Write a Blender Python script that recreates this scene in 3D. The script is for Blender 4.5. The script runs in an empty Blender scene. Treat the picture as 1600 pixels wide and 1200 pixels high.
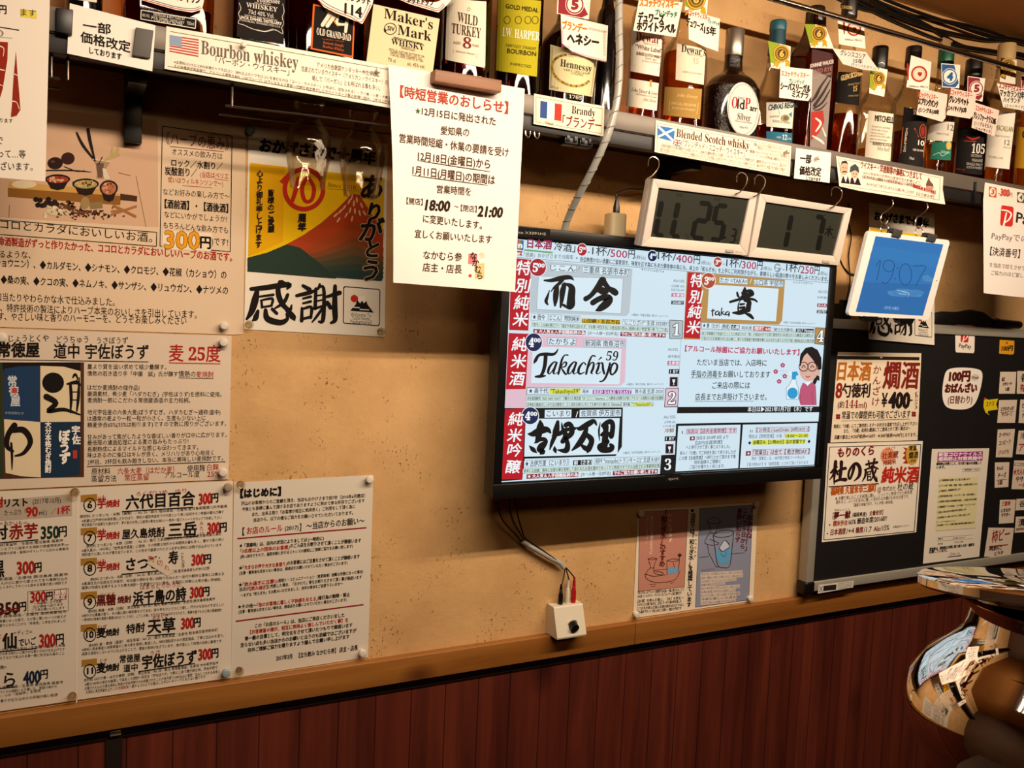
import bpy, math, random
import numpy as np
from mathutils import Matrix, Vector
random.seed(7)
SC = bpy.context.scene
COL = SC.collection
# ---------------------------------------------------------------- camera
CAM = np.array([-0.3271, -1.3050, 1.5511])
F_PX = 1333.0
def _basis(yaw, pitch, roll):
    cy, sy, cp, sp, cr, sr = math.cos(yaw), math.sin(yaw), math.cos(pitch), math.sin(pitch), math.cos(roll), math.sin(roll)
    fwd = np.array([sy*cp, cy*cp, sp]); right = np.array([cy, -sy, 0.0]); up = np.cross(right, fwd)
    return cr*right + sr*up, -sr*right + cr*up, fwd
RGT, UPV, FWD = _basis(0.4801, -0.0699, 0.0436)
cam = bpy.data.cameras.new('camera'); cam_o = bpy.data.objects.new('camera', cam); COL.objects.link(cam_o)
cam.sensor_width = 36.0; cam.lens = 36.0*F_PX/1600.0; cam.clip_start = 0.02; cam.clip_end = 30
cam_o.matrix_world = Matrix(((RGT[0], UPV[0], -FWD[0], CAM[0]), (RGT[1], UPV[1], -FWD[1], CAM[1]), (RGT[2], UPV[2], -FWD[2], CAM[2]), (0, 0, 0, 1)))
SC.camera = cam_o
# ---------------------------------------------------------------- world, lamps, exposure
w = bpy.data.worlds.new('world'); SC.world = w; w.use_nodes = True
w.node_tree.nodes['Background'].inputs[0].default_value = (1.0, 0.7, 0.45, 1)
w.node_tree.nodes['Background'].inputs[1].default_value = 0.02
WARM = (1.0, 0.80, 0.60)
def lamp(name, loc, aim, sx, sy, watts, color=WARM, spread=180):
    l = bpy.data.lights.new(name, 'AREA'); l.shape = 'RECTANGLE'; l.size = sx; l.size_y = sy; l.energy = watts; l.color = color
    l.spread = math.radians(spread)
    o = bpy.data.objects.new(name, l); COL.objects.link(o); o.location = loc
    d = Vector(aim) - Vector(loc); o.rotation_euler = d.to_track_quat('-Z', 'Y').to_euler()
    return o
for _y in (-.845, -.905):
    lamp('bar_tube_lamp', (0.62, _y, 2.165), (0.62, 0.0, 0.80), 1.9, 0.022, 14.6)
lamp('room_fill_light', (0.3, -2.0, 2.25), (0.3, -1.6, 0.0), 0.9, 0.5, 7.5, (1.0, 0.66, 0.36))  # unseen fill light, added to lift the ambient level
SC.view_settings.view_transform = 'Standard'; SC.view_settings.look = 'None'
SC.view_settings.gamma = 1.0; SC.view_settings.use_curve_mapping = False
SC.view_settings.exposure = 0.0
SC.cycles.use_denoising = True
SC.cycles.max_bounces = 10; SC.cycles.transparent_max_bounces = 24; SC.cycles.caustics_reflective = False; SC.cycles.sample_clamp_indirect = 3.0

# ---------------------------------------------------------------- geometry helpers
def dirs(xy):
    xy = np.asarray(xy, float).reshape(-1, 2)
    return FWD + np.outer((xy[:, 0]-800)/F_PX, RGT) - np.outer((xy[:, 1]-600)/F_PX, UPV)
class Plane:
    """a flat surface; hit() reads a point of the photograph off it"""
    def __init__(s, p0, n):
        s.p0 = np.asarray(p0, float); n = np.asarray(n, float); s.n = n/np.linalg.norm(n)
        if s.n @ (CAM - s.p0) < 0: s.n = -s.n
    def hit(s, xy, off=0.0):
        d = dirs(xy); o = np.asarray(off, float).reshape(-1)
        return CAM + d*(((s.p0-CAM) @ s.n + o)/(d @ s.n))[:, None]
class Cyl:
    """an upright round surface"""
    def __init__(s, ax, ay, r): s.c = np.array([ax, ay]); s.r = r
    def hit(s, xy, off=0.0):
        d = dirs(xy); o = CAM[:2]-s.c; r = s.r+np.asarray(off, float).reshape(-1)
        a = (d[:, :2]**2).sum(1); b = d[:, :2] @ o; c = o @ o - r*r
        t = (-b - np.sqrt(np.maximum(b*b-a*c, 0)))/a
        return CAM + d*t[:, None]
def wallp(y): return Plane((0, y, 0), (0, -1, 0))
def at(x, y, yp): return wallp(yp).hit([(x, y)])[0]
def tilt(x, y0, d0, y1, d1):
    """plane through the level line at depth d0 seen at row y0 and the one at depth d1 seen at row y1"""
    a = at(x, y0, d0); b = at(x, y1, d1); h = np.array([1.0, 0, 0]); v = b-a; v[0] = 0
    return Plane(a, np.cross(h, v))
WALL = 0.0
SHELF_Z = 1.897; LIP_Y = -0.140

# ---------------------------------------------------------------- materials
def lin(h):
    h = h.lstrip('#'); c = [int(h[i:i+2], 16)/255 for i in (0, 2, 4)]
    return [x/12.92 if x <= .04045 else ((x+.055)/1.055)**2.4 for x in c]
MATS = {}
def nt(name):
    m = bpy.data.materials.new(name); m.use_nodes = True
    return m, m.node_tree, m.node_tree.nodes['Principled BSDF']
def pm(name, col, rough=.5, metal=0.0, coat=0.0, noise=0.0, scale=20.0, bump=0.0, stretch=(1, 1, 1), trans=0.0, ior=1.45, spec=.5):
    if name in MATS: return MATS[name]
    m, t, b = nt(name); c = lin(col) if isinstance(col, str) else col
    b.inputs['Base Color'].default_value = (*c, 1); b.inputs['Roughness'].default_value = rough; b.inputs['Metallic'].default_value = metal
    b.inputs['Coat Weight'].default_value = coat; b.inputs['Coat Roughness'].default_value = .05
    b.inputs['Transmission Weight'].default_value = trans; b.inputs['IOR'].default_value = ior
    b.inputs['Specular IOR Level'].default_value = spec
    if noise or bump:
        tc = t.nodes.new('ShaderNodeTexCoord'); mp = t.nodes.new('ShaderNodeMapping'); mp.inputs['Scale'].default_value = stretch
        n = t.nodes.new('ShaderNodeTexNoise'); n.inputs['Scale'].default_value = scale; n.inputs['Detail'].default_value = 6
        t.links.new(tc.outputs['Object'], mp.inputs[0]); t.links.new(mp.outputs[0], n.inputs['Vector'])
        if noise:
            r = t.nodes.new('ShaderNodeValToRGB'); e = r.color_ramp.elements
            e[0].position = .3; e[1].position = .7
            e[0].color = (*[x*(1-noise) for x in c], 1); e[1].color = (*[min(1, x*(1+noise*.6)) for x in c], 1)
            t.links.new(n.outputs['Fac'], r.inputs[0]); t.links.new(r.outputs[0], b.inputs['Base Color'])
        if bump:
            bn = t.nodes.new('ShaderNodeBump'); bn.inputs['Strength'].default_value = bump; bn.inputs['Distance'].default_value = .002
            t.links.new(n.outputs['Fac'], bn.inputs['Height']); t.links.new(bn.outputs[0], b.inputs['Normal'])
    MATS[name] = m
    return m
def ink(col, emit=False, gloss=False):
    key = 'print_'+col.lstrip('#')+('_lit' if emit else '')+('_gloss' if gloss else '')
    if key in MATS: return MATS[key]
    m, t, b = nt(key); c = lin(col)
    if emit:
        b.inputs['Base Color'].default_value = (.01, .01, .01, 1); b.inputs['Roughness'].default_value = .35; b.inputs['Specular IOR Level'].default_value = .15
        b.inputs['Emission Color'].default_value = (*c, 1); b.inputs['Emission Strength'].default_value = 1.0
    else:
        b.inputs['Base Color'].default_value = (*c, 1); b.inputs['Roughness'].default_value = .3 if gloss else .75
        b.inputs['Specular IOR Level'].default_value = .5 if gloss else .15
    MATS[key] = m
    return m
def thin_glass(name, tint, refl=1.0):
    """clear container glass: tinted see-through wall with a Fresnel reflection"""
    if name in MATS: return MATS[name]
    m, t, b = nt(name); t.nodes.remove(b)
    out = t.nodes['Material Output']; mix = t.nodes.new('ShaderNodeMixShader'); tr = t.nodes.new('ShaderNodeBsdfTransparent')
    gl = t.nodes.new('ShaderNodeBsdfGlossy'); lw = t.nodes.new('ShaderNodeFresnel'); lw.inputs['IOR'].default_value = 1.38
    tr.inputs[0].default_value = (*lin(tint), 1); gl.inputs['Roughness'].default_value = .03
    ml = t.nodes.new('ShaderNodeMath'); ml.operation = 'MULTIPLY'; ml.inputs[1].default_value = refl
    t.links.new(lw.outputs[0], ml.inputs[0]); t.links.new(ml.outputs[0], mix.inputs[0])
    t.links.new(tr.outputs[0], mix.inputs[1]); t.links.new(gl.outputs[0], mix.inputs[2]); t.links.new(mix.outputs[0], out.inputs[0])
    MATS[name] = m
    return m
def liquid(name, col): return thin_glass(name, col, .3)

# ---------------------------------------------------------------- mesh helpers
class MB:
    def __init__(s): s.v = []; s.f = []
    def add(s, vs, fs):
        k = len(s.v); s.v += [tuple(map(float, p)) for p in vs]; s.f += [tuple(i+k for i in f) for f in fs]; return s
    def box(s, lo, hi, bev=0.0):
        import bmesh
        bm = bmesh.new(); bmesh.ops.create_cube(bm, size=1)
        for v in bm.verts: v.co = [(lo[i]+hi[i])/2 + v.co[i]*(hi[i]-lo[i]) for i in range(3)]
        if bev: bmesh.ops.bevel(bm, geom=bm.edges[:], offset=bev, segments=3, affect='EDGES', profile=.5)
        bm.verts.index_update()
        s.add([v.co for v in bm.verts], [[v.index for v in f.verts] for f in bm.faces]); bm.free(); return s
    def hexa(s, a, b, bev=0.0):
        """solid between two quads a (front) and b (back), four corners each in the same order"""
        import bmesh
        bm = bmesh.new(); va = [bm.verts.new(p) for p in a]; vb = [bm.verts.new(p) for p in b]
        bm.faces.new(va); bm.faces.new(vb[::-1])
        for i in range(4): bm.faces.new((va[i], vb[i], vb[(i+1) % 4], va[(i+1) % 4]))
        bmesh.ops.recalc_face_normals(bm, faces=bm.faces[:])
        if bev: bmesh.ops.bevel(bm, geom=bm.edges[:], offset=bev, segments=3, affect='EDGES', profile=.5)
        bm.verts.index_update()
        s.add([v.co for v in bm.verts], [[v.index for v in f.verts] for f in bm.faces]); bm.free(); return s
    def lathe(s, prof, c=(0, 0, 0), n=40, sq=2.0, yx=1.0, ang=None):
        """upright solid of revolution; sq > 2 squares the cross-section, yx is depth over width"""
        vs = []; fs = []
        for r, z in prof:
            for i in range(n):
                a = 2*math.pi*i/n; ca, sa = math.cos(a), math.sin(a)
                x = math.copysign(abs(ca)**(2/sq), ca); y = math.copysign(abs(sa)**(2/sq), sa)
                vs.append((c[0]+r*x, c[1]+r*y*yx, c[2]+z))
        for j in range(len(prof)-1):
            for i in range(n):
                i2 = (i+1) % n; fs.append((j*n+i, j*n+i2, (j+1)*n+i2, (j+1)*n+i))
        k = len(prof)-1
        if prof[0][0] > 1e-5: fs.append(tuple(range(n-1, -1, -1)))
        if prof[k][0] > 1e-5: fs.append(tuple(k*n+i for i in range(n)))
        return s.add(vs, fs)
    def tube(s, pts, r, n=10, closed=False, smooth=0):
        P = [np.array(p, float) for p in pts]
        if smooth:
            Q = []
            for i in range(len(P)-1):
                p0 = P[max(i-1, 0)]; p1 = P[i]; p2 = P[i+1]; p3 = P[min(i+2, len(P)-1)]
                for k in range(smooth):
                    t = k/smooth
                    Q.append(.5*((2*p1)+(-p0+p2)*t+(2*p0-5*p1+4*p2-p3)*t*t+(-p0+3*p1-3*p2+p3)*t**3))
            P = Q+[P[-1]]
        rs = r if isinstance(r, (list, tuple)) else [r]*len(P)
        if len(rs) != len(P): rs = list(np.interp(np.linspace(0, 1, len(P)), np.linspace(0, 1, len(rs)), rs))
        vs = []; fs = []; prev = None
        m = len(P)
        for i in range(m):
            if closed: tan = P[(i+1) % m]-P[i-1]
            else: tan = P[min(i+1, m-1)]-P[max(i-1, 0)]
            tan = tan/(np.linalg.norm(tan)+1e-12)
            if prev is None:
                a = np.array([0, 0, 1.0]) if abs(tan[2]) < .9 else np.array([1.0, 0, 0])
                u = np.cross(tan, a)
            else: u = prev-tan*(prev @ tan)
            u /= np.linalg.norm(u)+1e-12; prev = u; w_ = np.cross(tan, u)
            for k in range(n):
                t = 2*math.pi*k/n; vs.append(P[i]+rs[i]*(math.cos(t)*u+math.sin(t)*w_))
        for i in range(m if closed else m-1):
            j = (i+1) % m
            for k in range(n):
                k2 = (k+1) % n; fs.append((i*n+k, i*n+k2, j*n+k2, j*n+k))
        if not closed: fs.append(tuple(range(n-1, -1, -1))); fs.append(tuple((m-1)*n+k for k in range(n)))
        return s.add(vs, fs)
    def obj(s, name, mat, parent=None, flat=False, ang=38):
        me = bpy.data.meshes.new(name); me.from_pydata(s.v, [], s.f); me.update()
        import bmesh
        bm = bmesh.new(); bm.from_mesh(me); bmesh.ops.recalc_face_normals(bm, faces=bm.faces[:]); bm.to_mesh(me); bm.free()
        if not flat:
            me.polygons.foreach_set('use_smooth', [True]*len(me.polygons)); me.set_sharp_from_angle(angle=math.radians(ang))
        o = bpy.data.objects.new(name, me); COL.objects.link(o); me.materials.append(mat)
        if parent is not None: o.parent = parent; o.matrix_parent_inverse = Matrix.Translation(parent.location).inverted()
        return o
def tag(o, label=None, cat=None, group=None, kind=None):
    if label: o['label'] = label
    if cat: o['category'] = cat
    if group: o['group'] = group
    if kind: o['kind'] = kind
    return o
def thing(name, label, cat, loc, group=None):
    o = bpy.data.objects.new(name, None); COL.objects.link(o); o.location = [float(v) for v in loc]; o.empty_display_size = .02
    return tag(o, label, cat, group)

# ---------------------------------------------------------------- printed sheets
INK = dict(k='#17110e', r='#a81c14', w='#f2ece2', n='#1a2a4a', o='#dd8a1a', g='#1d4a30', b='#4e3626', y='#e8d020', d='#6a1c14')
PENDING = []; SHEETS = []
def _latin(s): return all(ord(ch) < 0x2000 or 0x1D400 <= ord(ch) < 0x1D800 for ch in s)
class Copies:
    def __init__(s, tri, n, each): s.tri, s.n, s.each = tri, n, each
class Sheet:
    def __init__(s, name, surf, poly, col='#efe6d8', th=.0005, emit=False, parent=None, label=None, cat=None, group=None, grid=0, lean=None, gloss=False, bow=None):
        s.name, s.surf, s.poly, s.col, s.th, s.emit, s.parent = name, surf, [tuple(p) for p in poly], col, th, emit, parent
        s.meta = (label, cat, group); s.grid = grid; s.lean = lean; s.items = []; s.o = (0, 0, 1); s.gloss = gloss; s.bow = bow; s.warp = None
        SHEETS.append(s)
    def crop(s, ox, oy, k): s.o = (ox, oy, k); return s
    def _p(s, pts):
        p = np.asarray(pts, float).reshape(-1, 2)*s.o[2]+np.array(s.o[:2])
        return s.warp(p) if s.warp else p
    def up(s, x):
        l = s.lean if s.lean is not None else 6.57e-5*(x-52)
        return l
    def P(s, pts, c, layer=1): s.items.append((s._p(pts), [tuple(range(len(pts)))], c, layer)); return s
    def O(s, cx, cy, rx, ry, c, layer=1, n=28, rot=0.0):
        a = np.linspace(0, 2*math.pi, n, endpoint=False); x = rx*np.cos(a); y = ry*np.sin(a); cr, sr = math.cos(rot), math.sin(rot)
        return s.P(np.stack([cx+x*cr-y*sr, cy+x*sr+y*cr], 1), c, layer)
    def ring(s, cx, cy, rx, ry, wd, c, layer=2, n=32):
        a = np.linspace(0, 2*math.pi, n, endpoint=False)
        o = np.stack([cx+rx*np.cos(a), cy+ry*np.sin(a)], 1); i = np.stack([cx+(rx-wd)*np.cos(a), cy+(ry-wd)*np.sin(a)], 1)
        s.items.append((s._p(np.concatenate([o, i])), [(k, (k+1) % n, n+(k+1) % n, n+k) for k in range(n)], c, layer)); return s
    def L(s, x0, y0, x1, y1, wd, c='k', layer=2):
        d = np.array([x1-x0, y1-y0], float); d /= np.linalg.norm(d)+1e-9; n = np.array([-d[1], d[0]])*wd/2
        return s.P([(x0+n[0], y0+n[1]), (x1+n[0], y1+n[1]), (x1-n[0], y1-n[1]), (x0-n[0], y0-n[1])], c, layer)
    def box(s, pts, wd, c='k', layer=2):
        for i in range(len(pts)): a, b = pts[i], pts[(i+1) % len(pts)]; s.L(*a, *b, wd, c, layer)
        return s
    def K(s, strokes, c='k', layer=3, sc=1.0):
        """brush strokes: lists of (x, y, width)"""
        for st in strokes:
            P = [np.array(p, float) for p in st]; Q = []
            for i in range(len(P)-1):
                p0, p1, p2, p3 = P[max(i-1, 0)], P[i], P[i+1], P[min(i+2, len(P)-1)]
                for k in range(5):
                    t = k/5; Q.append(.5*((2*p1)+(-p0+p2)*t+(2*p0-5*p1+4*p2-p3)*t*t+(-p0+3*p1-3*p2+p3)*t**3))
            Q.append(P[-1]); m = len(Q); a = []; b = []
            for i in range(m):
                t = Q[min(i+1, m-1)][:2]-Q[max(i-1, 0)][:2]; t = t/(np.linalg.norm(t)+1e-9); n = np.array([-t[1], t[0]])*max(Q[i][2], .5)*sc/2
                a.append(Q[i][:2]+n); b.append(Q[i][:2]-n)
            s.items.append((s._p(np.array(a+b)), [(i, i+1, m+i+1, m+i) for i in range(m-1)], c, layer))
            for e in (0, m-1): s.O(Q[e][0], Q[e][1], Q[e][2]*sc/2, Q[e][2]*sc/2, c, layer, 10)
        return s
    def T(s, txt, x0, y0, x1, y1, h, c='k', b=0.0, sh=0.0, layer=3):
        """one line of writing from (x0, y0) to (x1, y1), h high"""
        PENDING.append((s, len(s.items), txt, x0, y0, x1, y1, h, c, b, sh, layer, s.o)); s.items.append(None); return s
    def V(s, txt, x0, y0, x1, y1, size, c='k', b=0.0, layer=3, sh=0.0):
        """one column of writing, centred on the line from (x0, y0) down to (x1, y1)"""
        n = len(txt)
        for i, ch in enumerate(txt):
            t = (i+.5)/n; x = x0+(x1-x0)*t; y = y0+(y1-y0)*t
            if ch not in ' 　': s.T(ch, x-size/2, y+size/2, x+size/2, y+size/2, size, c, b, sh, layer)
        return s
def build_sheets():
    tmp = {}; objs = []
    def curve(txt):
        if txt in tmp: return
        c = bpy.data.curves.new('writing', 'FONT'); c.body = txt; c.size = 1; c.resolution_u = 2
        o = bpy.data.objects.new('writing', c); COL.objects.link(o); objs.append(o); tmp[txt] = o
    for t in ('国', 'H'): curve(t)
    for p in PENDING: curve(p[2])
    dg = bpy.context.evaluated_depsgraph_get()
    G = {}
    for t, o in tmp.items():
        ev = o.evaluated_get(dg); me = ev.to_mesh(); n = len(me.vertices); v = np.empty(n*3, np.float32); me.vertices.foreach_get('co', v)
        me.calc_loop_triangles(); tri = np.empty(len(me.loop_triangles)*3, np.int32); me.loop_triangles.foreach_get('vertices', tri)
        G[t] = (v.reshape(-1, 3)[:, :2].copy(), tri.reshape(-1, 3).copy()); ev.to_mesh_clear()
    for o in objs:
        c = o.data; bpy.data.objects.remove(o); bpy.data.curves.remove(c)
    k0, k1 = G['国'][0][:, 1].min(), G['国'][0][:, 1].max(); h1 = G['H'][0][:, 1].max()
    for (s, idx, txt, x0, y0, x1, y1, h, c, b, sh, layer, s.o) in PENDING:
        v, tri = G[txt]
        if len(v) == 0: continue
        lo, hi = (0.0, h1) if _latin(txt) else (k0, k1)
        u = v[:, 0]-v[:, 0].min(); u = u/max(u.max(), 1e-6)
        if len(txt) == 1 and not _latin(txt):      # keep a lone character's own place in its square
            u = (v[:, 0]-.0)/max((hi-lo)*1.08, 1e-6); u = np.clip(u, -.1, 1.1)
        q = (v[:, 1]-lo)/(hi-lo)
        l = s.up((x0+x1)/2*s.o[2]+s.o[0])+sh
        xy = np.stack([x0+(x1-x0)*u+l*h*q, y0+(y1-y0)*u-h*q], 1)
        sh_ = [(0, 0)] if b <= 0 else [(b/2, 0), (-b/2, 0), (0, b/2), (0, -b/2)]+([(b*.35, b*.35), (-b*.35, -b*.35), (b*.35, -b*.35), (-b*.35, b*.35)] if b*s.o[2] > .9 else [])
        V_ = np.concatenate([xy+np.array(d) for d in sh_]); T_ = np.concatenate([tri+len(v)*i for i in range(len(sh_))])
        s.items[idx] = (s._p(V_), Copies(T_, len(sh_), len(v)), c, layer)
    for s in SHEETS:
        vs = []; loops = []; sizes = []; mi = []; mats = []; n0 = 0; seq = 0
        def slot(c):
            c = INK.get(c, c); m = ink(c, s.emit, s.gloss)
            if m not in mats: mats.append(m)
            return mats.index(m)
        def bowed(p3, xy):
            if s.bow is None: return p3
            return s.bow(p3, xy)
        base = np.array(s.poly, float); m0 = slot(s.col)
        if s.grid:
            a, b_, c_, d_ = base[:4]; nu, nv = s.grid; g = []
            for j in range(nv+1):
                for i in range(nu+1):
                    t, r = i/nu, j/nv; g.append((a*(1-t)+b_*t)*(1-r)+(d_*(1-t)+c_*t)*r)
            g = np.array(g); fr = bowed(s.surf.hit(g, s.th), g); bk = bowed(s.surf.hit(g, 0), g); N = len(g)
            vs.append(fr); vs.append(bk); n0 = 2*N; W = nu+1
            F = [(j*W+i, j*W+i+1, (j+1)*W+i+1, (j+1)*W+i) for j in range(nv) for i in range(nu)]
            F += [tuple(N+k for k in f[::-1]) for f in F]
            rim = [i for i in range(W)]+[j*W+nu for j in range(1, nv+1)]+[nv*W+i for i in range(nu-1, -1, -1)]+[j*W for j in range(nv-1, 0, -1)]
            F += [(rim[k], N+rim[k], N+rim[(k+1) % len(rim)], rim[(k+1) % len(rim)]) for k in range(len(rim))]
        else:
            fr = bowed(s.surf.hit(base, s.th), base); bk = bowed(s.surf.hit(base, 0), base); N = len(base); vs += [fr, bk]; n0 = 2*N
            F = [tuple(range(N)), tuple(range(2*N-1, N-1, -1))]+[(k, N+k, N+(k+1) % N, (k+1) % N) for k in range(N)]
        for f in F: loops.extend(f); sizes.append(len(f)); mi.append(m0)
        loops = [np.array(loops, np.int32)]
        for it in s.items:
            if it is None: continue
            xy, f, c, layer = it
            seq += 1; off = s.th+.00014*layer+(seq % 10)*1.1e-5
            if isinstance(f, Copies): off = np.repeat(s.th+.00014*layer+np.arange(f.n)*1.4e-5, f.each)[:, None]; f = f.tri
            vs.append(bowed(s.surf.hit(xy, off), xy)); k = slot(c)
            if isinstance(f, np.ndarray): loops.append((f+n0).ravel().astype(np.int32)); sizes += [3]*len(f); mi += [k]*len(f)
            else:
                for q in f: loops.append(np.array(q, np.int32)+n0); sizes.append(len(q)); mi.append(k)
            n0 += len(xy)
        V_ = np.concatenate(vs).astype(np.float32); L_ = np.concatenate(loops); S_ = np.array(sizes, np.int32)
        me = bpy.data.meshes.new(s.name); me.vertices.add(len(V_)); me.vertices.foreach_set('co', V_.ravel())
        me.loops.add(len(L_)); me.loops.foreach_set('vertex_index', L_); me.polygons.add(len(S_))
        me.polygons.foreach_set('loop_start', np.concatenate([[0], np.cumsum(S_)[:-1]]).astype(np.int32))
        for m in mats: me.materials.append(m)
        me.polygons.foreach_set('material_index', np.array(mi, np.int32)); me.polygons.foreach_set('use_smooth', np.zeros(len(S_), bool)); me.update(calc_edges=True); me.validate()
        o = bpy.data.objects.new(s.name, me); COL.objects.link(o)
        if s.parent is not None: o.parent = s.parent; o.matrix_parent_inverse = Matrix.Translation(s.parent.location).inverted()
        lb, ct, gr = s.meta; tag(o, lb, ct, gr)

# ================================================================ the room
def plaster():
    m, t, b = nt('beige_plaster'); N = t.nodes; lk = t.links.new
    tc = N.new('ShaderNodeTexCoord')
    def noise(sc, det, rough=.6, st=None):
        n = N.new('ShaderNodeTexNoise'); n.inputs['Scale'].default_value = sc; n.inputs['Detail'].default_value = det; n.inputs['Roughness'].default_value = rough
        if st:
            mp = N.new('ShaderNodeMapping'); mp.inputs['Scale'].default_value = st; lk(tc.outputs['Object'], mp.inputs[0]); lk(mp.outputs[0], n.inputs['Vector'])
        else: lk(tc.outputs['Object'], n.inputs['Vector'])
        return n
    a = noise(9, 5); r = N.new('ShaderNodeValToRGB'); e = r.color_ramp.elements
    e[0].position = .3; e[0].color = (.52, .295, .118, 1); e[1].position = .72; e[1].color = (.67, .405, .175, 1); lk(a.outputs['Fac'], r.inputs[0])
    # small pits pressed into the plaster, in loose patches
    p = noise(230, 2, .5, (1, 1, .6)); pr = N.new('ShaderNodeValToRGB'); pr.color_ramp.elements[0].position = .61; pr.color_ramp.elements[1].position = .68
    lk(p.outputs['Fac'], pr.inputs[0])
    q = noise(14, 3); qr = N.new('ShaderNodeValToRGB'); qr.color_ramp.elements[0].position = .5; qr.color_ramp.elements[1].position = .66; lk(q.outputs['Fac'], qr.inputs[0])
    mu = N.new('ShaderNodeMath'); mu.operation = 'MULTIPLY'; lk(pr.outputs[0], mu.inputs[0]); lk(qr.outputs[0], mu.inputs[1])
    mx = N.new('ShaderNodeMixRGB'); mx.blend_type = 'MULTIPLY'; mx.inputs[2].default_value = (.5, .38, .28, 1); lk(mu.outputs[0], mx.inputs[0]); lk(r.outputs[0], mx.inputs[1])
    lk(mx.outputs[0], b.inputs['Base Color'])
    f = noise(90, 5, .7); ad = N.new('ShaderNodeMath'); ad.operation = 'MULTIPLY_ADD'; ad.inputs[1].default_value = -2.2; lk(mu.outputs[0], ad.inputs[0]); lk(f.outputs['Fac'], ad.inputs[2])
    bm = N.new('ShaderNodeBump'); bm.inputs['Strength'].default_value = .6; bm.inputs['Distance'].default_value = .0015; lk(ad.outputs[0], bm.inputs['Height']); lk(bm.outputs[0], b.inputs['Normal'])
    b.inputs['Roughness'].default_value = .75; b.inputs['Specular IOR Level'].default_value = .25
    return m
def wood(name, c0, c1, axis='Z', scale=14, plank=0.0, rough=.5, knots=False, coat=0.0):
    m, t, b = nt(name); N = t.nodes; lk = t.links.new
    tc = N.new('ShaderNodeTexCoord'); mp = N.new('ShaderNodeMapping')
    mp.inputs['Scale'].default_value = {'Z': (1, 1, .06), 'X': (.05, 1, 1)}[axis]
    lk(tc.outputs['Object'], mp.inputs[0]); n = N.new('ShaderNodeTexNoise'); n.inputs['Scale'].default_value = scale; n.inputs['Detail'].default_value = 8; n.inputs['Roughness'].default_value = .65; n.inputs['Distortion'].default_value = .5
    lk(mp.outputs[0], n.inputs['Vector'])
    r = N.new('ShaderNodeValToRGB'); e = r.color_ramp.elements; e[0].position = .3; e[0].color = (*lin(c0), 1); e[1].position = .68; e[1].color = (*lin(c1), 1); lk(n.outputs['Fac'], r.inputs[0])
    last = r.outputs[0]
    def mult(fac, col):
        nonlocal last
        x = N.new('ShaderNodeMixRGB'); x.blend_type = 'MULTIPLY'; x.inputs[2].default_value = (*col, 1); lk(fac, x.inputs[0]); lk(last, x.inputs[1]); last = x.outputs[0]
    if plank:
        sx = N.new('ShaderNodeSeparateXYZ'); lk(tc.outputs['Object'], sx.inputs[0]); md = N.new('ShaderNodeMath'); md.operation = 'PINGPONG'; md.inputs[1].default_value = plank/2; lk(sx.outputs['X'], md.inputs[0])
        ls = N.new('ShaderNodeMath'); ls.operation = 'LESS_THAN'; ls.inputs[1].default_value = .0011; lk(md.outputs[0], ls.inputs[0]); mult(ls.outputs[0], (.35, .3, .3))
        dv = N.new('ShaderNodeMath'); dv.operation = 'DIVIDE'; dv.inputs[1].default_value = plank; lk(sx.outputs['X'], dv.inputs[0]); rd = N.new('ShaderNodeMath'); rd.operation = 'ROUND'; lk(dv.outputs[0], rd.inputs[0])
        wn = N.new('ShaderNodeTexWhiteNoise'); wn.noise_dimensions = '1D'; lk(rd.outputs[0], wn.inputs['W']); mult(wn.outputs['Value'], (.74, .66, .66))
    if knots:
        v = N.new('ShaderNodeTexVoronoi'); v.inputs['Scale'].default_value = knots; m2 = N.new('ShaderNodeMapping'); m2.inputs['Scale'].default_value = (1, 1, .55) if axis == 'Z' else (.7, 1, 1.0)
        lk(tc.outputs['Object'], m2.inputs[0]); lk(m2.outputs[0], v.inputs['Vector'])
        kr = N.new('ShaderNodeValToRGB'); kr.color_ramp.elements[0].position = .05; kr.color_ramp.elements[0].color = (1, 1, 1, 1); kr.color_ramp.elements[1].position = .2; kr.color_ramp.elements[1].color = (0, 0, 0, 1)
        lk(v.outputs['Distance'], kr.inputs[0]); mult(kr.outputs[0], (.35, .25, .25))
    lk(last, b.inputs['Base Color']); b.inputs['Roughness'].default_value = rough; b.inputs['Coat Weight'].default_value = coat
    bp = N.new('ShaderNodeBump'); bp.inputs['Strength'].default_value = .12; bp.inputs['Distance'].default_value = .001; lk(n.outputs['Fac'], bp.inputs['Height']); lk(bp.outputs[0], b.inputs['Normal'])
    MATS[name] = m
    return m
PLASTER = plaster()
PANEL = wood('dark_red_panel_wood', '#451a10', '#713020', 'Z', 26, .0625, .45, 5.5)
RAILW = wood('honey_rail_wood', '#7e4a18', '#9c652a', 'X', 30, 0, .45, 7.0)
SHELFW = wood('dark_shelf_wood', '#2a1710', '#3c2218', 'X', 20)
BLOCKW = wood('walnut_block', '#6b4128', '#94623c', 'X', 60)
CEILM = pm('brown_ceiling_board', '#b07436', .6, noise=.08, scale=6)
X0, X1, YF, ZC = -1.1, 2.7, -2.7, 2.275
def struct(name, mb, mat): return tag(mb.obj(name, mat), kind='structure')
struct('wall_back', MB().box((X0, 0, .955), (X1, .10, ZC)), PLASTER)
struct('wall_back_lower', MB().box((X0, .0, 0), (X1, .10, .955)), PANEL)
DIMW = pm('brown_far_wall', '#4a2f1c', .7, noise=.2, scale=5)
struct('wall_left', MB().box((X0-.1, YF, 0), (X0, .10, ZC)), DIMW)
struct('wall_right', MB().box((X1, YF, 0), (X1+.1, .10, ZC)), DIMW)
struct('wall_front', MB().box((X0-.1, YF-.1, 0), (X1+.1, YF, ZC)), DIMW)
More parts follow.
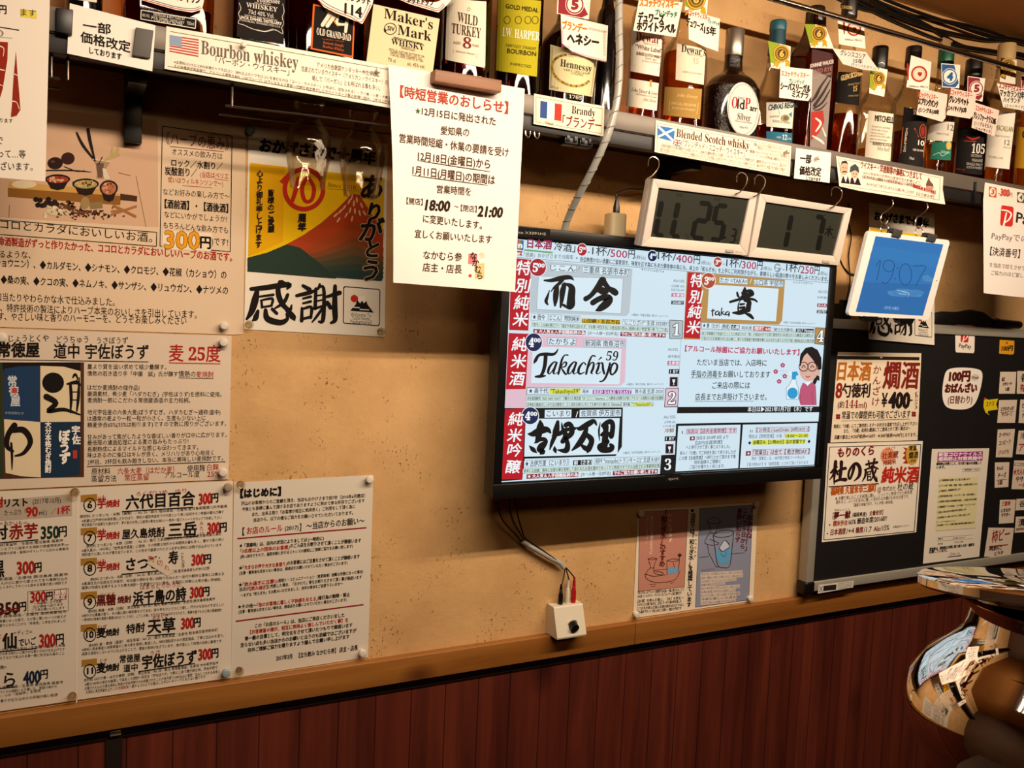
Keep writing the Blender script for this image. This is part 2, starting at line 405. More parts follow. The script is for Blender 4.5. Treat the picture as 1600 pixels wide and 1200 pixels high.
struct('ceiling', MB().box((X0-.1, YF-.1, ZC), (X1+.1, .10, ZC+.08)), CEILM)
struct('floor', MB().box((X0-.1, YF-.1, -.08), (X1+.1, .10, 0)), wood('floor_boards', '#1e120b', '#332015', 'X', 14))
JX = at(985, 985, 0)[0]
struct('trim_1', MB().box((X0, -.016, .953), (JX-.0004, 0, .9955), .0015), RAILW)
struct('trim_2', MB().box((JX+.0004, -.016, .953), (X1, 0, .9955), .0015), RAILW)
SHADE_AND_GROOVE = pm('shade_groove_strip', '#1c0f0b', .6)
struct('trim_3', MB().box((X0, -.004, .936), (X1, 0, .953)), SHADE_AND_GROOVE)  # shadow under the rail put in as a dark strip
gx = at(178, 1170, 0)[0]
struct('trim_4', MB().box((gx-.011, -.003, 0), (gx+.011, 0, .936)), SHADE_AND_GROOVE)
pl = MB().box((gx-.006, -.008, .940), (gx+.009, -.004, .9475), .001)
tag(pl.obj('screw_plate', pm('pale_metal', '#b9aa96', .4, .7)), 'small pale metal plate under the honey wood rail, at the top of the dark groove', 'plate')

# ================================================================ the shelf
GREYMET = pm('grey_shelf_lip', '#6b6258', .42, .3, noise=.06, scale=30)
DARKPL = pm('dark_plastic', '#191514', .45)
BLACKPL = pm('black_plastic', '#0c0b0b', .35)
BLACKGL = pm('black_gloss', '#080808', .18)
CHROME = pm('chrome_wire', '#c9c2b8', .14, 1.0)
sh = thing('wall_shelf', 'long wall shelf with a grey metal front lip carrying the row of bottles', 'shelf', (.4, 0, 1.88))
MB().box((X0, -.138, 1.868), (X1, 0, SHELF_Z-.004), .001).obj('board', SHELFW, sh)
lip = MB().box((X0, LIP_Y, 1.8700), (X1, -.1372, 1.8985), .0008).obj('front_lip', GREYMET, sh)
MB().box((X0, -.1365, 1.846), (X1, -.118, 1.868), .001).obj('lower_rail', DARKPL, sh)
for x in (208, 1010+25, ):
    b = at(x, 140 if x < 500 else 275, -.003)[0]
    k = MB().box((b-.011, -.10, 1.835), (b+.011, -.0015, 1.868), .001).box((b-.011, -.016, 1.775), (b+.011, -.0005, 1.868), .001)
    k.obj('bracket', BLACKPL, sh)
# rod along the front of the bottles
rod = thing('guard_rod', 'polished steel rod running along the wall in front of the bottle necks', 'rod', (1.6, -.14, 2.138))
MB().tube([(X0, -.14, 2.139), (X1, -.14, 2.137)], .0052, 14).obj('bar', pm('brushed_steel', '#9c9286', .22, 1.0), rod)
for x in (X0+.004, X1-.004): MB().tube([(x-.004, -.14, 2.138), (x+.004, -.14, 2.138)], .016, 18).obj('end_flange', CHROME, rod)

# ================================================================ papers on the wall
W1 = wallp(-.0006)
def corner(*p): return [tuple(q) for q in p]
# --- herb liqueur poster -------------------------------------------------
s = Sheet('herb_liqueur_poster', W1, [(-150, 128), (384, 200), (380, 522), (366, 523), (-150, 506)], '#dcc2a4', label='large tan menu poster with a photo of herb bowls and an orange 300 price', cat='poster')
s.crop(0, 180, .25)
s.P([(-600, -120), (985, 30), (990, 700), (-600, 600)], '#cfa98a', 1)
s.L(850, 380, 913, 700, 4, '#8a6a4a', 2); s.L(60, 560, 55, 640, 4, '#8a6a4a', 2); s.L(740, 360, 815, 378, 4, '#6a4a35', 2)
s.P([(60, 415), (700, 470), (755, 505), (50, 455)], '#c89a50', 2); s.P([(50, 455), (755, 505), (752, 562), (50, 510)], '#8a5a22', 2); s.P([(752, 490), (858, 505), (855, 540), (752, 530)], '#47291a', 3)
s.O(150, 432, 78, 25, '#e0cfa8', 3)
for (x, y, rx, ry, c, n) in ((360, 400, 72, 26, '#9c3a2a', 9), (535, 430, 76, 30, '#a09a58', 10), (680, 455, 50, 44, '#b06a48', 9)):
    s.P([(x-rx-8, y-14), (x+rx+8, y-8), (x+rx*.55, y+ry+34), (x, y+ry+44), (x-rx*.6, y+ry+32)], '#24140e', 3)
    s.O(x, y, rx+7, ry+5, '#24140e', 4); s.O(x, y+2, rx-4, ry-4, c, 5)
    for k in range(n*2):
        a = random.random()*6.28; q = random.random()**.5; s.O(x+q*(rx-14)*math.cos(a), y+q*(ry-10)*math.sin(a), 10, 6, random.choice(['#d0a080', '#6a2a1a', c, '#c8b070']), 6, 8, random.random()*3)
s.O(345, 300, 48, 38, '#2c1713', 4); s.O(425, 270, 42, 38, '#3a1c1a', 4); s.O(330, 290, 14, 8, '#5a3a35', 5)
s.K([[(290, 345, 8), (440, 345, 9), (570, 355, 4)], [(400, 320, 4), (480, 350, 6), (530, 345, 3)], [(480, 110, 12), (520, 190, 18), (595, 285, 10)], [(550, 88, 20), (565, 170, 20), (592, 275, 10)], [(640, 260, 6), (615, 310, 5)]], '#241815', 5)
s.P([(580, 275), (690, 292), (662, 335), (692, 400), (600, 395), (618, 340)], '#a88a6c', 3); s.P([(600, 300), (650, 300), (640, 390), (612, 390)], '#6a5040', 4); s.L(580, 275, 690, 292, 5, '#e0cdb0', 5); s.P([(640, 330), (662, 335), (690, 400), (650, 398)], '#d8c8b0', 4)
s.K([[(740, 200, 12), (725, 240, 22), (660, 275, 12)], [(745, 245, 14), (690, 265, 16), (650, 285, 8)], [(705, 200, 8), (700, 240, 12)]], '#b9a368', 5)
for k in range(11): s.O(225+k*13, 545+random.uniform(-20, 20), 17, 16, random.choice(['#2c1b18', '#40241e', '#1d1210']), 4, 12)
for k in range(120): s.O(random.gauss(520, 95), random.gauss(610, 18), 9, 5, random.choice(['#3a2016', '#5a3420', '#26140e', '#7a4a2a']), 4, 7, random.random()*3)
for k in range(26): s.O(random.gauss(340, 38), random.gauss(605, 14), 15, 8, random.choice(['#e0d2b8', '#cdbb9a']), 5, 8, random.random()*3)
for k in range(25): s.O(random.gauss(430, 30), random.gauss(570, 14), 12, 8, random.choice(['#4a2c18', '#6a4424']), 4, 8, random.random()*3)
s.O(532, 548, 28, 38, '#9c8054', 5); s.P([(560, 545), (640, 540), (642, 580), (565, 585)], '#8a7048', 5)
s.K([[(700, 620, 16), (850, 570, 14)], [(712, 565, 16), (846, 632, 16)], [(700, 600, 12), (800, 590, 12)]], '#9c6a3a', 5)
s.box([(1015, 68), (1450, 130), (1440, 853), (1000, 818)], 5)
s.T('《ハーブの恵み》', 1035, 182, 1432, 222, 78, '#7a2418'); s.L(1060, 195, 1400, 228, 4, '#7a2418')
s.T('オススメの飲み方は', 1075, 248, 1390, 278, 40).T('ロック／水割り／', 1072, 318, 1392, 344, 44, b=2).T('炭酸割り／', 1030, 374, 1232, 386, 50, b=2)
s.T('(当店はペリエ', 1250, 388, 1428, 400, 36, 'r').T('或いはウィルキンソンで〜)', 1050, 420, 1395, 448, 36, 'r').L(1140, 440, 1325, 453, 3, 'r').L(1340, 398, 1428, 408, 3, 'r')
s.T('などお好みの楽しみ方で〜', 1020, 498, 1435, 528, 40).T('【酒前酒】・【酒後酒】', 1030, 580, 1425, 610, 52, b=3).T('などにいかがでしょうか?', 1028, 640, 1420, 670, 40).T('もちろんどんな飲み方でも', 1022, 706, 1425, 740, 40)
s.P([(1020, 720), (1325, 738), (1318, 850), (1015, 836)], '#ecd9bd', 2)
s.T('300', 1030, 830, 1245, 836, 105, '#5a3a12', b=14).T('300', 1030, 830, 1245, 836, 105, '#e39a1c', b=7, layer=4).T('円', 1245, 830, 1318, 836, 74, b=6).T(')です!', 1322, 812, 1425, 820, 48)
s.box([(-300, 630), (980, 732), (978, 820), (-300, 722)], 5)
s.T('ココロとカラダにおいしいお酒。', -70, 702, 952, 796, 58)
s.T('養命酒製造がずっと作りたかった、ココロとカラダにおいしいハーブのお酒です。', -52, 810, 1450, 914, 52, 'r', b=2)
s.T('まるような、', -45, 890, 192, 897, 46).T('チョウニン）、◆カルダモン、◆シナモン、◆クロモジ、◆花椒（カショウ）の', -30, 945, 1415, 1024, 50, b=1)
s.T('◆桑の実、◆クコの実、◆ネムノキ、◆サンザシ、◆リュウガン、◆ナツメの', 5, 1052, 1425, 1122, 50, b=1).T('口当たりやわらかな水で仕込みました。', -25, 1160, 718, 1194, 50)
s.crop(0, 480, .25).T('ず、特許技術の製法によりハーブ本来のおいしさを引出しています。', -40, 26, 1230, 72, 50).T('す、やさしい味と香りのハーモニーを、どうぞお楽しみください', -10, 82, 1165, 110, 50)
# --- barley shochu sheet ------------------------------------------------
s = Sheet('barley_shochu_sheet', wallp(-.0013), [(-150, 509), (362, 525), (357, 749), (-150, 772)], '#d6c3ae', label='menu sheet with a blue and white chequered bottle photo and red 25 degree heading', cat='poster')
s.crop(0, 480, .25)
s.T('じょうとくや', 55, 218, 305, 216, 44).T('どうちゅう', 355, 224, 552, 224, 44).T('うさぼうず', 605, 230, 800, 230, 42)
s.T('常徳屋', -12, 312, 245, 312, 88, b=6).T('道中', 338, 320, 495, 320, 88, b=3).T('宇佐ぼうず', 535, 322, 928, 326, 88, b=3).L(-60, 327, 928, 342, 5)
s.T('麦 𝟐𝟓度', 1058, 338, 1378, 342, 100, 'r', b=2).L(1056, 348, 1378, 354, 5, 'r')
s.P([(-200, 345), (525, 345), (525, 1062), (-200, 1078)], '#4e2f24', 1)
s.P([(-200, 345), (15, 345), (20, 1060), (-200, 1078)], '#2c3a24', 2); s.P([(12, 345), (505, 345), (500, 420), (20, 400)], '#1c110e', 2)
s.P([(25, 385), (120, 370), (250, 366), (250, 718), (25, 700)], '#1f3a5c', 3).P([(252, 366), (400, 372), (503, 400), (503, 715), (252, 718)], '#dfcca8', 3)
s.P([(25, 700), (252, 718), (255, 1064), (130, 1056), (35, 1035)], '#dfcca8', 3).P([(252, 718), (503, 715), (498, 1045), (400, 1060), (255, 1064)], '#1a3048', 3)
s.O(332, 472, 68, 64, 'k', 4); s.K([[(290, 560, 40), (350, 600, 34), (300, 650, 26), (400, 640, 24), (500, 672, 10)], [(420, 480, 12), (480, 470, 26), (500, 490, 10)], [(455, 440, 10), (470, 420, 18), (485, 450, 8), (460, 470, 6)], [(440, 480, 18), (445, 570, 20), (440, 660, 8)], [(495, 440, 8), (490, 560, 20), (480, 650, 10)], [(450, 530, 8), (485, 530, 8)], [(450, 580, 8), (485, 580, 8)]], 'k', 4)
s.K([[(90, 740, 40), (50, 800, 34), (45, 870, 30), (80, 900, 18)], [(80, 770, 34), (150, 770, 40), (190, 840, 34), (150, 910, 24), (95, 930, 12)], [(70, 850, 14), (75, 930, 16), (75, 1015, 6)]], 'k', 4)
s.V('大分本格むぎ焼酎', 300, 715, 300, 1035, 38, 'w', b=3, layer=5).V('宇佐', 470, 740, 478, 860, 52, 'w', b=4, layer=5).V('ぼうず', 398, 770, 405, 980, 68, 'w', b=8, layer=5).P([(455, 895), (482, 893), (482, 945), (457, 945)], '#b23a2a', 5)
s.V('常徳屋', 70, 430, 100, 620, 60, '#c9cfd2', b=4, layer=5).O(90, 520, 18, 18, '#c2402c', 6).T('本格焼酎むぎ', 30, 668, 150, 672, 16, '#9aa8b4', layer=5)
for (t, x0, y0, x1, y1) in (('量より質を追い求めて極少量醸す。', 547, 387, 1040, 390), ('情熱の若き造り手「中園　誠」氏が醸す', 547, 430, 1112, 434), ('はだか麦焼酎の傑作品!', 547, 517, 872, 520), ('厳選素材、希少麦「ハダカむぎ」(宇佐ぼうず)を原料に使用。', 547, 557, 1385, 561), ('麦焼酎一筋にこだわる常徳屋酒造の主力銘柄。', 547, 597, 1190, 598), ('地元宇佐産の六条大麦(ぼうずむぎ、ハダカむぎ〜通称:道中)', 547, 672, 1378, 672), ('は通常の麦より一粒一粒が小さく、生産も少ない上に', 547, 712, 1285, 708), ('精麦歩合65%(35%は削ります)ですので数に限りがございます。', 547, 752, 1415, 742), ('甘みがあって焦がしたような香ばしい香りが口中に広がります。', 547, 828, 1418, 812), ('最低限の濾過処理による麦の旨みもたっぷり!', 547, 864, 1178, 852), ('長期熟成によるマイルドな感じも伝わってきます。', 547, 904, 1240, 890), ('味はあるのに後口はキレが良く、メリハリがあり心地良く', 547, 942, 1335, 925), ('2杯目、3杯目も飲み飽きしない、本当に美味しい麦焼酎です。', 547, 985, 1395, 958)): s.T(t, x0, y0, x1, y1, 31)
s.T('情熱の', 1116, 436, 1222, 438, 38).T('麦焼酎', 1226, 439, 1335, 441, 38, 'r').L(1116, 442, 1335, 447, 3).L(545, 996, 1408, 966, 5)
s.T('原材料', 572, 1048, 690, 1045, 40).T('六条大麦（はだか麦）', 735, 1046, 1090, 1036, 40, 'r').T('使用麹', 1170, 1029, 1280, 1024, 40).T('白麹', 1295, 1022, 1365, 1019, 40, 'r')
s.T('蒸留方法', 572, 1094, 728, 1090, 40).T('常圧蒸留', 780, 1086, 930, 1081, 40, 'r').T('アルコール度', 1030, 1070, 1248, 1063, 38).T('25%', 1295, 1060, 1372, 1056, 32, 'r')
# --- shochu price list ------------------------------------------------------
s = Sheet('shochu_price_list', wallp(-.0020), [(-150, 775), (364, 751), (361, 1059), (-150, 1133)], '#dacdbc', label='wide handwritten price list numbered 6 to 11 with red 300 prices', cat='poster')
s.crop(0, 740, .25)
s.P([(484, 100), (492, 100), (482, 1440), (474, 1440)], '#e8dac6', 1)
s.P([(-200, 182), (450, 128), (450, 265), (-200, 310)], '#b3a491', 1)
s.T('本格焼酎', -220, 222, 20, 210, 60, 'r', b=5).T('リスト', 30, 210, 172, 204, 50, b=4).T('(2017年10月)', 205, 193, 380, 184, 36)
s.T('たっぷり「', 28, 264, 165, 258, 36).T('90', 165, 270, 235, 265, 58, 'r', b=6).T('ml」／', 245, 262, 350, 255, 38).T('1杯', 362, 258, 437, 250, 50, 'r', b=3)
s.T('＝あかいも＝', -5, 328, 170, 322, 30, '#7a3a2a').T('村', -45, 415, 45, 408, 80, b=5).T('赤芋', 60, 412, 235, 402, 88, '#8a1c14', b=5).L(-100, 440, 240, 414, 7)
s.T('350', 258, 408, 368, 402, 74, '#10301f', b=6).T('円', 365, 398, 418, 392, 66, b=3)
s.T('黒', -40, 650, 25, 645, 100, b=5).T('300', 108, 630, 215, 622, 76, 'r', b=6).T('円', 213, 620, 260, 612, 60, b=4)
s.box([(175, 738), (428, 718), (428, 855), (175, 875)], 3, '#6a5a4a'); s.T('300', 192, 806, 286, 798, 64, 'r', b=5).T('円', 286, 795, 330, 790, 54, b=3)
s.P([(338, 730), (415, 722), (415, 786), (338, 793)], '#96201a', 2).T('期間', 342, 760, 410, 753, 28, 'w', b=2, layer=4).T('限定', 342, 790, 410, 783, 28, 'w', b=2, layer=4)
for i, t in enumerate(('一升瓶無くなり次第', '元の価格へ戻ります', 'ご了承お願いいたします')): s.T(t, 215-i*8, 822+i*20, 385+i*10, 806+i*20, 17)
s.T('350', -10, 885, 118, 872, 72, '#3a1814', b=6).L(-10, 868, 120, 836, 8, '#7a1410', 5).L(-10, 880, 120, 850, 6, '#7a1410', 5).T('円', 115, 864, 165, 857, 58, b=3)
s.T('せん', -35, 1036, 62, 1030, 36, '#b03a24').T('＝ディゴ＝', 85, 1012, 202, 1002, 28, '#7a4a3a').T('仙', 15, 1096, 105, 1090, 92, b=6).T('でいご', 118, 1082, 225, 1070, 48, b=2).L(-100, 1122, 228, 1093, 7)
s.T('300', 248, 1086, 345, 1078, 78, 'r', b=6).T('円', 345, 1070, 400, 1063, 64, b=3)
fl = ('霧島町蒸留所／生産地 鹿児島県 霧島市', 'のコンセプトに由来する焼酎の数量限定赤芋ver', 'の芋独特の甘味・旨味がダイレクトに伝わる果実作', '霧島酒造／生産地 鹿児島県 霧島市', 'この人の心に昔から愛されてきた黒麹仕込み', 'やさしく冷やしてキリッと飲める食事の良い焼酎です', '蔵元 霧島酒造／生産地 宮崎県都城市', '今や貴重になった甕で、ただ長く置いた一つの答えが', '甘い香りになることから「赤霧島」と命名されました', '蔵元 久米島の久米仙／生産地 沖縄県 久米島', '奥ふかみある味わいと爽やかな香りが広がる仕上げです', '詰めたてなどで気ふれる第一香に吹き出る島のこと')
for i, y in enumerate((460, 485, 512, 672, 698, 724, 905, 935, 962, 1115, 1140, 1165)): s.T(fl[i], -40, y, 395+(i*37 % 40), y-34, 18)
items = [('６', '六代目百合', 0), ('７', '三岳', 1), ('８', 'さつま寿', 2), ('９', '浜千鳥の詩', 3), ('10', '天草', 4)]
by = [135, 342, 532, 742, 946]
for i, y in enumerate(by):
    s.P([(504, y), (606, y-8), (608, y+36), (505, y+44)], '#a5782c', 1); cy = y+61; s.ring(562, cy, 40, 45, 6, 'k', 3)
    s.T('678910'[i] if i < 4 else '10', 548 if i < 4 else 540, cy+20, 576 if i < 4 else 584, cy+18, 40, b=4)
    s.T(('いも', 'いも', 'いも', 'こくとう', 'むぎ')[i], 612 if i != 3 else 630, y+28, (660, 660, 660, 716, 670)[i], y+22, 25, '#a8341e')
for y in (217, 417, 612): s.T('芋', 606, y, 662, y-2, 60, 'r', b=4).T('焼酎', 664, y-6, 748, y-12, 42, 'r', b=3)
s.T('黒糖', 605, 828, 722, 820, 66, '#64180f', b=4).T('焼酎', 735, 812, 820, 804, 42, '#64180f', b=3).T('麦', 603, 1027, 660, 1024, 60, b=4).T('焼酎', 662, 1018, 745, 1008, 42, b=3)
s.T('六代目百合', 788, 224, 1218, 196, 84, b=5).T('ろくだいめ　ゆり', 850, 142, 1165, 120, 28, 'r').L(762, 238, 1207, 210, 7)
s.T('屋久島焼酎', 765, 410, 1030, 394, 58, b=3).T('三岳', 1055, 396, 1228, 386, 84, b=5).V('みたけ', 1258, 295, 1262, 390, 26, 'r').L(1040, 405, 1234, 391, 7)
s.T('さつま', 790, 608, 1000, 592, 76, b=5).T('寿', 1052, 570, 1112, 562, 78, b=4).V('ことぶき', 1138, 495, 1145, 590, 24).L(760, 630, 1000, 606, 7)
s.P([(910, 555), (985, 520), (1090, 615), (1045, 640)], '#d8c8b4', 5).T('売', 925, 548, 965, 556, 36, 'r', layer=6).T('切', 978, 575, 1015, 580, 36, 'r', layer=6).T('れ', 1025, 602, 1058, 608, 34, 'r', layer=6)
s.T('浜千鳥の詩', 833, 820, 1162, 788, 76, b=5).T('はまちどりのうた', 878, 726, 1132, 706, 26, 'r').L(828, 826, 1162, 796, 7)
s.T('特酎', 790, 1002, 905, 988, 56, b=3).T('天草', 925, 1002, 1094, 988, 86, b=5).T('あまくさ', 955, 914, 1050, 898, 26, 'r').L(917, 1014, 1095, 1000, 7)
for (x, y) in ((1240, 194), (1293, 377), (1195, 575), (1185, 779), (1130, 972)): s.T('300', x+4, y, x+82, y-8, 66, 'r', b=6).T('円', x+78, y-10, x+124, y-16, 58, b=4)
fine = [('原材料 さつまいも・米麹（黒麹）／Alc 25／蔵元 塩田酒造／生産地 鹿児島県薩摩川内市甑島', '※創業は江戸時代天保年間にさかのぼり、現在の塩田将史氏で六代目という長い伝統をもつ老舗の蔵元が醸す', '常圧蒸留での過度なろ過はせず、芋の旨みを残した独特の骨太な味わい〜是非一度ストレートやロックでお試し下さい'),
        ('原材料 さつまいも・米麹（白麹）／Alc 25／蔵元 三岳酒造株式会社／生産地 鹿児島県屋久島町', '※屋久島は、1993年に「世界自然遺産」に登録、その特異な地形から年間降水量も多く、豊かで質の良い', '焼酎造りに適した水が湧き出ています。この名水で厳選されたさつま芋を原料に白麹で仕込まれています'),
        ('原材料 さつまいも・米麹（白麹）／Alc 25／蔵元 尾込商店／生産地 鹿児島県南九州市川辺郡', '※黒瀬杜氏の伝統を引き継ぎ、地元産の原料を用い白麹で仕込んだ〜近代の軽快な香味とは異なる', '薩摩の地酒を主張するような骨太焼酎〜生産量が少ない事由、全国的に非常に人気が高い芋焼酎。'),
        ('原材料 黒糖・米麹（白麹） 常圧蒸留／Alc 30／蔵元 奄美大島酒造／生産地 鹿児島県奄美市', '※穏やかな黒糖の香り、その裏に軽い樽熟香をひそませ、飲み手をひとりひとり優し、円やかな甘みがすばらしい', '〜原材料は奄美大島産の黒糖100%をつくり分け、こうじの味」を引きだす仕込みがさえわたり、奄美大島でも大人気の黒糖焼酎'),
        ('原材料 麦・麦麹（国産） 減圧蒸留／Alc 25／蔵元 天草酒造／生産地 熊本県天草市新和町', '※原料に熊本県産と滋賀県産の二条大麦を使用し製造した。特約酒販店のみの限定商品、丁寧に仕込みを造り、', '過度な濾過をしないように仕上げることで、麦飯の風味が生きています。食中酒として料理の伝統に最適です')]
for i, (y0, y1, xa, xb) in enumerate(((279, 213, 500, 1420), (465, 385, 540, 1385), (672, 600, 565, 1310), (872, 792, 550, 1345), (1085, 985, 555, 1362))):
    for k in range(3): s.T(fine[i][k], (xa, 512, 512)[k], y0+25*k+(0, 2, 2)[k], (xb, 1400, 1385)[k], y1+27*k+8*k, 19)
s.crop(0, 900, .25)
s.P([(510, 525), (605, 515), (608, 558), (510, 568)], '#a5782c', 1).ring(562, 595, 40, 45, 6, 'k', 3).T('11', 546, 612, 580, 608, 36, b=5).T('むぎ', 625, 545, 670, 540, 25, '#a8341e')
s.T('麦', 603, 607, 660, 604, 60, b=4).T('焼酎', 662, 598, 745, 588, 42, b=3).T('常徳屋', 750, 545, 876, 534, 48, b=2).T('道中', 772, 602, 860, 592, 46, b=2).T('宇佐ぼうず', 890, 582, 1228, 545, 80, b=5).T('うさ', 940, 498, 1000, 488, 28, 'r').L(865, 598, 1218, 546, 7)
s.T('300', 1242, 526, 1322, 518, 66, 'r', b=6).T('円', 1320, 514, 1365, 508, 58, b=4)
for t, x0, y0, x1, y1, c in (('原材料 はだか麦・はだか麦麹（白麹） 常圧蒸留／Alc 25／蔵元 常徳屋酒造／生産地 大分県宇佐市', 525, 662, 1365, 552, 'k'), ('※蔵元100年の信念を継承して誕生した焼酎〜別名を「宇佐ぼうず」で麹と二条で農が飲む味、宇佐平野で', 530, 688, 1360, 580, 'k'), ('収穫されたはだか麦を原料に熟成の宇佐平野でのみ収穫されたこの六条大麦で100%仕込む濃厚！深みにつながる味覚と', 530, 714, 1375, 606, 'k'), ('を原料に常圧蒸留仕上げ', 538, 737, 700, 716, 'k'), ('この次期受賞', 705, 715, 805, 702, 'r'), ('〜麦チョコのような香ばしさがロータリーでたまらない魅力です', 808, 702, 1285, 638, 'k')): s.T(t, x0, y0, x1, y1, 19, c)
s.T('くら', -70, 705, 95, 692, 92, b=3).L(-100, 715, 95, 692, 6).T('400', 148, 676, 250, 666, 76, '#13243c', b=6).T('円', 248, 648, 300, 640, 58, b=3)
for i, (t, x1) in enumerate((('蔵元 国分酒造／生産地 鹿児島県 霧島市', 395), ('黒麹づくりの焼酎により醸した、至極の味から', 355), ('白麹・つや「安納芋」を熟成', 255), ('いい香りが立ち込めから評価が高い銘酒', 360))): s.T(t, -40, 704+i*28+8, x1, 672+i*26, 18)
s.T('＝いも・白麹＝', -80, 588, 40, 582, 24)
# --- house rules ------------------------------------------------------------
s = Sheet('house_rules_sheet', wallp(-.0006), [(365.5, 754), (583.5, 742), (575, 1027), (361, 1060)], '#d3c8b8', label='portrait notice sheet with two red rules, on bare plaster above the rail', cat='poster')
s.crop(360, 730, .2583)
s.T('【はじめに】', 62, 186, 303, 172, 50, b=7)
R = [('沢山のお客様からのご愛顧を頂き、当店もおかげさまで約7年（2010年6月開店）', 65, 231, 815, 183, 25, 'k'), ('今後とも皆様に喜んで頂けるお店でありますように努めて参る所存でございます', 70, 266, 812, 213, 25, 'k'), ('また、出来る限り「お客様が相互に気持良く」ご利用をして頂く為に', 132, 297, 755, 248, 25, 'k'), ('当店から、以下の様なご協力をお願いさせていただいております。', 140, 331, 742, 287, 25, 'k'), ('【', 45, 416, 85, 412, 46, 'k'), ('お店のルール', 100, 407, 315, 388, 42, 'r'), ('(2017)', 330, 382, 412, 376, 26, 'k'), ('】', 418, 386, 445, 384, 44, 'k'), ('〜当店からのお願い〜', 460, 378, 810, 344, 42, 'k'),
     ('★「混雑時」は、店内の状況によりましては (一時的に)', 55, 488, 565, 441, 26, 'k'), ('「3名様以上の団体のお客様」', 62, 521, 358, 495, 27, 'r'), ('のご入店をお断りさせて頂くことが御座います', 362, 488, 790, 455, 27, 'k'), ('(狭い店内ですので、過密状態に於けるストレスの緩和にご理解ご協力をお願い致します)', 60, 552, 740, 487, 22, 'k'),
     ('★', 50, 622, 75, 620, 26, 'k'), ('「大きなお声や大きな身振り」', 76, 620, 342, 597, 27, 'r'), ('のお客様にはご注意をさせて頂くことが御座います', 344, 592, 782, 551, 26, 'k'), ('(注意・警告後も改まらない場合は、御退店をお願いさせていただく場合がございます)', 55, 652, 708, 588, 22, 'k'),
     ('★', 48, 724, 73, 722, 26, 'k'), ('「飲み過ぎに注意!」', 76, 722, 280, 700, 27, 'r'), ('(居眠り・コミュニケーション（意思疎通）困難な状態になった場合)', 286, 697, 803, 641, 22, 'k'), ('当店が', 55, 750, 115, 746, 25, 'k'), ('【飲み過ぎ】', 118, 746, 225, 736, 26, 'r'), ('と判断した場合、「おかわり」等をお断りをさせて頂く事が御座います', 228, 733, 795, 675, 24, 'k'), ('〜まずは「和らぎ水」をお飲みいただきまして、何卒お身体をご自愛下さいませ〜', 62, 786, 680, 713, 22, 'k'),
     ('★その他〜', 46, 857, 160, 846, 26, 'k'), ('「他のお客様に著しく不快感を与える」', 162, 846, 528, 806, 27, 'r'), ('諸行為の制限・禁止', 532, 803, 722, 781, 26, 'k'), ('(注意・警告後も改まらない場合は、御退店をお願いさせていただく場合がございます)', 50, 886, 703, 811, 22, 'k'),
     ('この「お店のルール」は、当店にご来店くださいました', 150, 972, 690, 906, 27, 'k'), ('【お客様皆々様が、相互に気持よく愉しんでいただく事】を', 120, 1010, 713, 936, 27, 'r'), ('第一義の目標として、明文化をさせて頂いたつもりで御座います', 88, 1050, 738, 966, 27, 'k'), ('至らない点も多い当店からのお願いと云うのも恐縮ではございますが', 62, 1090, 762, 999, 27, 'k'), ('何卒ご理解ご協力を賜りますよう謹んでお願い申し上げます', 105, 1120, 720, 1036, 27, 'k'), ('2017年3月　【立ち飲み なかむら参】 店主・店長', 277, 1172, 770, 1106, 30, 'k')]
for t, x0, y0, x1, y1, h, c in R: s.T(t, x0, y0, x1, y1, h*.9 if h < 30 else h, c, b=1.2 if h > 25 else .6)
s.L(42, 432, 823, 366, 8, '#8a1020').L(33, 932, 806, 831, 8, '#8a1020')
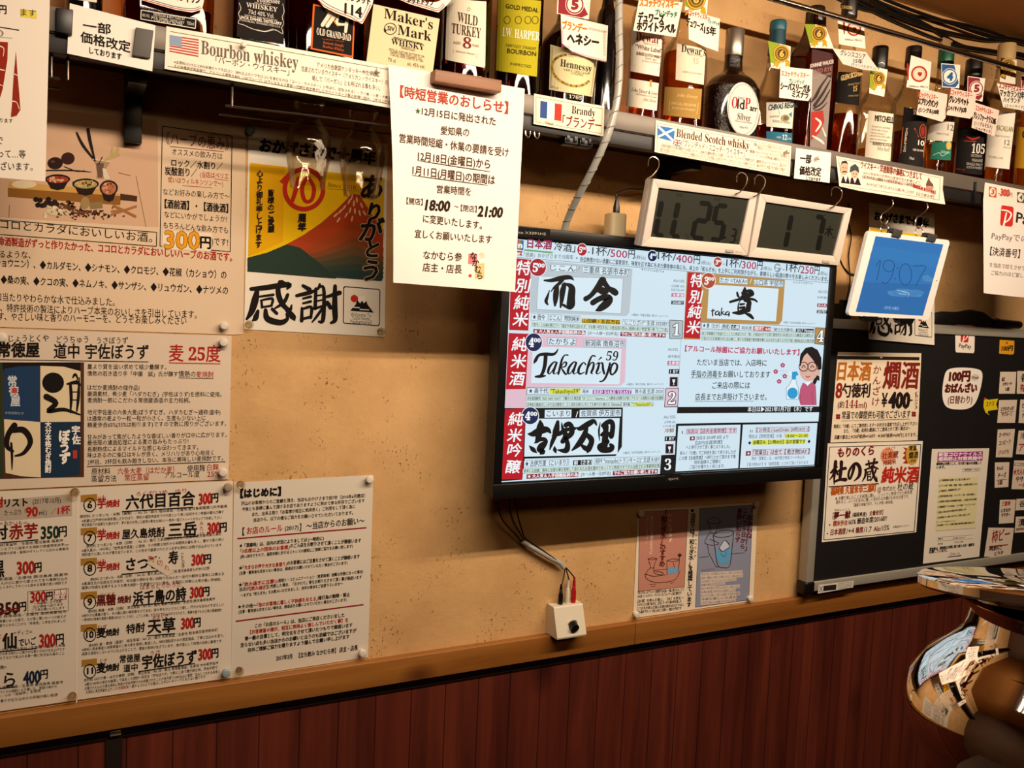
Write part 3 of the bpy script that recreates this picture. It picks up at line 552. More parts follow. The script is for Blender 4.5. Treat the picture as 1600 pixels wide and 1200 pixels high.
# --- thank-you posters -----------------------------------------------------
def thanks(name, surf, poly, warp, label):
    s = Sheet(name, surf, poly, '#e9e0d0', label=label, cat='poster'); s.warp = warp; s.crop(370, 180, .3)
    s.T('おかげさまで十周年', 118, 188, 716, 258, 66, b=8, sh=.12)
    s.P([(68, 248), (770, 328), (755, 862), (57, 812)], '#e3b800', 1)
    s.P([(68, 248), (250, 269), (240, 660), (60, 735)], '#dba400', 2)
    top = [(57, 742), (160, 715), (260, 672), (350, 622), (440, 560), (520, 490), (575, 435), (600, 408), (640, 415), (675, 470), (715, 535), (765, 598)]
    bands = [('#a53c16', 0), ('#96401a', .35), ('#7a4220', .52), ('#5c4228', .62), ('#43412e', .72), ('#2f3d33', .82), ('#233a36', .9)]
    for k, (c, f) in enumerate(bands):
        up_ = [(x, y+(815+50*(x-57)/700-y)*f) for x, y in top]
        s.P(up_+[(755, 862), (57, 812)], c, 3+k)
    s.P([(57, 742), (160, 715), (260, 672), (330, 690), (420, 760), (520, 850), (57, 812)], '#26382f', 10)
    for (x, y, a) in ((600, 425, .3), (585, 450, .5), (610, 460, .1), (625, 440, -.1), (560, 480, .6), (590, 495, .3), (540, 500, .7), (615, 500, 0), (650, 470, -.4), (570, 520, .5), (640, 510, -.2), (515, 520, .8), (530, 545, .6), (600, 540, .2), (665, 510, -.5)):
        s.O(x, y, 4.5, 17, '#dcb898', 11, 10, a)
    s.ring(350, 385, 112, 116, 24, '#b8281c', 4, 40); s.P([(222, 345), (265, 300), (290, 275), (300, 305), (262, 340), (250, 362)], '#b8281c', 5)
    s.K([[(318, 325, 14), (310, 380, 24), (290, 445, 20)], [(365, 325, 18), (340, 380, 22), (355, 445, 20), (390, 440, 20), (402, 380, 22), (375, 325, 18)]], '#b8281c', 5)
    s.T('𝑆𝑖𝑛𝑐𝑒 2010', 472, 372, 620, 388, 22).L(470, 382, 630, 396, 2)
    s.V('周年', 340, 512, 338, 605, 42, b=4, layer=12).V('心より御礼申し上げます', 120, 285, 112, 692, 34, b=2, layer=12).V('皆様のご愛顧', 176, 385, 178, 612, 34, b=2, layer=12)
    for ch, x, y, z in (('あ', 690, 375, 124), ('り', 705, 502, 90), ('が', 685, 598, 118), ('と', 695, 696, 88), ('う', 685, 808, 108)):
        for c, b, l in (('#e0bc92', 15, 12), ('k', 9, 13)): s.T(ch, x-z/2, y+z/2, x+z/2, y+z/2+4, z, c, b=b, sh=.15, layer=l)
    s.K(BR_KAN, 'k', 3, 1.25); s.K(BR_SHA, 'k', 3, 1.25)
    s.P([(562, 890), (740, 905), (748, 915), (745, 1090), (738, 1099), (560, 1086), (552, 1078), (554, 898)], 'k', 1).P([(565, 896), (738, 910), (743, 917), (740, 1086), (735, 1094), (562, 1081), (557, 1075), (559, 902)], '#e9e0d0', 2)
    s.O(612, 955, 19, 19, '#c22a1c', 3).P([(632, 942), (668, 944), (680, 985), (712, 1028), (590, 1018), (620, 985)], 'k', 4).P([(632, 942), (668, 944), (674, 968), (662, 980), (652, 966), (642, 980), (630, 966)], '#f4ece0', 5).L(600, 1000, 640, 1003, 6, '#e9e0d0', 5).L(640, 1012, 690, 1014, 6, '#e9e0d0', 5)
    s.T('Welcome To', 592, 1046, 700, 1052, 19).T('Tachi-Nomi', 598, 1064, 692, 1070, 19).T('Nakamura3', 592, 1084, 702, 1090, 21)
    return s
BR_KAN = [[(108, 905, 16), (96, 960, 30), (78, 1020, 26), (52, 1062, 10)], [(75, 905, 16), (150, 898, 22), (270, 882, 22), (262, 905, 8)], [(118, 945, 9), (190, 935, 12)], [(128, 965, 10), (132, 1000, 12)], [(125, 965, 8), (185, 955, 12), (180, 992, 10)], [(132, 1000, 9), (182, 992, 10)],
          [(225, 868, 16), (215, 920, 22), (235, 980, 22), (275, 1015, 16), (285, 990, 8)], [(265, 935, 14), (245, 975, 16), (200, 1005, 8)], [(235, 865, 12), (258, 880, 12)],
          [(110, 1020, 14), (98, 1055, 24), (85, 1068, 10)], [(150, 1015, 16), (160, 1060, 26), (225, 1080, 24), (262, 1062, 16), (258, 1035, 8)], [(185, 1010, 14), (208, 1032, 14)], [(262, 1015, 18), (292, 1050, 26), (300, 1065, 10)]]
BR_SHA = [[(345, 888, 14), (378, 908, 20)], [(312, 940, 14), (375, 925, 18), (410, 912, 10)], [(345, 955, 9), (385, 945, 12)], [(345, 980, 9), (385, 970, 12)], [(340, 1005, 12), (338, 1070, 16)], [(342, 1010, 10), (388, 1000, 14), (385, 1055, 12)], [(338, 1062, 12), (388, 1050, 12)],
          [(432, 880, 10), (424, 905, 10)], [(412, 905, 14), (408, 1005, 16)], [(412, 908, 10), (452, 900, 14), (450, 1060, 18), (428, 1075, 10)], [(416, 940, 7), (446, 935, 8)], [(416, 968, 7), (446, 962, 8)], [(395, 1010, 10), (462, 990, 12)], [(450, 1000, 12), (415, 1050, 12), (392, 1078, 6)],
          [(470, 945, 12), (535, 925, 20)], [(512, 890, 16), (510, 1000, 24), (512, 1065, 20), (490, 1082, 10)], [(472, 975, 16), (488, 1002, 18)]]
Q1 = [(388.6, 195), (605.5, 225), (601, 526.5), (381.4, 514.5)]; Q2 = [(1358, 316.5), (1460, 333), (1460, 539), (1357, 530)]
thanks('thank_you_poster', wallp(-.0006), Q1, None, 'yellow and red mountain poster of thanks hanging behind two upside-down glasses')
def to_q2(p):
    a, b, c, d = [np.array(q) for q in Q1]; out = []
    A = np.stack([b-a, d-a], 1); inv = np.linalg.inv(A); a2, b2, c2, d2 = [np.array(q) for q in Q2]
    for q in p:
        u, v = inv @ (q-a)
        for _ in range(6):
            r = (a*(1-u)+b*u)*(1-v)+(d*(1-u)+c*u)*v-q; du = (b-a)*(1-v)+(c-d)*v; dv = (d-a)*(1-u)+(c-b)*u
            st = np.linalg.solve(np.stack([du, dv], 1), r); u -= st[0]; v -= st[1]
        out.append((a2*(1-u)+b2*u)*(1-v)+(d2*(1-u)+c2*u)*v)
    return np.array(out)
thanks('thank_you_poster', wallp(-.0345), Q2, to_q2, 'poster of thanks mostly covered by the tablet, only its top and bottom edges showing')
# --- water poster ----------------------------------------------------------
s = Sheet('water_poster', wallp(-.0006), [(997, 797), (1184, 785), (1177, 939), (989, 966)], '#e3d2bb', label='landscape sheet of two panels, salmon pink and slate blue, below the television', cat='poster')
s.crop(960, 760, .1917)
s.P([(205, 207), (600, 188), (570, 820), (195, 855)], '#bd8270', 1).box([(205, 207), (600, 188), (570, 820), (195, 855)], 3, '#4a2018')
s.P([(697, 180), (1130, 150), (1095, 925), (660, 985)], '#85899f', 1).box([(697, 180), (1130, 150), (1095, 925), (660, 985)], 3, '#2c2c44')
s.V('「和らぎ水」のすすめ', 405, 198, 385, 655, 48, '#5c1810', b=4).V('いいときみず', 452, 215, 455, 460, 30, '#f0d8c8', b=2).V('おいしいお酒とともに', 305, 240, 298, 555, 28, '#f0d8c8', b=1).V('（やわらぎみず）', 268, 230, 265, 470, 22, '#f0d8c8')
s.K([[(275, 590, 4), (292, 640, 4), (296, 662, 4), (322, 662, 4), (326, 640, 4), (346, 588, 4)], [(275, 590, 4), (310, 582, 4), (346, 588, 4), (312, 598, 3), (276, 591, 3)], [(296, 662, 4), (268, 690, 4), (262, 720, 4)], [(322, 662, 4), (326, 705, 4), (380, 720, 4), (400, 710, 4), (380, 698, 4), (330, 690, 4)],
     [(250, 712, 4), (262, 752, 4), (330, 782, 4), (420, 780, 4), (500, 755, 4), (535, 690, 4)], [(250, 712, 4), (320, 732, 4), (420, 720, 4)], [(320, 685, 3), (430, 672, 3)], [(285, 800, 3), (340, 795, 3)], [(300, 815, 3), (335, 812, 3)], [(460, 790, 3), (490, 780, 3)], [(428, 605, 4), (430, 720, 4)], [(530, 598, 4), (522, 695, 4)], [(428, 605, 4), (480, 590, 4), (530, 598, 4), (480, 612, 3), (428, 605, 3)], [(490, 660, 3), (480, 620, 3)], [(525, 600, 4), (535, 560, 6)]], '#3a1a14', 4)
s.P([(431, 668), (470, 665), (524, 660), (520, 698), (470, 712), (431, 712)], '#6aa0c8', 3); s.O(532, 560, 16, 14, '#4a2018', 4, 9)
for i, t in enumerate(('「和らぎ水」はアルコール度数が日本酒と一緒に飲む水のことで', 'お冷酒・ビールやワイン・ウイスキーなどチェイサーと同じ意味です', '【お酒】を飲んだ後に、【水】を飲む〜', 'そのひと口で繰り返せば、交互にすっきり酒の味を楽しみ', 'じつは水を飲んだ後にお酒を飲めるだけでなく', '飲み過ぎずゆっくり楽しめば二日酔い・脱水の予防です')): s.T(t, 190-4*(i > 2), 880+i*30+(8 if i > 1 else 0), 565-(i % 2)*20, 852+i*29+(8 if i > 1 else 0), 24, b=.5)
s.V('※当店では「和らぎ水」を推奨しています', 642, 175, 605, 985, 40, b=3).V('やわらぎみず', 668, 385, 655, 585, 20)
s.V('「お水もね！」', 1108, 180, 1082, 525, 50, '#64160e', b=4).V('これで今日から', 1066, 172, 1040, 515, 40, '#4a1410', b=3).V('悪酔い知らず', 1022, 180, 1000, 460, 42, '#64160e', b=3)
s.K([[(752, 285, 4), (800, 255, 4), (850, 262, 4), (862, 290, 4), (810, 305, 4), (760, 292, 4)], [(758, 290, 4), (785, 350, 4), (780, 375, 4), (820, 380, 4), (838, 340, 4), (858, 285, 4)], [(780, 375, 4), (745, 430, 4), (742, 465, 4), (800, 480, 4), (848, 468, 5), (840, 455, 4), (780, 430, 4)], [(760, 475, 4), (770, 540, 4), (800, 600, 4), (830, 655, 4), (850, 650, 4)], [(805, 400, 5), (850, 365, 5), (930, 355, 5), (972, 372, 5), (940, 405, 5), (860, 415, 5), (808, 402, 5)], [(806, 405, 5), (822, 520, 5), (842, 640, 5), (890, 662, 5), (940, 645, 5), (960, 500, 5), (972, 375, 5)], [(690, 580, 3), (770, 570, 3)], [(950, 550, 3), (1060, 540, 3)]], '#241a2c', 4)
s.P([(822, 520), (890, 530), (955, 495), (940, 600), (925, 625), (870, 632), (838, 600)], '#5a9cc8', 3); s.K([[(855, 500, 4), (900, 438, 4), (940, 490, 4), (880, 530, 4), (855, 500, 4)], [(862, 545, 3), (900, 575, 3), (910, 530, 3)]], '#241a2c', 5); s.P([(855, 500), (900, 438), (940, 490), (880, 530)], '#b8c0d4', 4)
for i, x1 in enumerate((820, 1040, 1045, 990, 900, 1020, 985, 1020, 990, 985)):
    y = 700+i*29; s.P([(702, y-26), (x1+4, y-46), (x1+4, y-18), (702, y+6)], '#cdbfb4' if i else '#85899f', 2)
    s.T(('やわらぎみずとは', '「和らぎ水」はお酒をよりおいしく楽しむための水', '深酒・悪酔いを防いで体にやさしい飲み方です', '口の中をリフレッシュしてくれるので', '料理の味も引き立ちます', '次の一杯がまたいちだんとおいしく感じられる', 'お酒の合間に水をひと口飲むことで', 'ゆっくりと楽しく長くお酒とつきあう知恵', '今夜も楽しいお酒を', 'どうぞごゆっくりお楽しみくださいませ')[i], 706, y, x1, y-20, 20, '#4a2a24' if i else '#64160e')
# ================================================================ papers on the shelf lip
LP = wallp(LIP_Y-.0004)
s = Sheet('price_revision_card', LP, [(109, 5), (243, 39.6), (238, 111.4), (105, 83.6)], '#efe8dc', label='white handwritten card held by a square grey magnet at the lip', cat='card')
s.crop(0, 0, .2)
s.T('一部', 650, 236, 865, 272, 78, b=4).T('価格改定', 630, 328, 1018, 412, 82, b=4).T('しております', 700, 418, 950, 470, 50, b=3)
s = Sheet('bourbon_section_sign', LP, [(260, 41), (640, 108), (640, 174), (257, 107.5)], '#efe4d2', label='long cream shelf sign with the American flag and grey serif heading', cat='sign')
s.crop(0, 0, 1)
s.L(266, 49, 640, 114.5, .8, '#5a5048'); s.L(262, 103.5, 640, 168, .8, '#5a5048')
fl = [(265, 54.5), (311, 61.5), (310, 91), (264.5, 82.5)]; A, B_, C_, D_ = [np.array(p) for p in fl]
for i in range(7): s.P([A+(D_-A)*i/7, B_+(C_-B_)*i/7, B_+(C_-B_)*(i+.55)/7, A+(D_-A)*(i+.55)/7], '#b8504a', 1)
s.P([A, A+(B_-A)*.42, A+(B_-A)*.42+(C_-B_)*.54, A+(D_-A)*.54], '#8a9cb4', 2)
s.T('𝐁𝐨𝐮𝐫𝐛𝐨𝐧 𝐰𝐡𝐢𝐬𝐤𝐞𝐲', 314, 84, 466, 108, 21, '#6a6052').T('「バーボン・ウイスキー」', 337, 98.5, 452, 118, 11, '#4a3c30')
s.T('※主原料は51%以上80%未満のトウモロコシ（80%以上のトウモロコシを含むものは「コーン・ウイスキー」と呼ばれ、区別される）・ライ麦・小麦・大麦などを原料とし', 272, 99, 640, 160.5, 4.8, '#5a4c40').T('その後連続式蒸留機で、アルコール度数を80%（160プルーフ）以下となるよう蒸留〜内側を焼き焦がしたホワイトオーク製の新樽に詰め、2年以上貯蔵熟成をさせる', 272, 105.6, 640, 167.2, 4.8, '#5a4c40')
s.T('アメリカ合衆国ケンタッキー州を中心に', 495, 105, 593, 121, 8, '#4a3c30').T('生産されているウイスキー（アメリカン・ウイスキー）の', 471, 111, 606, 133, 8, '#4a3c30').T('略して「バーボン」とも呼ばれる事も多い。', 488, 126, 594, 142, 8, '#4a3c30')
s = Sheet('brandy_section_sign', LP, [(834.5, 146.2), (944.5, 166.2), (943, 213), (833.7, 193.7)], '#efe0c8', label='cream shelf sign with the French flag, hung under the gold-labelled cognac', cat='sign')
s.crop(800, 0, .25)
s.box([(150, 605), (565, 680), (560, 835), (150, 762)], 2, '#5a5048')
s.P([(178, 630), (222, 637), (218, 742), (175, 735)], '#33508a', 1).P([(222, 637), (268, 645), (264, 750), (218, 742)], '#f4eee2', 1).P([(268, 645), (312, 652), (308, 757), (264, 750)], '#c23a2c', 1)
s.T('France', 210, 772, 258, 780, 16).T('𝐁𝐫𝐚𝐧𝐝𝐲', 372, 708, 520, 730, 48, '#2a1c14').T('「ブランデー', 315, 788, 555, 820, 66, '#7a2418', b=2)
s = Sheet('scotch_section_sign', LP, [(1025, 187.9), (1236.5, 228.4), (1234, 275.6), (1130, 257), (1022.7, 237.4)], '#efe2cc', label='long cream shelf sign with blue saltire and Union flags', cat='sign')
s.crop(980, 180, .225)
s.box([(212, 55), (1125, 228), (1118, 408), (208, 248)], 2, '#7a6a5a')
s.P([(212, 72), (330, 92), (325, 185), (210, 155)], '#3a74b4', 1).L(216, 78, 322, 180, 15, '#eef0ee', 2).L(326, 98, 214, 150, 15, '#eef0ee', 2)
s.P([(322, 165), (380, 176), (375, 218), (320, 207)], '#28406a', 3).L(324, 168, 374, 215, 7, 'w', 4).L(378, 178, 322, 205, 7, 'w', 4).L(350, 170, 348, 213, 12, 'w', 5).L(321, 187, 378, 197, 12, 'w', 5).L(350, 170, 348, 213, 6, '#b02a24', 6).L(321, 187, 378, 197, 6, '#b02a24', 6)
s.T('𝐁𝐥𝐞𝐧𝐝𝐞𝐝 𝐒𝐜𝐨𝐭𝐜𝐡 𝐰𝐡𝐢𝐬𝐤𝐲', 340, 150, 848, 240, 58, '#5a2c20').T('「ブレンデッド・スコッチ・ウイスキー」', 385, 217, 815, 290, 46, '#4a2a20')
s.T('※ 麦芽を乾燥させる際に燃焼させる泥炭（ピート）に由来する独特の煙のような香り（スモーキーフレーバー）が特徴であり、個性的なモルトウイスキーと、柔らかで', 232, 222, 1105, 366, 24, '#5a4438').T('軽やかな味わいのグレーンウイスキー〜多様なモルトのバランスを主役にしながらデザインされたシンフォニーの様なブレンド。飲みやすさと完成された味わいが魅力！', 230, 250, 1100, 394, 24, '#5a4438')
for i, t in enumerate(('英国スコットランドで製造されるウイスキー', '軽快なグレーンウイスキーをベースに', '個性豊かなモルトウイスキーをブレンドして作られる', 'ストレートウイスキーを世界各国へ展開されたブランド')): s.T(t, (880, 905, 850, 848)[i], 212+i*24, (1080, 1068, 1108, 1110)[i], 246+i*26+(4 if i > 1 else 0), 20, '#5a4438')
s = Sheet('price_revision_card', LP, [(1243.7, 231.2), (1298.7, 238.7), (1296.2, 285.7), (1240.5, 278.7)], '#efe6da', label='small white handwritten card with one white pin between two printed shelf signs', cat='card')
s.crop(1200, 0, .25)
s.T('一部', 198, 1016, 268, 1024, 54, b=3).T('価格改定', 195, 1092, 330, 1104, 54, b=3).T('しております', 240, 1124, 328, 1134, 20, b=2)
s = Sheet('whisky_price_sign', LP, [(1306.2, 243.7), (1474, 276), (1473, 296), (1477, 319.5), (1345, 298.5), (1311.5, 291)], '#ecdccb', label='curled shelf sign with drawings of a moustached man and a woman in a hat', cat='sign')
s.crop(1200, 0, .25)
s.box([(440, 990), (1078, 1112), (1070, 1250), (470, 1160)], 2, '#7a6a5a')
s.P([(455, 1142), (470, 1100), (500, 1100), (512, 1150)], '#241a1a', 2).P([(472, 1098), (486, 1140), (498, 1100)], '#f0e8dc', 3).O(478, 1050, 24, 44, '#d8a88a', 3).P([(456, 1030), (462, 1008), (490, 1004), (502, 1030), (488, 1020), (468, 1020)], '#2a1c1a', 4).K([[(466, 1076, 6), (480, 1072, 7), (494, 1077, 6)]], '#2a1c1a', 5).O(470, 1048, 3, 4, 'k', 5, 8).O(488, 1050, 3, 4, 'k', 5, 8)
s.P([(512, 1150), (520, 1110), (565, 1112), (582, 1158)], '#241a1a', 2).P([(530, 1110), (543, 1145), (556, 1112)], '#f0e8dc', 3).O(543, 1080, 23, 36, '#dcae92', 3).P([(510, 1078), (516, 1040), (545, 1024), (566, 1045), (570, 1082), (545, 1064)], '#3c4448', 4).O(535, 1085, 3, 4, 'k', 5, 8).O(552, 1087, 3, 4, 'k', 5, 8).O(543, 1104, 5, 3, '#b03a30', 5, 8)
s.T('ウイスキー・洋酒類等の価格につきまして', 578, 1052, 960, 1126, 44, '#7a3024', b=2)
for i, t in enumerate(('※2015年前半の世界的な原酒不足の影響により', '人気のある銘柄の仕入れが難しい状況にあり')): s.T(t, 596, 1088+i*27, 950, 1150+i*27, 17, '#8a6a5c')
s.crop(1300, 280, .2166).T('当店でのお出し価格もその都度見直しております変更により', 215, -8, 640, 62, 24, '#6a4a40').T('あらかじめご了承下さいますようお願い申し上げます', 250, 45, 590, 108, 22, '#6a4a40').T('【価格銘柄 毎日の更新】', 585, 60, 745, 110, 24, '#a03024', b=2).T('【立ち飲み参】', 610, 115, 735, 140, 22, '#6a4a40')
s.P([(678, 40), (685, 15), (695, 0), (702, 0), (712, 18), (728, 35), (732, 55), (705, 50), (680, 48)], '#6a4a3c', 2).P([(678, 48), (735, 60), (720, 82), (680, 70)], '#b8806c', 3).L(699, -8, 699, 8, 10, '#a03024', 3)
s = Sheet('glass_price_card', wallp(LIP_Y-.001), [(1539, 285), (1645, 306), (1645, 333.5), (1536.5, 309.5)], '#eadbca', label='white card strip with numbered price squares, above the payment notice', cat='card')
s.crop(1440, 260, .1833)
for (x, y, n, c) in ((575, 170, '3', '#b85040'), (815, 217, '4', '#4a5050')): s.P([(x, y), (x+65, y+12), (x+63, y+98), (x-2, y+88)], c, 1).O(x+30, y+48, 26, 36, '#eadbca', 2).T(n, x+20, y+66, x+42, y+68, 40, c, b=5, layer=4)
s.T('=', 648, 238, 668, 241, 16).T('300', 672, 248, 745, 258, 58, '#b8483a', b=8).T('円', 745, 262, 772, 266, 40)
s = Sheet('payment_notice', wallp(LIP_Y-.0012), [(1536.2, 309.5), (1645, 333.5), (1645, 467), (1590, 464), (1537, 458)], '#e6dcd4', label='white payment notice with a red square logo hanging from the lip', cat='notice')
s.crop(1440, 260, .1833)
def pp(s, x0, y0, x1, y1, layer=1):
    wd, hg = x1-x0, y1-y0
    s.P([(x0+wd*.12, y0), (x1-wd*.08, y0+hg*.07), (x1, y0+hg*.16), (x1-wd*.06, y1-hg*.1), (x1-wd*.18, y1), (x0+wd*.02, y1-hg*.06), (x0-wd*.02, y1-hg*.2), (x0+wd*.06, y0+hg*.1)], '#c42a24', layer)
    s.K([[(x0+wd*.12, y0+hg*.22, wd*.1), (x0+wd*.55, y0+hg*.27, wd*.1), (x0+wd*.82, y0+hg*.42, wd*.12), (x0+wd*.62, y0+hg*.68, wd*.11), (x0+wd*.25, y0+hg*.82, wd*.08)], [(x0+wd*.45, y0+hg*.36, wd*.1), (x0+wd*.24, y0+hg*.96, wd*.14)]], '#f4ece4', layer+1)
pp(s, 672, 330, 785, 515)
s.T('PayPay', 805, 475, 1120, 548, 85, '#2a2422', b=5).T('PayPayでの', 595, 622, 900, 650, 62, '#6a5f5a').T('【決済番号】', 582, 758, 835, 782, 70, '#3a302c', b=2).T('を当店で控えさせて頂きまして', 578, 856, 1050, 905, 36, '#6a5f5a').T('ご協力のほど宜しくお願い', 590, 924, 1010, 962, 36, '#6a5f5a')
s = Sheet('hanging_menu_sheet', wallp(LIP_Y-.006), [(-70, -24), (78, -6), (71, 283.5), (-70, 272)], '#e6dccd', label='white sheet with red brush shapes hanging in the upper corner', cat='notice')
s.crop(0, 0, .2)
s.T('円', -10, 105, 52, 110, 68, b=3).P([(160, 70), (285, 85), (288, 148), (160, 132)], '#dccb50', 1).T('ます', 162, 122, 280, 132, 56).L(-60, 202, 150, 236, 8).T('()', -40, 270, 30, 275, 40, '#8a8078').L(-60, 285, 95, 298, 3, '#8a8078')
s.P([(-80, 318), (62, 330), (58, 470), (20, 700), (-10, 800), (-80, 800)], '#8e2610', 1).P([(125, 400), (136, 560), (150, 720), (160, 858), (130, 905), (85, 916), (95, 800), (105, 620)], '#8e2610', 1)
s.K([[(0, 360, 10), (30, 380, 6), (25, 440, 4)], [(105, 575, 8), (140, 590, 6)], [(95, 790, 10), (130, 800, 5), (150, 850, 6)], [(-10, 540, 8), (35, 550, 8)], [(-5, 660, 6), (20, 670, 5)]], '#e6dccd', 2)
s.T('なっております', -150, 948, 100, 962, 34)
s.crop(0, 180, .25).T('で', -30, 180, 20, 185, 50).T('によって…等', -100, 262, 160, 270, 50).T('ありがとうございます。', -280, 336, 205, 348, 50)
# the closing-hours notice, curling at its edge
def curl(p, xy):
    p = p.copy(); t = np.clip((1.93-p[:, 2])/.33, 0, 1); u = np.clip((p[:, 0]-.07)/.21, 0, 1)
    p[:, 1] -= .010*np.sin(t*math.pi)*(1-u)**2 - .004*t*u; return p
s = Sheet('short_hours_notice', wallp(LIP_Y-.0035), [(606, 101.5), (820, 138.6), (806, 456), (615, 442)], '#f0e6de', grid=(10, 16), bow=curl, label='bright white notice of shortened hours hung by a walnut block', cat='notice')
s.poly = [(605.5, 101.5), (820, 138.6), (806.5, 456), (614.5, 441.5)]
s.crop(590, 100, .3085)
s.T('【時短営業のおしらせ】', 108, 172, 660, 252, 58, '#a8402e', b=3)
for t, x0, y0, x1, y1, h, b in (('12月15日に発出された', 218, 262, 598, 312, 40, 2), ('愛知県の', 315, 360, 462, 370, 42, 1.5), ('営業時間短縮・休業の要請を受け', 100, 402, 665, 472, 44, 1.5), ('12月18日(金曜日)から', 196, 492, 570, 532, 46, 2), ('1月11日(月曜日)の期間は', 168, 564, 595, 612, 46, 2), ('営業時間を', 295, 655, 472, 668, 40, 1.5), ('【開店】', 138, 712, 222, 718, 32, 1), ('〜', 384, 732, 408, 734, 20, 2), ('【閉店】', 420, 746, 502, 752, 32, 1), ('に変更いたします。', 225, 804, 530, 838, 40, 1.5), ('宜しくお願いいたします', 183, 880, 580, 910, 40, 1.5), ('なかむら参', 230, 988, 428, 1000, 42, 1.5), ('店主・店長', 228, 1050, 428, 1062, 42, 1.5)): s.T(t, x0, y0, x1, y1, h, 'b', b=b)
s.T('18:00', 236, 740, 360, 747, 50, '#2a1a12', b=6, sh=.1).T('21:00', 508, 770, 632, 777, 50, '#2a1a12', b=6, sh=.1).O(197, 240, 4, 4, '#3c5c3c', 2).T('★', 180, 258, 214, 262, 36, '#3c5c3c').L(194, 492, 572, 545, 3, 'b').L(165, 567, 560, 614, 3, 'b')
s.P([(462, 960), (508, 962), (506, 1015), (460, 1012)], '#d07a78', 1).P([(500, 1012), (545, 1008), (543, 1088), (495, 1086)], '#e6c084', 1).V('なかむら', 480, 955, 525, 1090, 36, '#2a1a12', b=2).O(472, 1072, 8, 8, '#c0402a', 2).T('参', 512, 985, 545, 988, 34, '#d8c8a0')

# ================================================================ television
tv = thing('television', 'black flat television showing a bright sake menu', 'television', (.636, -.06, 1.272))
TX0, TX1, TZ0, TZ1 = .2725, 1.0015, 1.272, 1.706
SX0, SX1, SZ0, SZ1 = .2873, .9857, 1.2954, 1.6883
m = MB()
m.box((TX0, -.1045, TZ0), (TX1, -.0995, SZ0), .0012).box((TX0, -.1045, SZ1), (TX1, -.0995, TZ1), .0012).box((TX0, -.1045, SZ0), (SX0, -.0995, SZ1), .0008).box((SX1, -.1045, SZ0), (TX1, -.0995, SZ1), .0008)
bez = m.obj('bezel', BLACKPL, tv)
MB().box((TX0+.001, -.0995, TZ0+.001), (TX1-.001, -.066, TZ1-.001), .004).box((.40, -.066, TZ0+.05), (.88, -.045, TZ1-.08), .006).obj('housing', DARKPL, tv)
MB().box((.55, -.045, 1.42), (.72, -.028, 1.58), .002).box((.60, -.028, 1.46), (.67, -.0005, 1.54), .002).obj('wall_bracket', BLACKPL, tv)
sc = Sheet('screen', wallp(-.1001), [(800, 373), (1297, 418), (1272.5, 728), (780.5, 753.5)], '#cfe5f1', emit=True, parent=tv)
LITE, GREY, MAG, DRED = '#d6e9f3', '#b9c6cc', '#b0204c', '#b81424'
sc.crop(760, 340, .1875)
def badge(cx, cy, rx, ry, col, a, z, big=1.0):
    sc.O(cx, cy, rx+5, ry+5, '#f0f4f6', 3).O(cx, cy, rx, ry, col, 4)
    sc.T(a, cx-rx*.62, cy+ry*.5, cx-rx*.02, cy+ry*.52, ry*.95*big, '#f4f6f8', b=rx*.06, layer=5).T(z, cx+rx*.02, cy-ry*.02, cx+rx*.82, cy+ry*.02, ry*.42*big, '#f4f6f8', b=rx*.03, layer=5)
def plate(x0, y0, x1, y1, h, txt, c='#1e2226', bg=LITE, pad=6, b=0.5, line=2, layer=3, inner=None, sh=0):
    """a framed strip of writing"""
    sl = (y1-y0)/(x1-x0); q = [(x0-pad, y0-h-pad*.6-sl*pad), (x1+pad, y1-h-pad*.6+sl*pad), (x1+pad-2, y1+pad*.6+sl*pad), (x0-pad-2, y0+pad*.6-sl*pad)]
    sc.P(q, bg, layer-1)
    if line: sc.box(q, line, '#3a4248', layer)
    if txt: sc.T(txt, x0, y0, x1, y1, h, c, b=b, layer=layer+1, sh=sh)
for i, c in enumerate(('#a03a8a', '#d06a2a', '#3a8a4a', '#2a5aa8')): sc.P([(255+i*14, 182+i*2), (269+i*14, 184+i*2), (265+i*14, 268+i*2), (251+i*14, 266+i*2)], c, 1)
sc.T('n', 266, 250, 296, 252, 44, '#e8f0f4', b=8)
sc.P([(240, 275), (305, 280), (290, 300), (303, 318), (238, 312)], '#b03038', 1).T('ar', 250, 308, 285, 311, 28, '#f0f4f6', b=3)
sc.T('日本酒', 340, 252, 540, 266, 74, '#96204a', b=5).P([(315, 262), (555, 285), (552, 300), (312, 276)], '#7ab87a', 1).T('𝐴𝑛𝑛𝑖𝑣𝑒𝑟𝑠𝑎𝑟𝑦', 320, 278, 540, 296, 14, '#2a6a3a')
sc.T('「冷酒」', 535, 272, 738, 290, 72, b=2).T('「感謝」おかげさまで10周年', 312, 326, 724, 350, 36).T('※', 742, 350, 772, 352, 26)
badge(797, 268, 40, 50, '#a81a2c', '𝟓', '𝟎𝟎'); sc.T('⇒', 838, 300, 866, 302, 26)
def price(x, y, x2, y2, h, n):
    d = x2-x; f = lambda t: (x+d*t, y+(y2-y)*t)
    sc.T('1杯/', *f(0), *f(.34), h, '#2a2e34', b=1.5).T(n, *f(.345), *f(.655), h*.82, MAG, b=1.5).T('円', *f(.665), *f(.80), h, '#2a2e34', b=1.5).T('(税込)', *f(.815), *f(1), h*.42, '#2a2e34')
price(880, 312, 1325, 352, 74, '500'); badge(1383, 320, 38, 45, '#1a2a54', '𝟒', '𝟎𝟎'); sc.T('⇒', 1424, 350, 1445, 352, 24)
sc.crop(1040, 360, .175)
price(-72, 262, 402, 312, 78, '400'); badge(466, 284, 36, 44, '#b0402c', '𝟑', '𝟎𝟎'); sc.T('⇒', 508, 312, 530, 314, 24)
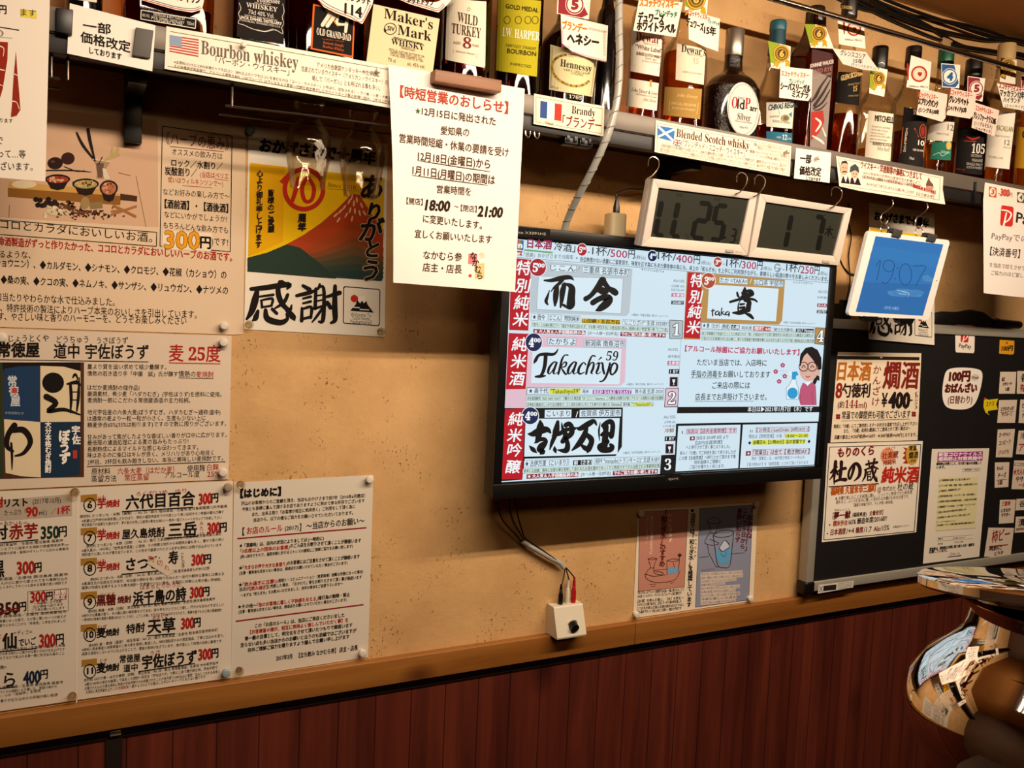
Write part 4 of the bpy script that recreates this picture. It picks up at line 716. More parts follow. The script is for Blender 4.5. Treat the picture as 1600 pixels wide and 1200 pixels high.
price(540, 326, 945, 360, 78, '300'); badge(1000, 334, 34, 42, '#8aa8b8', '𝟐', '𝟓𝟎'); sc.T('⇒', 1040, 362, 1064, 364, 24)
price(1075, 368, 1447, 405, 78, '250')
sc.crop(0, 0, 1); sc.T('各位無理のない酒量にご留意頂き、味覚を正す為にもまた御身体の為にも、卓上の「和らぎ水」を上手にご利用頂きながら、素晴らしい銘酒の数々をお楽しみくださいませ。', 906, 408.5, 1294, 440, 7.2, '#2a3038', b=.2)
sc.L(806, 402, 1295, 442, .7, '#6a7a84')
sc.crop(760, 340, .1875)
# panel one
sc.P([(375, 350), (1218, 428), (1192, 790), (1165, 822), (362, 792)], GREY, 1)
sc.P([(205, 332), (376, 350), (351, 944), (188, 938)], DRED, 2).box([(205, 332), (376, 350), (351, 944), (188, 938)], 4, '#d8dfe4', 2)
for ch, x, y in (('特', 300, 422), ('別', 294, 570), ('純', 281, 712), ('米', 272, 850)): sc.T(ch, x-62, y+52, x+62, y+58, 112, '#f2f6f8', b=4, sh=.14)
badge(428, 415, 68, 72, '#a41c2e', '𝟓', '𝟎𝟎')
plate(530, 442, 745, 452, 50, 'じこん'); plate(808, 462, 1190, 484, 54, '三重県 名張市本町'); sc.L(765, 440, 782, 405, 4, '#7a868c')
sc.P([(435, 488), (1140, 506), (1122, 800), (418, 764)], LITE, 2).box([(435, 488), (1140, 506), (1122, 800), (418, 764)], 3, '#8a98a0', 3)
plate(385, 850, 775, 868, 44, '★ 而今（じこん）特別純米', b=1, pad=10); plate(800, 875, 1110, 888, 32, '山田錦 / 五百万石', c='#3a2a08', bg='#d8b22a', line=0, b=2, layer=5); plate(1140, 892, 1512, 904, 38, '"にごりざけ" 生酒 2020BY')
plate(385, 905, 1508, 950, 26, '「而今」とは禅の教えで〜『過去や未来に囚われず、今を精一杯生きる』の意/出荷人気No.1銘柄の希少"新酒"第一弾「にごり酒」', bg='#cfe6d8')
def redrow(x0, y0, x1, y1, h=28):
    d = x1-x0; f = lambda t: (x0+d*t, y0+(y1-y0)*t)
    plate(*f(.02), *f(.395), h, '★ 大人気＆入手困難銘柄の為', c='#f0e4e4', bg='#8a1c2e', line=0, b=2.5); plate(*f(.42), *f(.64), h, '[お一人様一日2杯迄]', b=.5, line=0); plate(*f(.665), *f(.99), h, 'でのご協力お願い致します★', c='#f0e4e4', bg='#8a1c2e', line=0, b=2.5)
redrow(375, 960, 1500, 996)
sc.T('★ はじめてのお酒です ★', 1290, 440, 1480, 462, 20).T('※ 醸造元「木屋正酒造」様のホームページへ', 1210, 820, 1515, 832, 20)
# panel two
sc.crop(760, 540, .2)
sc.P([(168, -100), (1095, -58), (1082, 282), (1050, 314), (312, 326), (312, 482), (133, 486)], '#dfbccb', 1)
sc.P([(175, -98), (332, -92), (306, 340), (152, 342)], DRED, 2)
for ch, x, y in (('純', 248, -10), ('米', 240, 122), ('酒', 228, 258)): sc.T(ch, x-58, y+50, x+58, y+54, 102, '#f2f6f8', b=4, sh=.14)
badge(370, -26, 64, 70, '#1a2450', '𝟒', '𝟎𝟎')
plate(485, -8, 695, -3, 50, 'たかちよ'); plate(770, 6, 1078, 12, 46, '新潟県 南魚沼市')
sc.P([(362, 8), (1055, 25), (1040, 302), (348, 292)], LITE, 2)
sc.o = (825, 535, .09375); T_ = sc.K
TK = [[(100, 345, 18), (125, 300, 46), (180, 215, 40), (290, 195, 48), (410, 200, 42), (465, 170, 30), (500, 112, 14)], [(295, 205, 56), (285, 350, 54), (255, 480, 48), (215, 555, 40)], [(125, 572, 26), (200, 566, 46), (288, 556, 22)],
      [(485, 335, 18), (430, 330, 22), (360, 410, 34), (335, 490, 34), (355, 525, 18), (400, 480, 14), (475, 350, 16)], [(478, 340, 30), (440, 440, 34), (425, 505, 30), (445, 525, 14), (490, 500, 10)],
      [(665, 212, 22), (610, 215, 18), (565, 290, 30), (530, 430, 34), (505, 525, 30)], [(545, 420, 12), (600, 335, 18), (640, 340, 28), (620, 400, 22), (560, 420, 14), (590, 480, 30), (630, 530, 26), (665, 500, 12)],
      [(810, 335, 18), (760, 330, 22), (690, 410, 34), (665, 490, 34), (690, 525, 18), (730, 480, 14), (805, 350, 16)], [(805, 340, 30), (770, 440, 34), (755, 505, 30), (775, 525, 14), (820, 500, 10)],
      [(960, 370, 22), (925, 335, 18), (860, 410, 34), (840, 490, 36), (870, 525, 26), (945, 495, 10)], [(1120, 232, 22), (1070, 225, 20), (1025, 310, 30), (990, 430, 32), (970, 525, 30)], [(995, 440, 14), (1050, 345, 18), (1095, 345, 26), (1085, 430, 34), (1055, 500, 30), (1075, 525, 14)],
      [(1130, 370, 10), (1185, 340, 24), (1165, 440, 34), (1140, 500, 28), (1160, 525, 16), (1215, 490, 10)], [(1175, 295, 8), (1220, 252, 22)], [(1200, 350, 12), (1240, 345, 26), (1250, 440, 34), (1270, 520, 30)], [(1365, 345, 26), (1340, 460, 34), (1290, 590, 30), (1240, 645, 22), (1200, 650, 22)], [(1355, 400, 14), (1430, 345, 20), (1485, 380, 30), (1470, 470, 32), (1410, 535, 22), (1375, 510, 30), (1385, 420, 26), (1430, 350, 12)]]
sc.K(TK, '#0c0c10', 4, 1.2); sc.T('𝟓𝟗', 1295, 300, 1490, 305, 150, '#1c1c22', sh=.1)
sc.crop(760, 540, .2)
plate(330, 374, 478, 372, 38, '★ 髙千代', b=1, pad=10); plate(500, 374, 730, 373, 34, '"Takachiyo59"', c='#4a4a10', bg='#dbe04a', line=0, b=1); plate(750, 374, 800, 374, 32, '純米', line=0); plate(838, 374, 1128, 374, 26, '𝐑𝐄𝐃 𝐒𝐀𝐊𝐄 𝐘𝐄𝐀𝐒𝐓', c='#f2e8f4', bg='#98409e', line=0); plate(1160, 375, 1376, 375, 34, '無ろ過 生酒 2020', line=0)
sc.box([(315, 328), (1388, 333), (1385, 385), (312, 386)], 3, '#3a4248', 3)
plate(318, 426, 1380, 422, 24, '赤色清酒酵母（RED SAKE YEAST）で醸された限定酒「59（ごく）Takachiyo」この酵母は発酵力が弱くアルコール度数は10度の低濃度', bg='#cfe6d8'); plate(318, 474, 1300, 470, 24, '甘味系の酸味がしっかり出る酵母で、少し甘目な味わいをとても爽やかに魅せる【Alphabet】番外編「"Takachiyo59"Season」', bg='#cfe6d8'); plate(1160, 470, 1280, 469, 20, '"Takachiyo59"', c='#4a4a10', bg='#dbe04a', line=0, layer=6)
sc.T('※ 醸造元「髙千代酒造」様のホームページへ', 1095, 312, 1385, 310, 18)
# panel three
sc.P([(132, 488), (1066, 484), (1058, 790), (1010, 862), (300, 884), (280, 1048), (110, 1060)], '#101114', 1)
sc.P([(146, 496), (304, 490), (280, 1044), (120, 1046)], DRED, 3)
for ch, x, y in (('純', 218, 576), ('米', 210, 702), ('吟', 205, 818), ('醸', 196, 948)): sc.T(ch, x-56, y+48, x+56, y+50, 98, '#f2f6f8', b=4, sh=.14, layer=5)
badge(342, 548, 64, 66, '#1a2450', '𝟒', '𝟎𝟎')
plate(470, 556, 652, 554, 46, 'こいまり', pad=14); plate(738, 554, 1044, 548, 46, '佐賀県 伊万里市', pad=10); sc.L(700, 560, 714, 515, 6, '#f0f4f6', 3)
sc.P([(306, 572), (1042, 566), (1024, 848), (296, 868)], LITE, 3)
sc.o = (815, 648, .1)
KO = [[(290, 100, 30), (295, 180, 86), (270, 300, 80), (250, 400, 60), (200, 445, 10)], [(100, 300, 16), (180, 300, 70), (300, 245, 90), (400, 235, 70), (450, 280, 26)], [(240, 400, 50), (340, 380, 50), (380, 420, 50), (310, 500, 90), (265, 545, 50), (330, 580, 70), (285, 620, 10)], [(125, 490, 16), (180, 545, 56), (235, 595, 14)],
      [(565, 110, 40), (540, 250, 80), (510, 350, 56), (470, 450, 44), (440, 545, 14)], [(625, 125, 10), (640, 210, 36), (690, 330, 70), (640, 420, 56)], [(480, 330, 20), (590, 300, 50), (680, 240, 50), (830, 215, 40)], [(690, 165, 60), (740, 140, 56), (780, 190, 60), (780, 290, 66), (690, 370, 60)], [(690, 370, 50), (720, 470, 60), (690, 560, 70), (560, 550, 12)], [(515, 495, 12), (520, 550, 48), (540, 600, 10)],
      [(860, 205, 20), (920, 215, 60), (1050, 140, 70), (1130, 100, 50), (1170, 160, 20)], [(1020, 190, 40), (980, 320, 70), (900, 450, 70), (790, 555, 20)], [(1000, 300, 50), (1080, 370, 70), (1090, 440, 66), (1040, 550, 70), (1030, 590, 20)], [(930, 470, 30), (990, 520, 60), (1040, 540, 60)],
      [(1230, 120, 8), (1208, 250, 24), (1218, 405, 10)], [(1270, 170, 50), (1340, 120, 60), (1400, 110, 60), (1425, 180, 60), (1405, 330, 60), (1390, 350, 40)], [(1275, 170, 40), (1310, 260, 56), (1240, 320, 30), (1330, 300, 60), (1400, 320, 50)], [(1330, 180, 50), (1310, 320, 70), (1300, 450, 80), (1290, 530, 60)], [(1270, 380, 30), (1320, 400, 50), (1340, 430, 50), (1220, 490, 60), (1260, 550, 70), (1380, 545, 70), (1415, 500, 60), (1390, 470, 40)]]
sc.K(KO, '#0a0b0e', 5, 1.3)
sc.crop(760, 540, .2)
plate(302, 946, 635, 932, 42, '★ 古伊万里（こいまり）', b=1, pad=8); plate(685, 932, 820, 927, 32, '前（さき）', c='#e8eef2', bg='#101114', line=0, b=2); plate(852, 924, 1350, 908, 40, '純吟 "tranquilo(トランキーロ)" 生詰 R1BY')
plate(290, 994, 1350, 952, 26, '掛米に山田錦、麹米に佐賀の華を使用して造られたお酒を蔵内でゆっくりと熟成させてから出荷される季節限定酒', bg='#cfe6d8')
redrow(300, 1038, 1345, 996); sc.T('※ 醸造元「古伊万里酒造」様のホームページへ', 1068, 848, 1360, 838, 18)
# 而今 brush writing
sc.o = (840, 425, .0875)
JK = [[(120, 150, 24), (250, 150, 56), (420, 110, 70), (570, 95, 60), (645, 145, 14)], [(440, 140, 60), (380, 210, 50), (300, 270, 30), (240, 350, 14)], [(212, 325, 10), (180, 430, 36), (150, 520, 50), (180, 580, 26)], [(345, 260, 60), (330, 370, 84), (318, 500, 70), (310, 600, 30)], [(480, 220, 60), (445, 350, 84), (430, 500, 60), (410, 630, 26)], [(450, 230, 40), (540, 225, 50), (610, 290, 96), (600, 450, 110), (590, 590, 120), (560, 640, 50), (460, 590, 40)],
      [(1160, 150, 110), (1060, 290, 84), (950, 420, 66), (860, 480, 76)], [(1160, 150, 90), (1260, 280, 70), (1350, 340, 96), (1390, 370, 92)], [(1070, 330, 50), (1150, 335, 110), (1230, 350, 70)], [(985, 550, 80), (1080, 490, 80), (1200, 450, 90), (1270, 480, 120), (1230, 560, 120), (1120, 650, 90), (1050, 685, 30)]]
sc.K(JK, '#0a0b0e', 4, 1.25)
# column of notes beside the panels
sc.crop(1040, 360, .175)
for (x0, y0, x1, y1, h, t) in ((68, 460, 168, 466, 24, 'Alc/16%'), (50, 506, 168, 512, 22, '山田錦 30%'), (46, 540, 168, 546, 22, '五百万石 60%')): sc.T(t, x0, y0, x1, y1, h, '#3a4248')
plate(60, 590, 160, 592, 26, '生原酒', c='#f4e8ee', bg='#b04a78', line=0, b=2); plate(60, 656, 155, 658, 24, '2020BY', c='#e8eef2', bg='#16181c', line=0, b=1, pad=8)
def num(pts, n, cx, cy, h, bg, rev=False):
    sc.P(pts, bg, 2).box(pts, 5, '#16181c', 3); w_ = h*.62
    if rev: sc.T(n, cx-w_/2, cy+h/2, cx+w_/2, cy+h/2, h, '#f2f6f8', layer=5)
    else: sc.T(n, cx-w_/2, cy+h/2, cx+w_/2, cy+h/2, h, '#101216', b=14, layer=4).T(n, cx-w_/2, cy+h/2, cx+w_/2, cy+h/2, h, '#f2f6f8', b=2, layer=5)
num([(38, 800), (155, 806), (150, 966), (35, 966)], '𝟏', 92, 888, 100, '#b0bcc2')
# panel four
sc.P([(190, 368), (448, 390), (1066, 440), (1040, 805), (1012, 842), (312, 820), (308, 975), (160, 972)], '#b88d4e', 1)
sc.P([(200, 374), (326, 380), (308, 966), (160, 958)], DRED, 2)
for ch, x, y in (('特', 266, 450), ('別', 258, 595), ('純', 246, 730), ('米', 235, 868)): sc.T(ch, x-58, y+52, x+58, y+58, 112, '#f2f6f8', b=4, sh=.14)
badge(382, 448, 60, 68, '#b04a28', '𝟑', '𝟎𝟎')
plate(486, 466, 728, 480, 46, 'たか =TAKA='); plate(794, 488, 1046, 500, 46, '山口県 宇部市'); sc.L(752, 475, 768, 430, 5, '#f0e8d8', 3)
sc.P([(388, 482), (1010, 520), (985, 812), (370, 786)], LITE, 2)
sc.o = (1100, 440, .075)
TA = [[(850, 130, 30), (845, 230, 90), (830, 320, 80)], [(690, 225, 30), (705, 290, 40), (735, 335, 24)], [(790, 235, 30), (900, 200, 50), (980, 210, 70), (1020, 270, 40), (900, 290, 80), (770, 320, 30)], [(545, 425, 40), (680, 385, 44), (860, 350, 44), (1040, 375, 40), (1105, 420, 26)], [(760, 385, 14), (715, 480, 20), (712, 590, 30)], [(850, 390, 50), (940, 420, 70), (930, 500, 84), (920, 590, 84)], [(760, 475, 40), (840, 465, 30)], [(750, 545, 40), (840, 535, 40)], [(605, 650, 30), (720, 650, 70), (820, 620, 90), (920, 580, 70)], [(850, 655, 24), (950, 700, 60), (1020, 765, 40)],
      [(150, 612, 16), (220, 600, 18)], [(185, 572, 16), (178, 640, 22), (180, 715, 20)], [(290, 610, 16), (245, 640, 22), (240, 690, 20), (300, 680, 16), (310, 620, 18), (322, 710, 22)], [(372, 550, 18), (360, 640, 18), (355, 702, 18)], [(415, 625, 16), (370, 655, 18), (430, 690, 18)], [(505, 620, 16), (455, 650, 22), (455, 690, 20), (510, 680, 16), (525, 630, 18), (520, 715, 22)]]
sc.K(TA, '#0a0b0e', 4, 1.3)
sc.crop(1040, 360, .175)
plate(332, 868, 568, 880, 38, '★ 貴（たか）(熟成)', b=1, pad=10); plate(594, 880, 655, 884, 34, '山廃', c='#e8eef2', bg='#16181c', line=0, b=2); plate(678, 886, 766, 890, 34, '純米酒', line=0); plate(790, 890, 932, 896, 32, '雄町 60', c='#f4e4dc', bg='#b04038', line=0, b=2); plate(956, 898, 1146, 904, 28, '「蔵付天然酵母」', line=0); plate(1170, 906, 1318, 910, 26, '2017 Vintage', c='#e8eef2', bg='#16181c', line=0, b=1)
sc.box([(320, 818), (1332, 864), (1328, 914), (316, 884)], 3, '#3a4248', 3)
plate(325, 932, 1322, 952, 24, '約二年間蔵内で低温でじっくりと熟成された「貴」の商品の中でも特に個性的な1本/昔ながらの醸造法"山廃仕込"', bg='#cfe6d8'); plate(322, 976, 1320, 1002, 24, 'で造られたお酒/蔵の中に住み着く、様々な乳酸菌や酵母菌を醸し込みながら造り上げる力強い酸味&旨みの限定酒', bg='#cfe6d8')
num([(1340, 868), (1426, 872), (1415, 1020), (1330, 1012)], '𝟒', 1378, 946, 100, '#b88d4e')
sc.T('Alc/15%', 1362, 558, 1446, 564, 26, '#3a4248').T('掛+麹 雄町', 1355, 608, 1444, 614, 22, '#3a4248'); plate(1360, 680, 1436, 682, 24, '火入れ', c='#f4e4e8', bg='#8a2038', line=0, b=2); plate(1358, 736, 1434, 738, 22, '2017BY', c='#e8eef2', bg='#16181c', line=0, b=1)
sc.T('★ はじめてのお酒です ★', 1140, 472, 1310, 484, 18).T('※ 醸造元「永山本家酒造場」様のホームページへ', 1050, 830, 1335, 842, 18)
# lower column
sc.crop(760, 540, .2)
for (x0, y0, x1, y1, h, t) in ((1418, 40, 1496, 42, 22, 'Alc/10%'), (1418, 96, 1510, 98, 22, '扁平精米'), (1384, 570, 1476, 568, 22, 'Alc/15%'), (1390, 608, 1476, 606, 18, '古伊麹 (米)'), (1378, 640, 1474, 638, 18, 'さがの華 (米)')): sc.T(t, x0, y0, x1, y1, h, '#3a4248')
plate(1422, 150, 1500, 150, 26, '生原酒', c='#f4e8ee', bg='#b04a78', line=0, b=2); plate(1436, 214, 1498, 214, 24, '1 BY', c='#e8eef2', bg='#16181c', line=0, b=1, pad=10); plate(1392, 680, 1462, 678, 30, '冷卸', c='#5a1c20', bg='#d8dfe4', line=0, b=1); plate(1404, 740, 1468, 738, 24, '1 BY', c='#e8eef2', bg='#16181c', line=0, b=1, pad=10)
for (x, y) in ((1463, 282), (1430, 806)):
    sc.P([(x-31, y-38), (x+33, y-38), (x+31, y+38), (x-33, y+38)], '#b06a80', 2).P([(x-27, y-34), (x+29, y-34), (x+27, y+34), (x-29, y+34)], '#141518', 3).P([(x-11, y-18), (x+13, y-18), (x+8, y+4), (x+3, y+8), (x+3, y+22), (x+10, y+26), (x-10, y+26), (x-2, y+22), (x-2, y+8), (x-7, y+4)], '#e8f0f4', 4)
num([(1402, 334), (1502, 332), (1494, 478), (1392, 480)], '𝟐', 1446, 412, 88, '#dfbccb'); num([(1368, 858), (1476, 854), (1466, 998), (1358, 1002)], '𝟑', 1415, 930, 84, '#101114', True)
# hygiene request
sc.crop(1040, 540, .1916)
sc.L(128, -95, 95, 500, 3, '#8a98a0', 1).L(0, -100, 1310, -70, 3, '#8a98a0', 1)
sc.T('【アルコール除菌にご協力お願いいたします】', 158, 48, 1088, 80, 48, '#b8244e', b=3)
sc.T('ただいま当店では、入店時に', 255, 162, 822, 168, 52, b=1).T('手指の消毒をお願いしております', 206, 258, 850, 264, 54, b=1).L(203, 264, 440, 266, 3).T('ご来店の際には', 378, 352, 686, 352, 54, b=1).T('店長までお声掛け下さいませ。', 240, 448, 822, 446, 56, b=1).L(238, 456, 718, 453, 3)
sc.P([(1092, 150), (1100, 70), (1140, 20), (1190, 8), (1240, 35), (1270, 100), (1272, 190), (1252, 200), (1255, 290), (1238, 280), (1220, 320), (1196, 310), (1215, 250), (1120, 240)], '#141014', 2)
sc.O(1166, 205, 74, 86, '#dcae9c', 3).P([(1102, 190), (1106, 140), (1126, 90), (1152, 58), (1198, 112), (1240, 174), (1236, 200)], '#dcae9c', 3).O(1246, 222, 16, 26, '#dcae9c', 3).P([(1138, 24), (1156, 62), (1200, 112), (1246, 178), (1264, 110), (1230, 36), (1190, 12)], '#141014', 4).P([(1090, 175), (1096, 90), (1138, 24), (1160, 56), (1120, 92), (1102, 150)], '#141014', 4)
for cx in (1125, 1196): sc.ring(cx, 172, 40, 40, 7, '#3c1c1c', 5); sc.K([[(cx-14, 182, 6), (cx, 162, 7), (cx+14, 180, 6)]], '#1a1010', 6)
sc.L(1160, 168, 1164, 168, 8, '#3c1c1c', 5).L(1232, 165, 1256, 170, 8, '#3c1c1c', 5).K([[(1145, 248, 6), (1160, 258, 7), (1176, 250, 6)]], '#8a1c24', 6).K([[(1150, 205, 4), (1155, 213, 5)]], '#b08070', 6)
sc.O(1120, 225, 14, 9, '#e4a49c', 4, 12).O(1205, 235, 14, 9, '#e4a49c', 4, 12)
sc.P([(1120, 300), (1160, 325), (1195, 295), (1225, 330), (1232, 485), (1100, 485), (1085, 430), (1098, 350)], '#bb5676', 3).P([(1140, 295), (1157, 330), (1185, 295), (1160, 300)], '#f0f4f6', 4).K([[(1195, 380, 3), (1198, 485, 3)], [(1098, 400, 3), (1105, 470, 3)]], '#8a3a54', 5)
sc.P([(1030, 275), (1062, 275), (1068, 315), (1082, 345), (1082, 438), (985, 438), (985, 345), (1012, 315)], '#e6eef4', 2).box([(1030, 275), (1062, 275), (1068, 315), (1082, 345), (1082, 438), (985, 438), (985, 345), (1012, 315)], 4, '#5a9ab8', 3).O(1035, 388, 42, 46, '#2a98cc', 4).P([(1030, 275), (1028, 215), (1070, 210), (1085, 240), (1065, 245), (1062, 275)], '#2a98cc', 3).P([(1005, 215), (1030, 210), (1030, 245), (1008, 240)], '#e6eef4', 3)
sc.T('消毒・除菌', 1008, 382, 1062, 382, 16, '#0c2a40').T('アルコール', 1004, 410, 1066, 408, 16, '#0c2a40')
for (x, y) in ((955, 160), (898, 212), (972, 250), (926, 292)):
    for k in range(5): sc.O(x+11*math.cos(k*1.2566-1.57), y+11*math.sin(k*1.2566-1.57), 9, 9, '#a83a62', 3, 10)
    sc.O(x, y, 6, 6, '#e0c8d4', 4, 10)
for k in range(16): sc.O(935+random.random()*65, 200+random.random()*40, 2, 2, '#7aa0b8', 2, 6)
sc.P([(96, 500), (1256, 496), (1253, 544), (92, 552)], '#0d0e10', 2).T('本日は▶2021年1月7日（木）です', 668, 540, 1198, 537, 40, '#e8f0f4', b=1)
sc.P([(90, 552), (1252, 544), (1246, 622), (86, 640)], '#d4e8f2', 1)
sc.P([(86, 636), (1246, 618), (1240, 640), (1214, 978), (70, 1040), (85, 640)], '#0d0e10', 2).P([(103, 655), (612, 645), (592, 1000), (80, 1026)], '#cfe4f0', 3).P([(630, 645), (1238, 632), (1212, 972), (605, 1000)], '#cfe4f0', 3)
plate(175, 718, 572, 708, 34, '当店は【店内全面禁煙】です', bg='#e2c8d6', c='#3a1c2a', layer=5); sc.T('Ⅰ.', 132, 722, 158, 720, 28, layer=5)
sc.P([(198, 742), (240, 740), (238, 772), (198, 774)], '#7a1c30', 5).T('★', 204, 770, 234, 768, 26, '#f2f6f8', layer=6)
for t, x0, y0, x1, y1 in (('当店は 2018年 8月 より', 250, 768, 510, 760), ('【店内全面禁煙】', 245, 808, 460, 802), ('へと移行させて頂く事となりました。', 165, 845, 525, 838), ('長らく「分煙」でご利用を頂いて参りましたが', 115, 894, 572, 882), ('この度【全面禁煙】へ移行させて頂きます事', 110, 934, 570, 920), ('何卒皆様のご理解と', 232, 968, 450, 958), ('ご協力を賜りたく存じます。', 195, 1006, 480, 998)): sc.T(t, x0, y0, x1, y1, 30, '#2a3038', b=.5, layer=5)
plate(742, 706, 1168, 698, 34, '【 21時迄 ( LastOrder 20時30分 )】', bg='#d8d4e0', layer=5); sc.T('Ⅱ.', 688, 712, 720, 710, 28, layer=5)
plate(980, 752, 1160, 748, 30, '18:00〜21:00', bg='#dbe04a', line=0, c='#3a3a10', b=1, layer=5); sc.T('現在は【時短営業】の為「', 676, 758, 972, 752, 32, layer=5)
plate(712, 806, 1138, 798, 32, '金曜日も【21時00分】迄の営業です', bg='#dbe04a', line=0, c='#3a3a10', b=1.5, layer=5); sc.T('◆', 670, 808, 696, 808, 28, layer=5).T('◆', 1154, 796, 1180, 796, 28, layer=5)
sc.P([(655, 862), (695, 860), (693, 896), (653, 898)], '#7a1c30', 5).T('★', 661, 892, 688, 891, 26, '#f2f6f8', layer=6); plate(714, 892, 1170, 882, 40, '「営業日」は全て【 乾き物DAY 】', bg='#dcd0dc', layer=5, b=1)
sc.T('現在「営業日」は、100円乾き物系フード中心の', 700, 936, 1132, 924, 28, '#2a3038', layer=5).T('【 乾き物DAY 】を「通常営業」とさせて頂いております', 665, 985, 1162, 968, 28, '#2a3038', layer=5)
a = Sheet('maker_lettering', wallp(-.1046), [(788, 352), (860, 358.5), (859, 370), (787, 364)], '#0c0b0b', th=.0002, parent=bez); a.crop(760, 340, .1875).T('ProLite X3291HS', 176, 128, 496, 148, 22, '#a8a49c')
a = Sheet('maker_lettering', wallp(-.1046), [(1040, 741), (1064, 740), (1063, 752), (1039, 753)], '#0c0b0b', th=.0002, parent=bez); a.crop(1040, 540, .1916).T('iiyama', 25, 1096, 102, 1090, 18, '#8a867e', b=1)

# ================================================================ clocks
CREAM = pm('clock_case', '#cdc1b4', .45)
LCD = pm('lcd_glass', '#4a4c42', .22, coat=.3)
def seg(s, ch, x0, y0, x1, y1, h, wd):
    """seven-segment figure whose foot runs from (x0, y0) to (x1, y1)"""
    u = np.array([x1-x0, y1-y0], float); v = np.array([s.up(x0)*h, -h]); o = np.array([x0, y0], float)
    P_ = lambda a, b: o+u*a+v*b
    S_ = {'a': ((0, 1), (1, 1)), 'b': ((1, 1), (1, .5)), 'c': ((1, .5), (1, 0)), 'd': ((0, 0), (1, 0)), 'e': ((0, .5), (0, 0)), 'f': ((0, 1), (0, .5)), 'g': ((0, .5), (1, .5))}
    D_ = {'1': 'bc', '2': 'abged', '5': 'afgcd', '3': 'abgcd', '7': 'abc', 'L': 'fed', '0': 'abcdef'}
    for k in D_[ch]:
        a, b = [np.array(P_(*q)) for q in S_[k]]; d = (b-a)/np.linalg.norm(b-a); n = np.array([-d[1], d[0]])*wd/2; a = a+d*wd*.06; b = b-d*wd*.06
        s.P([a, a+d*wd*.3+n, b-d*wd*.3+n, b, b-d*wd*.3-n, a+d*wd*.3-n], '#121310', 2)
def clock(label, F, S, hooks, lean):
    pl_ = tilt(1100, 279, -.166, 385, -.150)
    f = pl_.hit(F); b = f-pl_.n*.020
    o = thing('digital_clock', label, 'clock', f[3], 'white digital wall clocks')
    # front rim around the display window
    m = MB(); s3 = pl_.hit(S); N_ = pl_.n
    for i in range(4):
        j = (i+1) % 4; m.hexa([f[i], f[j], s3[j], s3[i]], [f[i]-N_*.008, f[j]-N_*.008, s3[j]-N_*.008, s3[i]-N_*.008], .0008)
    fr_ = m.obj('front_frame', CREAM, o)
    c = f.mean(0); k = lambda p, q: c+(p-c)*q
    MB().hexa([k(p, .998)-N_*.0082 for p in f], [k(p, .985)-N_*.026 for p in f], .002).obj('case', CREAM, o)
    return pl_, o, fr_
pl_, o, ln = clock('white digital clock reading 25.3 degrees, hung over the television beside its twin', [(1021.6, 279), (1184, 301.5), (1168, 399.4), (1002.5, 384.8)], [(1029.5, 293.6), (1171.7, 311), (1156.6, 382.5), (1017, 370)], None, .2)
d = Sheet('display', Plane(pl_.p0-pl_.n*.004, pl_.n), [(1029.5, 293), (1172, 310.5), (1157, 383), (1016.5, 370.5)], '#2f3029', parent=o, lean=.2, gloss=True); d.crop(980, 180, .225)
seg(d, 'L', 194, 832, 256, 838, 240, 36); seg(d, 'L', 310, 838, 368, 846, 235, 36); seg(d, '2', 452, 848, 535, 858, 240, 34); seg(d, '5', 578, 860, 652, 868, 235, 34); seg(d, '3', 712, 882, 742, 886, 92, 12); d.O(680, 850, 8, 8, '#121310', 2).T('%', 398, 852, 428, 856, 30, '#23251f').T('℃', 748, 890, 776, 892, 32, '#23251f').T('湿度', 335, 560, 385, 566, 20, '#2e302a').T('温度', 600, 590, 648, 596, 20, '#2e302a')
p3 = pl_.hit([(1180*.225*0+1134, 389), (1146.5, 390.6), (1145.5, 395), (1133, 393.4)]); MB().hexa([q+pl_.n*.0015 for q in p3], [q for q in p3], .0004).obj('button', pm('grey_button', '#a89f94', .5), ln)
a = Sheet('lettering', pl_, [(1147, 390), (1163, 392), (1162, 397), (1146, 395)], '#cdc1b4', th=.0002, parent=ln); a.crop(0, 0, 1).T('あんしん', 1149, 394.6, 1160, 396, 3, '#8a8278')
pl_, o, ln = clock('white digital calendar clock reading 1 7, beside the other one and nearer the tablet', [(1188, 302.6), (1331.7, 326), (1311, 415), (1170, 401.6)], [(1197, 316), (1320, 334), (1303, 400), (1182.5, 386.5)], None, .2)
d = Sheet('display', Plane(pl_.p0-pl_.n*.004, pl_.n), [(1196.5, 315.5), (1320.5, 333.5), (1303.5, 400.5), (1182, 387)], '#2f3029', parent=o, lean=.2, gloss=True); d.crop(980, 180, .225)
seg(d, '1', 1040, 910, 1098, 918, 228, 34); seg(d, '7', 1262, 935, 1322, 944, 232, 34); d.T('木', 1368, 836, 1420, 842, 66, '#121310', b=4).T('月', 1145, 662, 1165, 666, 20, '#2e302a').T('日', 1362, 700, 1382, 704, 20, '#2e302a').T('曜日', 1422, 856, 1456, 860, 20, '#2e302a')
p3 = pl_.hit([(1285, 406), (1296, 407.6), (1295, 412), (1284, 410.4)]); MB().hexa([q+pl_.n*.0015 for q in p3], [q for q in p3], .0004).obj('button', MATS['grey_button'], ln)
a = Sheet('lettering', pl_, [(1297, 407), (1309, 409), (1308, 414), (1296, 412)], '#cdc1b4', th=.0002, parent=ln); a.crop(0, 0, 1).T('カレンダー', 1298, 411.5, 1307, 412.8, 3, '#8a8278')
WIRE = pm('bright_wire', '#d8cdbc', .2, 1.0)
def hook(pts, lbl, d0=-.146, d1=-.158):
    n = len(pts); P_ = [at(x, y, d0+(d1-d0)*i/(n-1)) for i, (x, y) in enumerate(pts)]
    o = thing('s_hook', lbl, 'hook', P_[0], 'wire hooks under the shelf')
    MB().tube(P_, .0011, 8, smooth=6).obj('wire', WIRE, o); return o
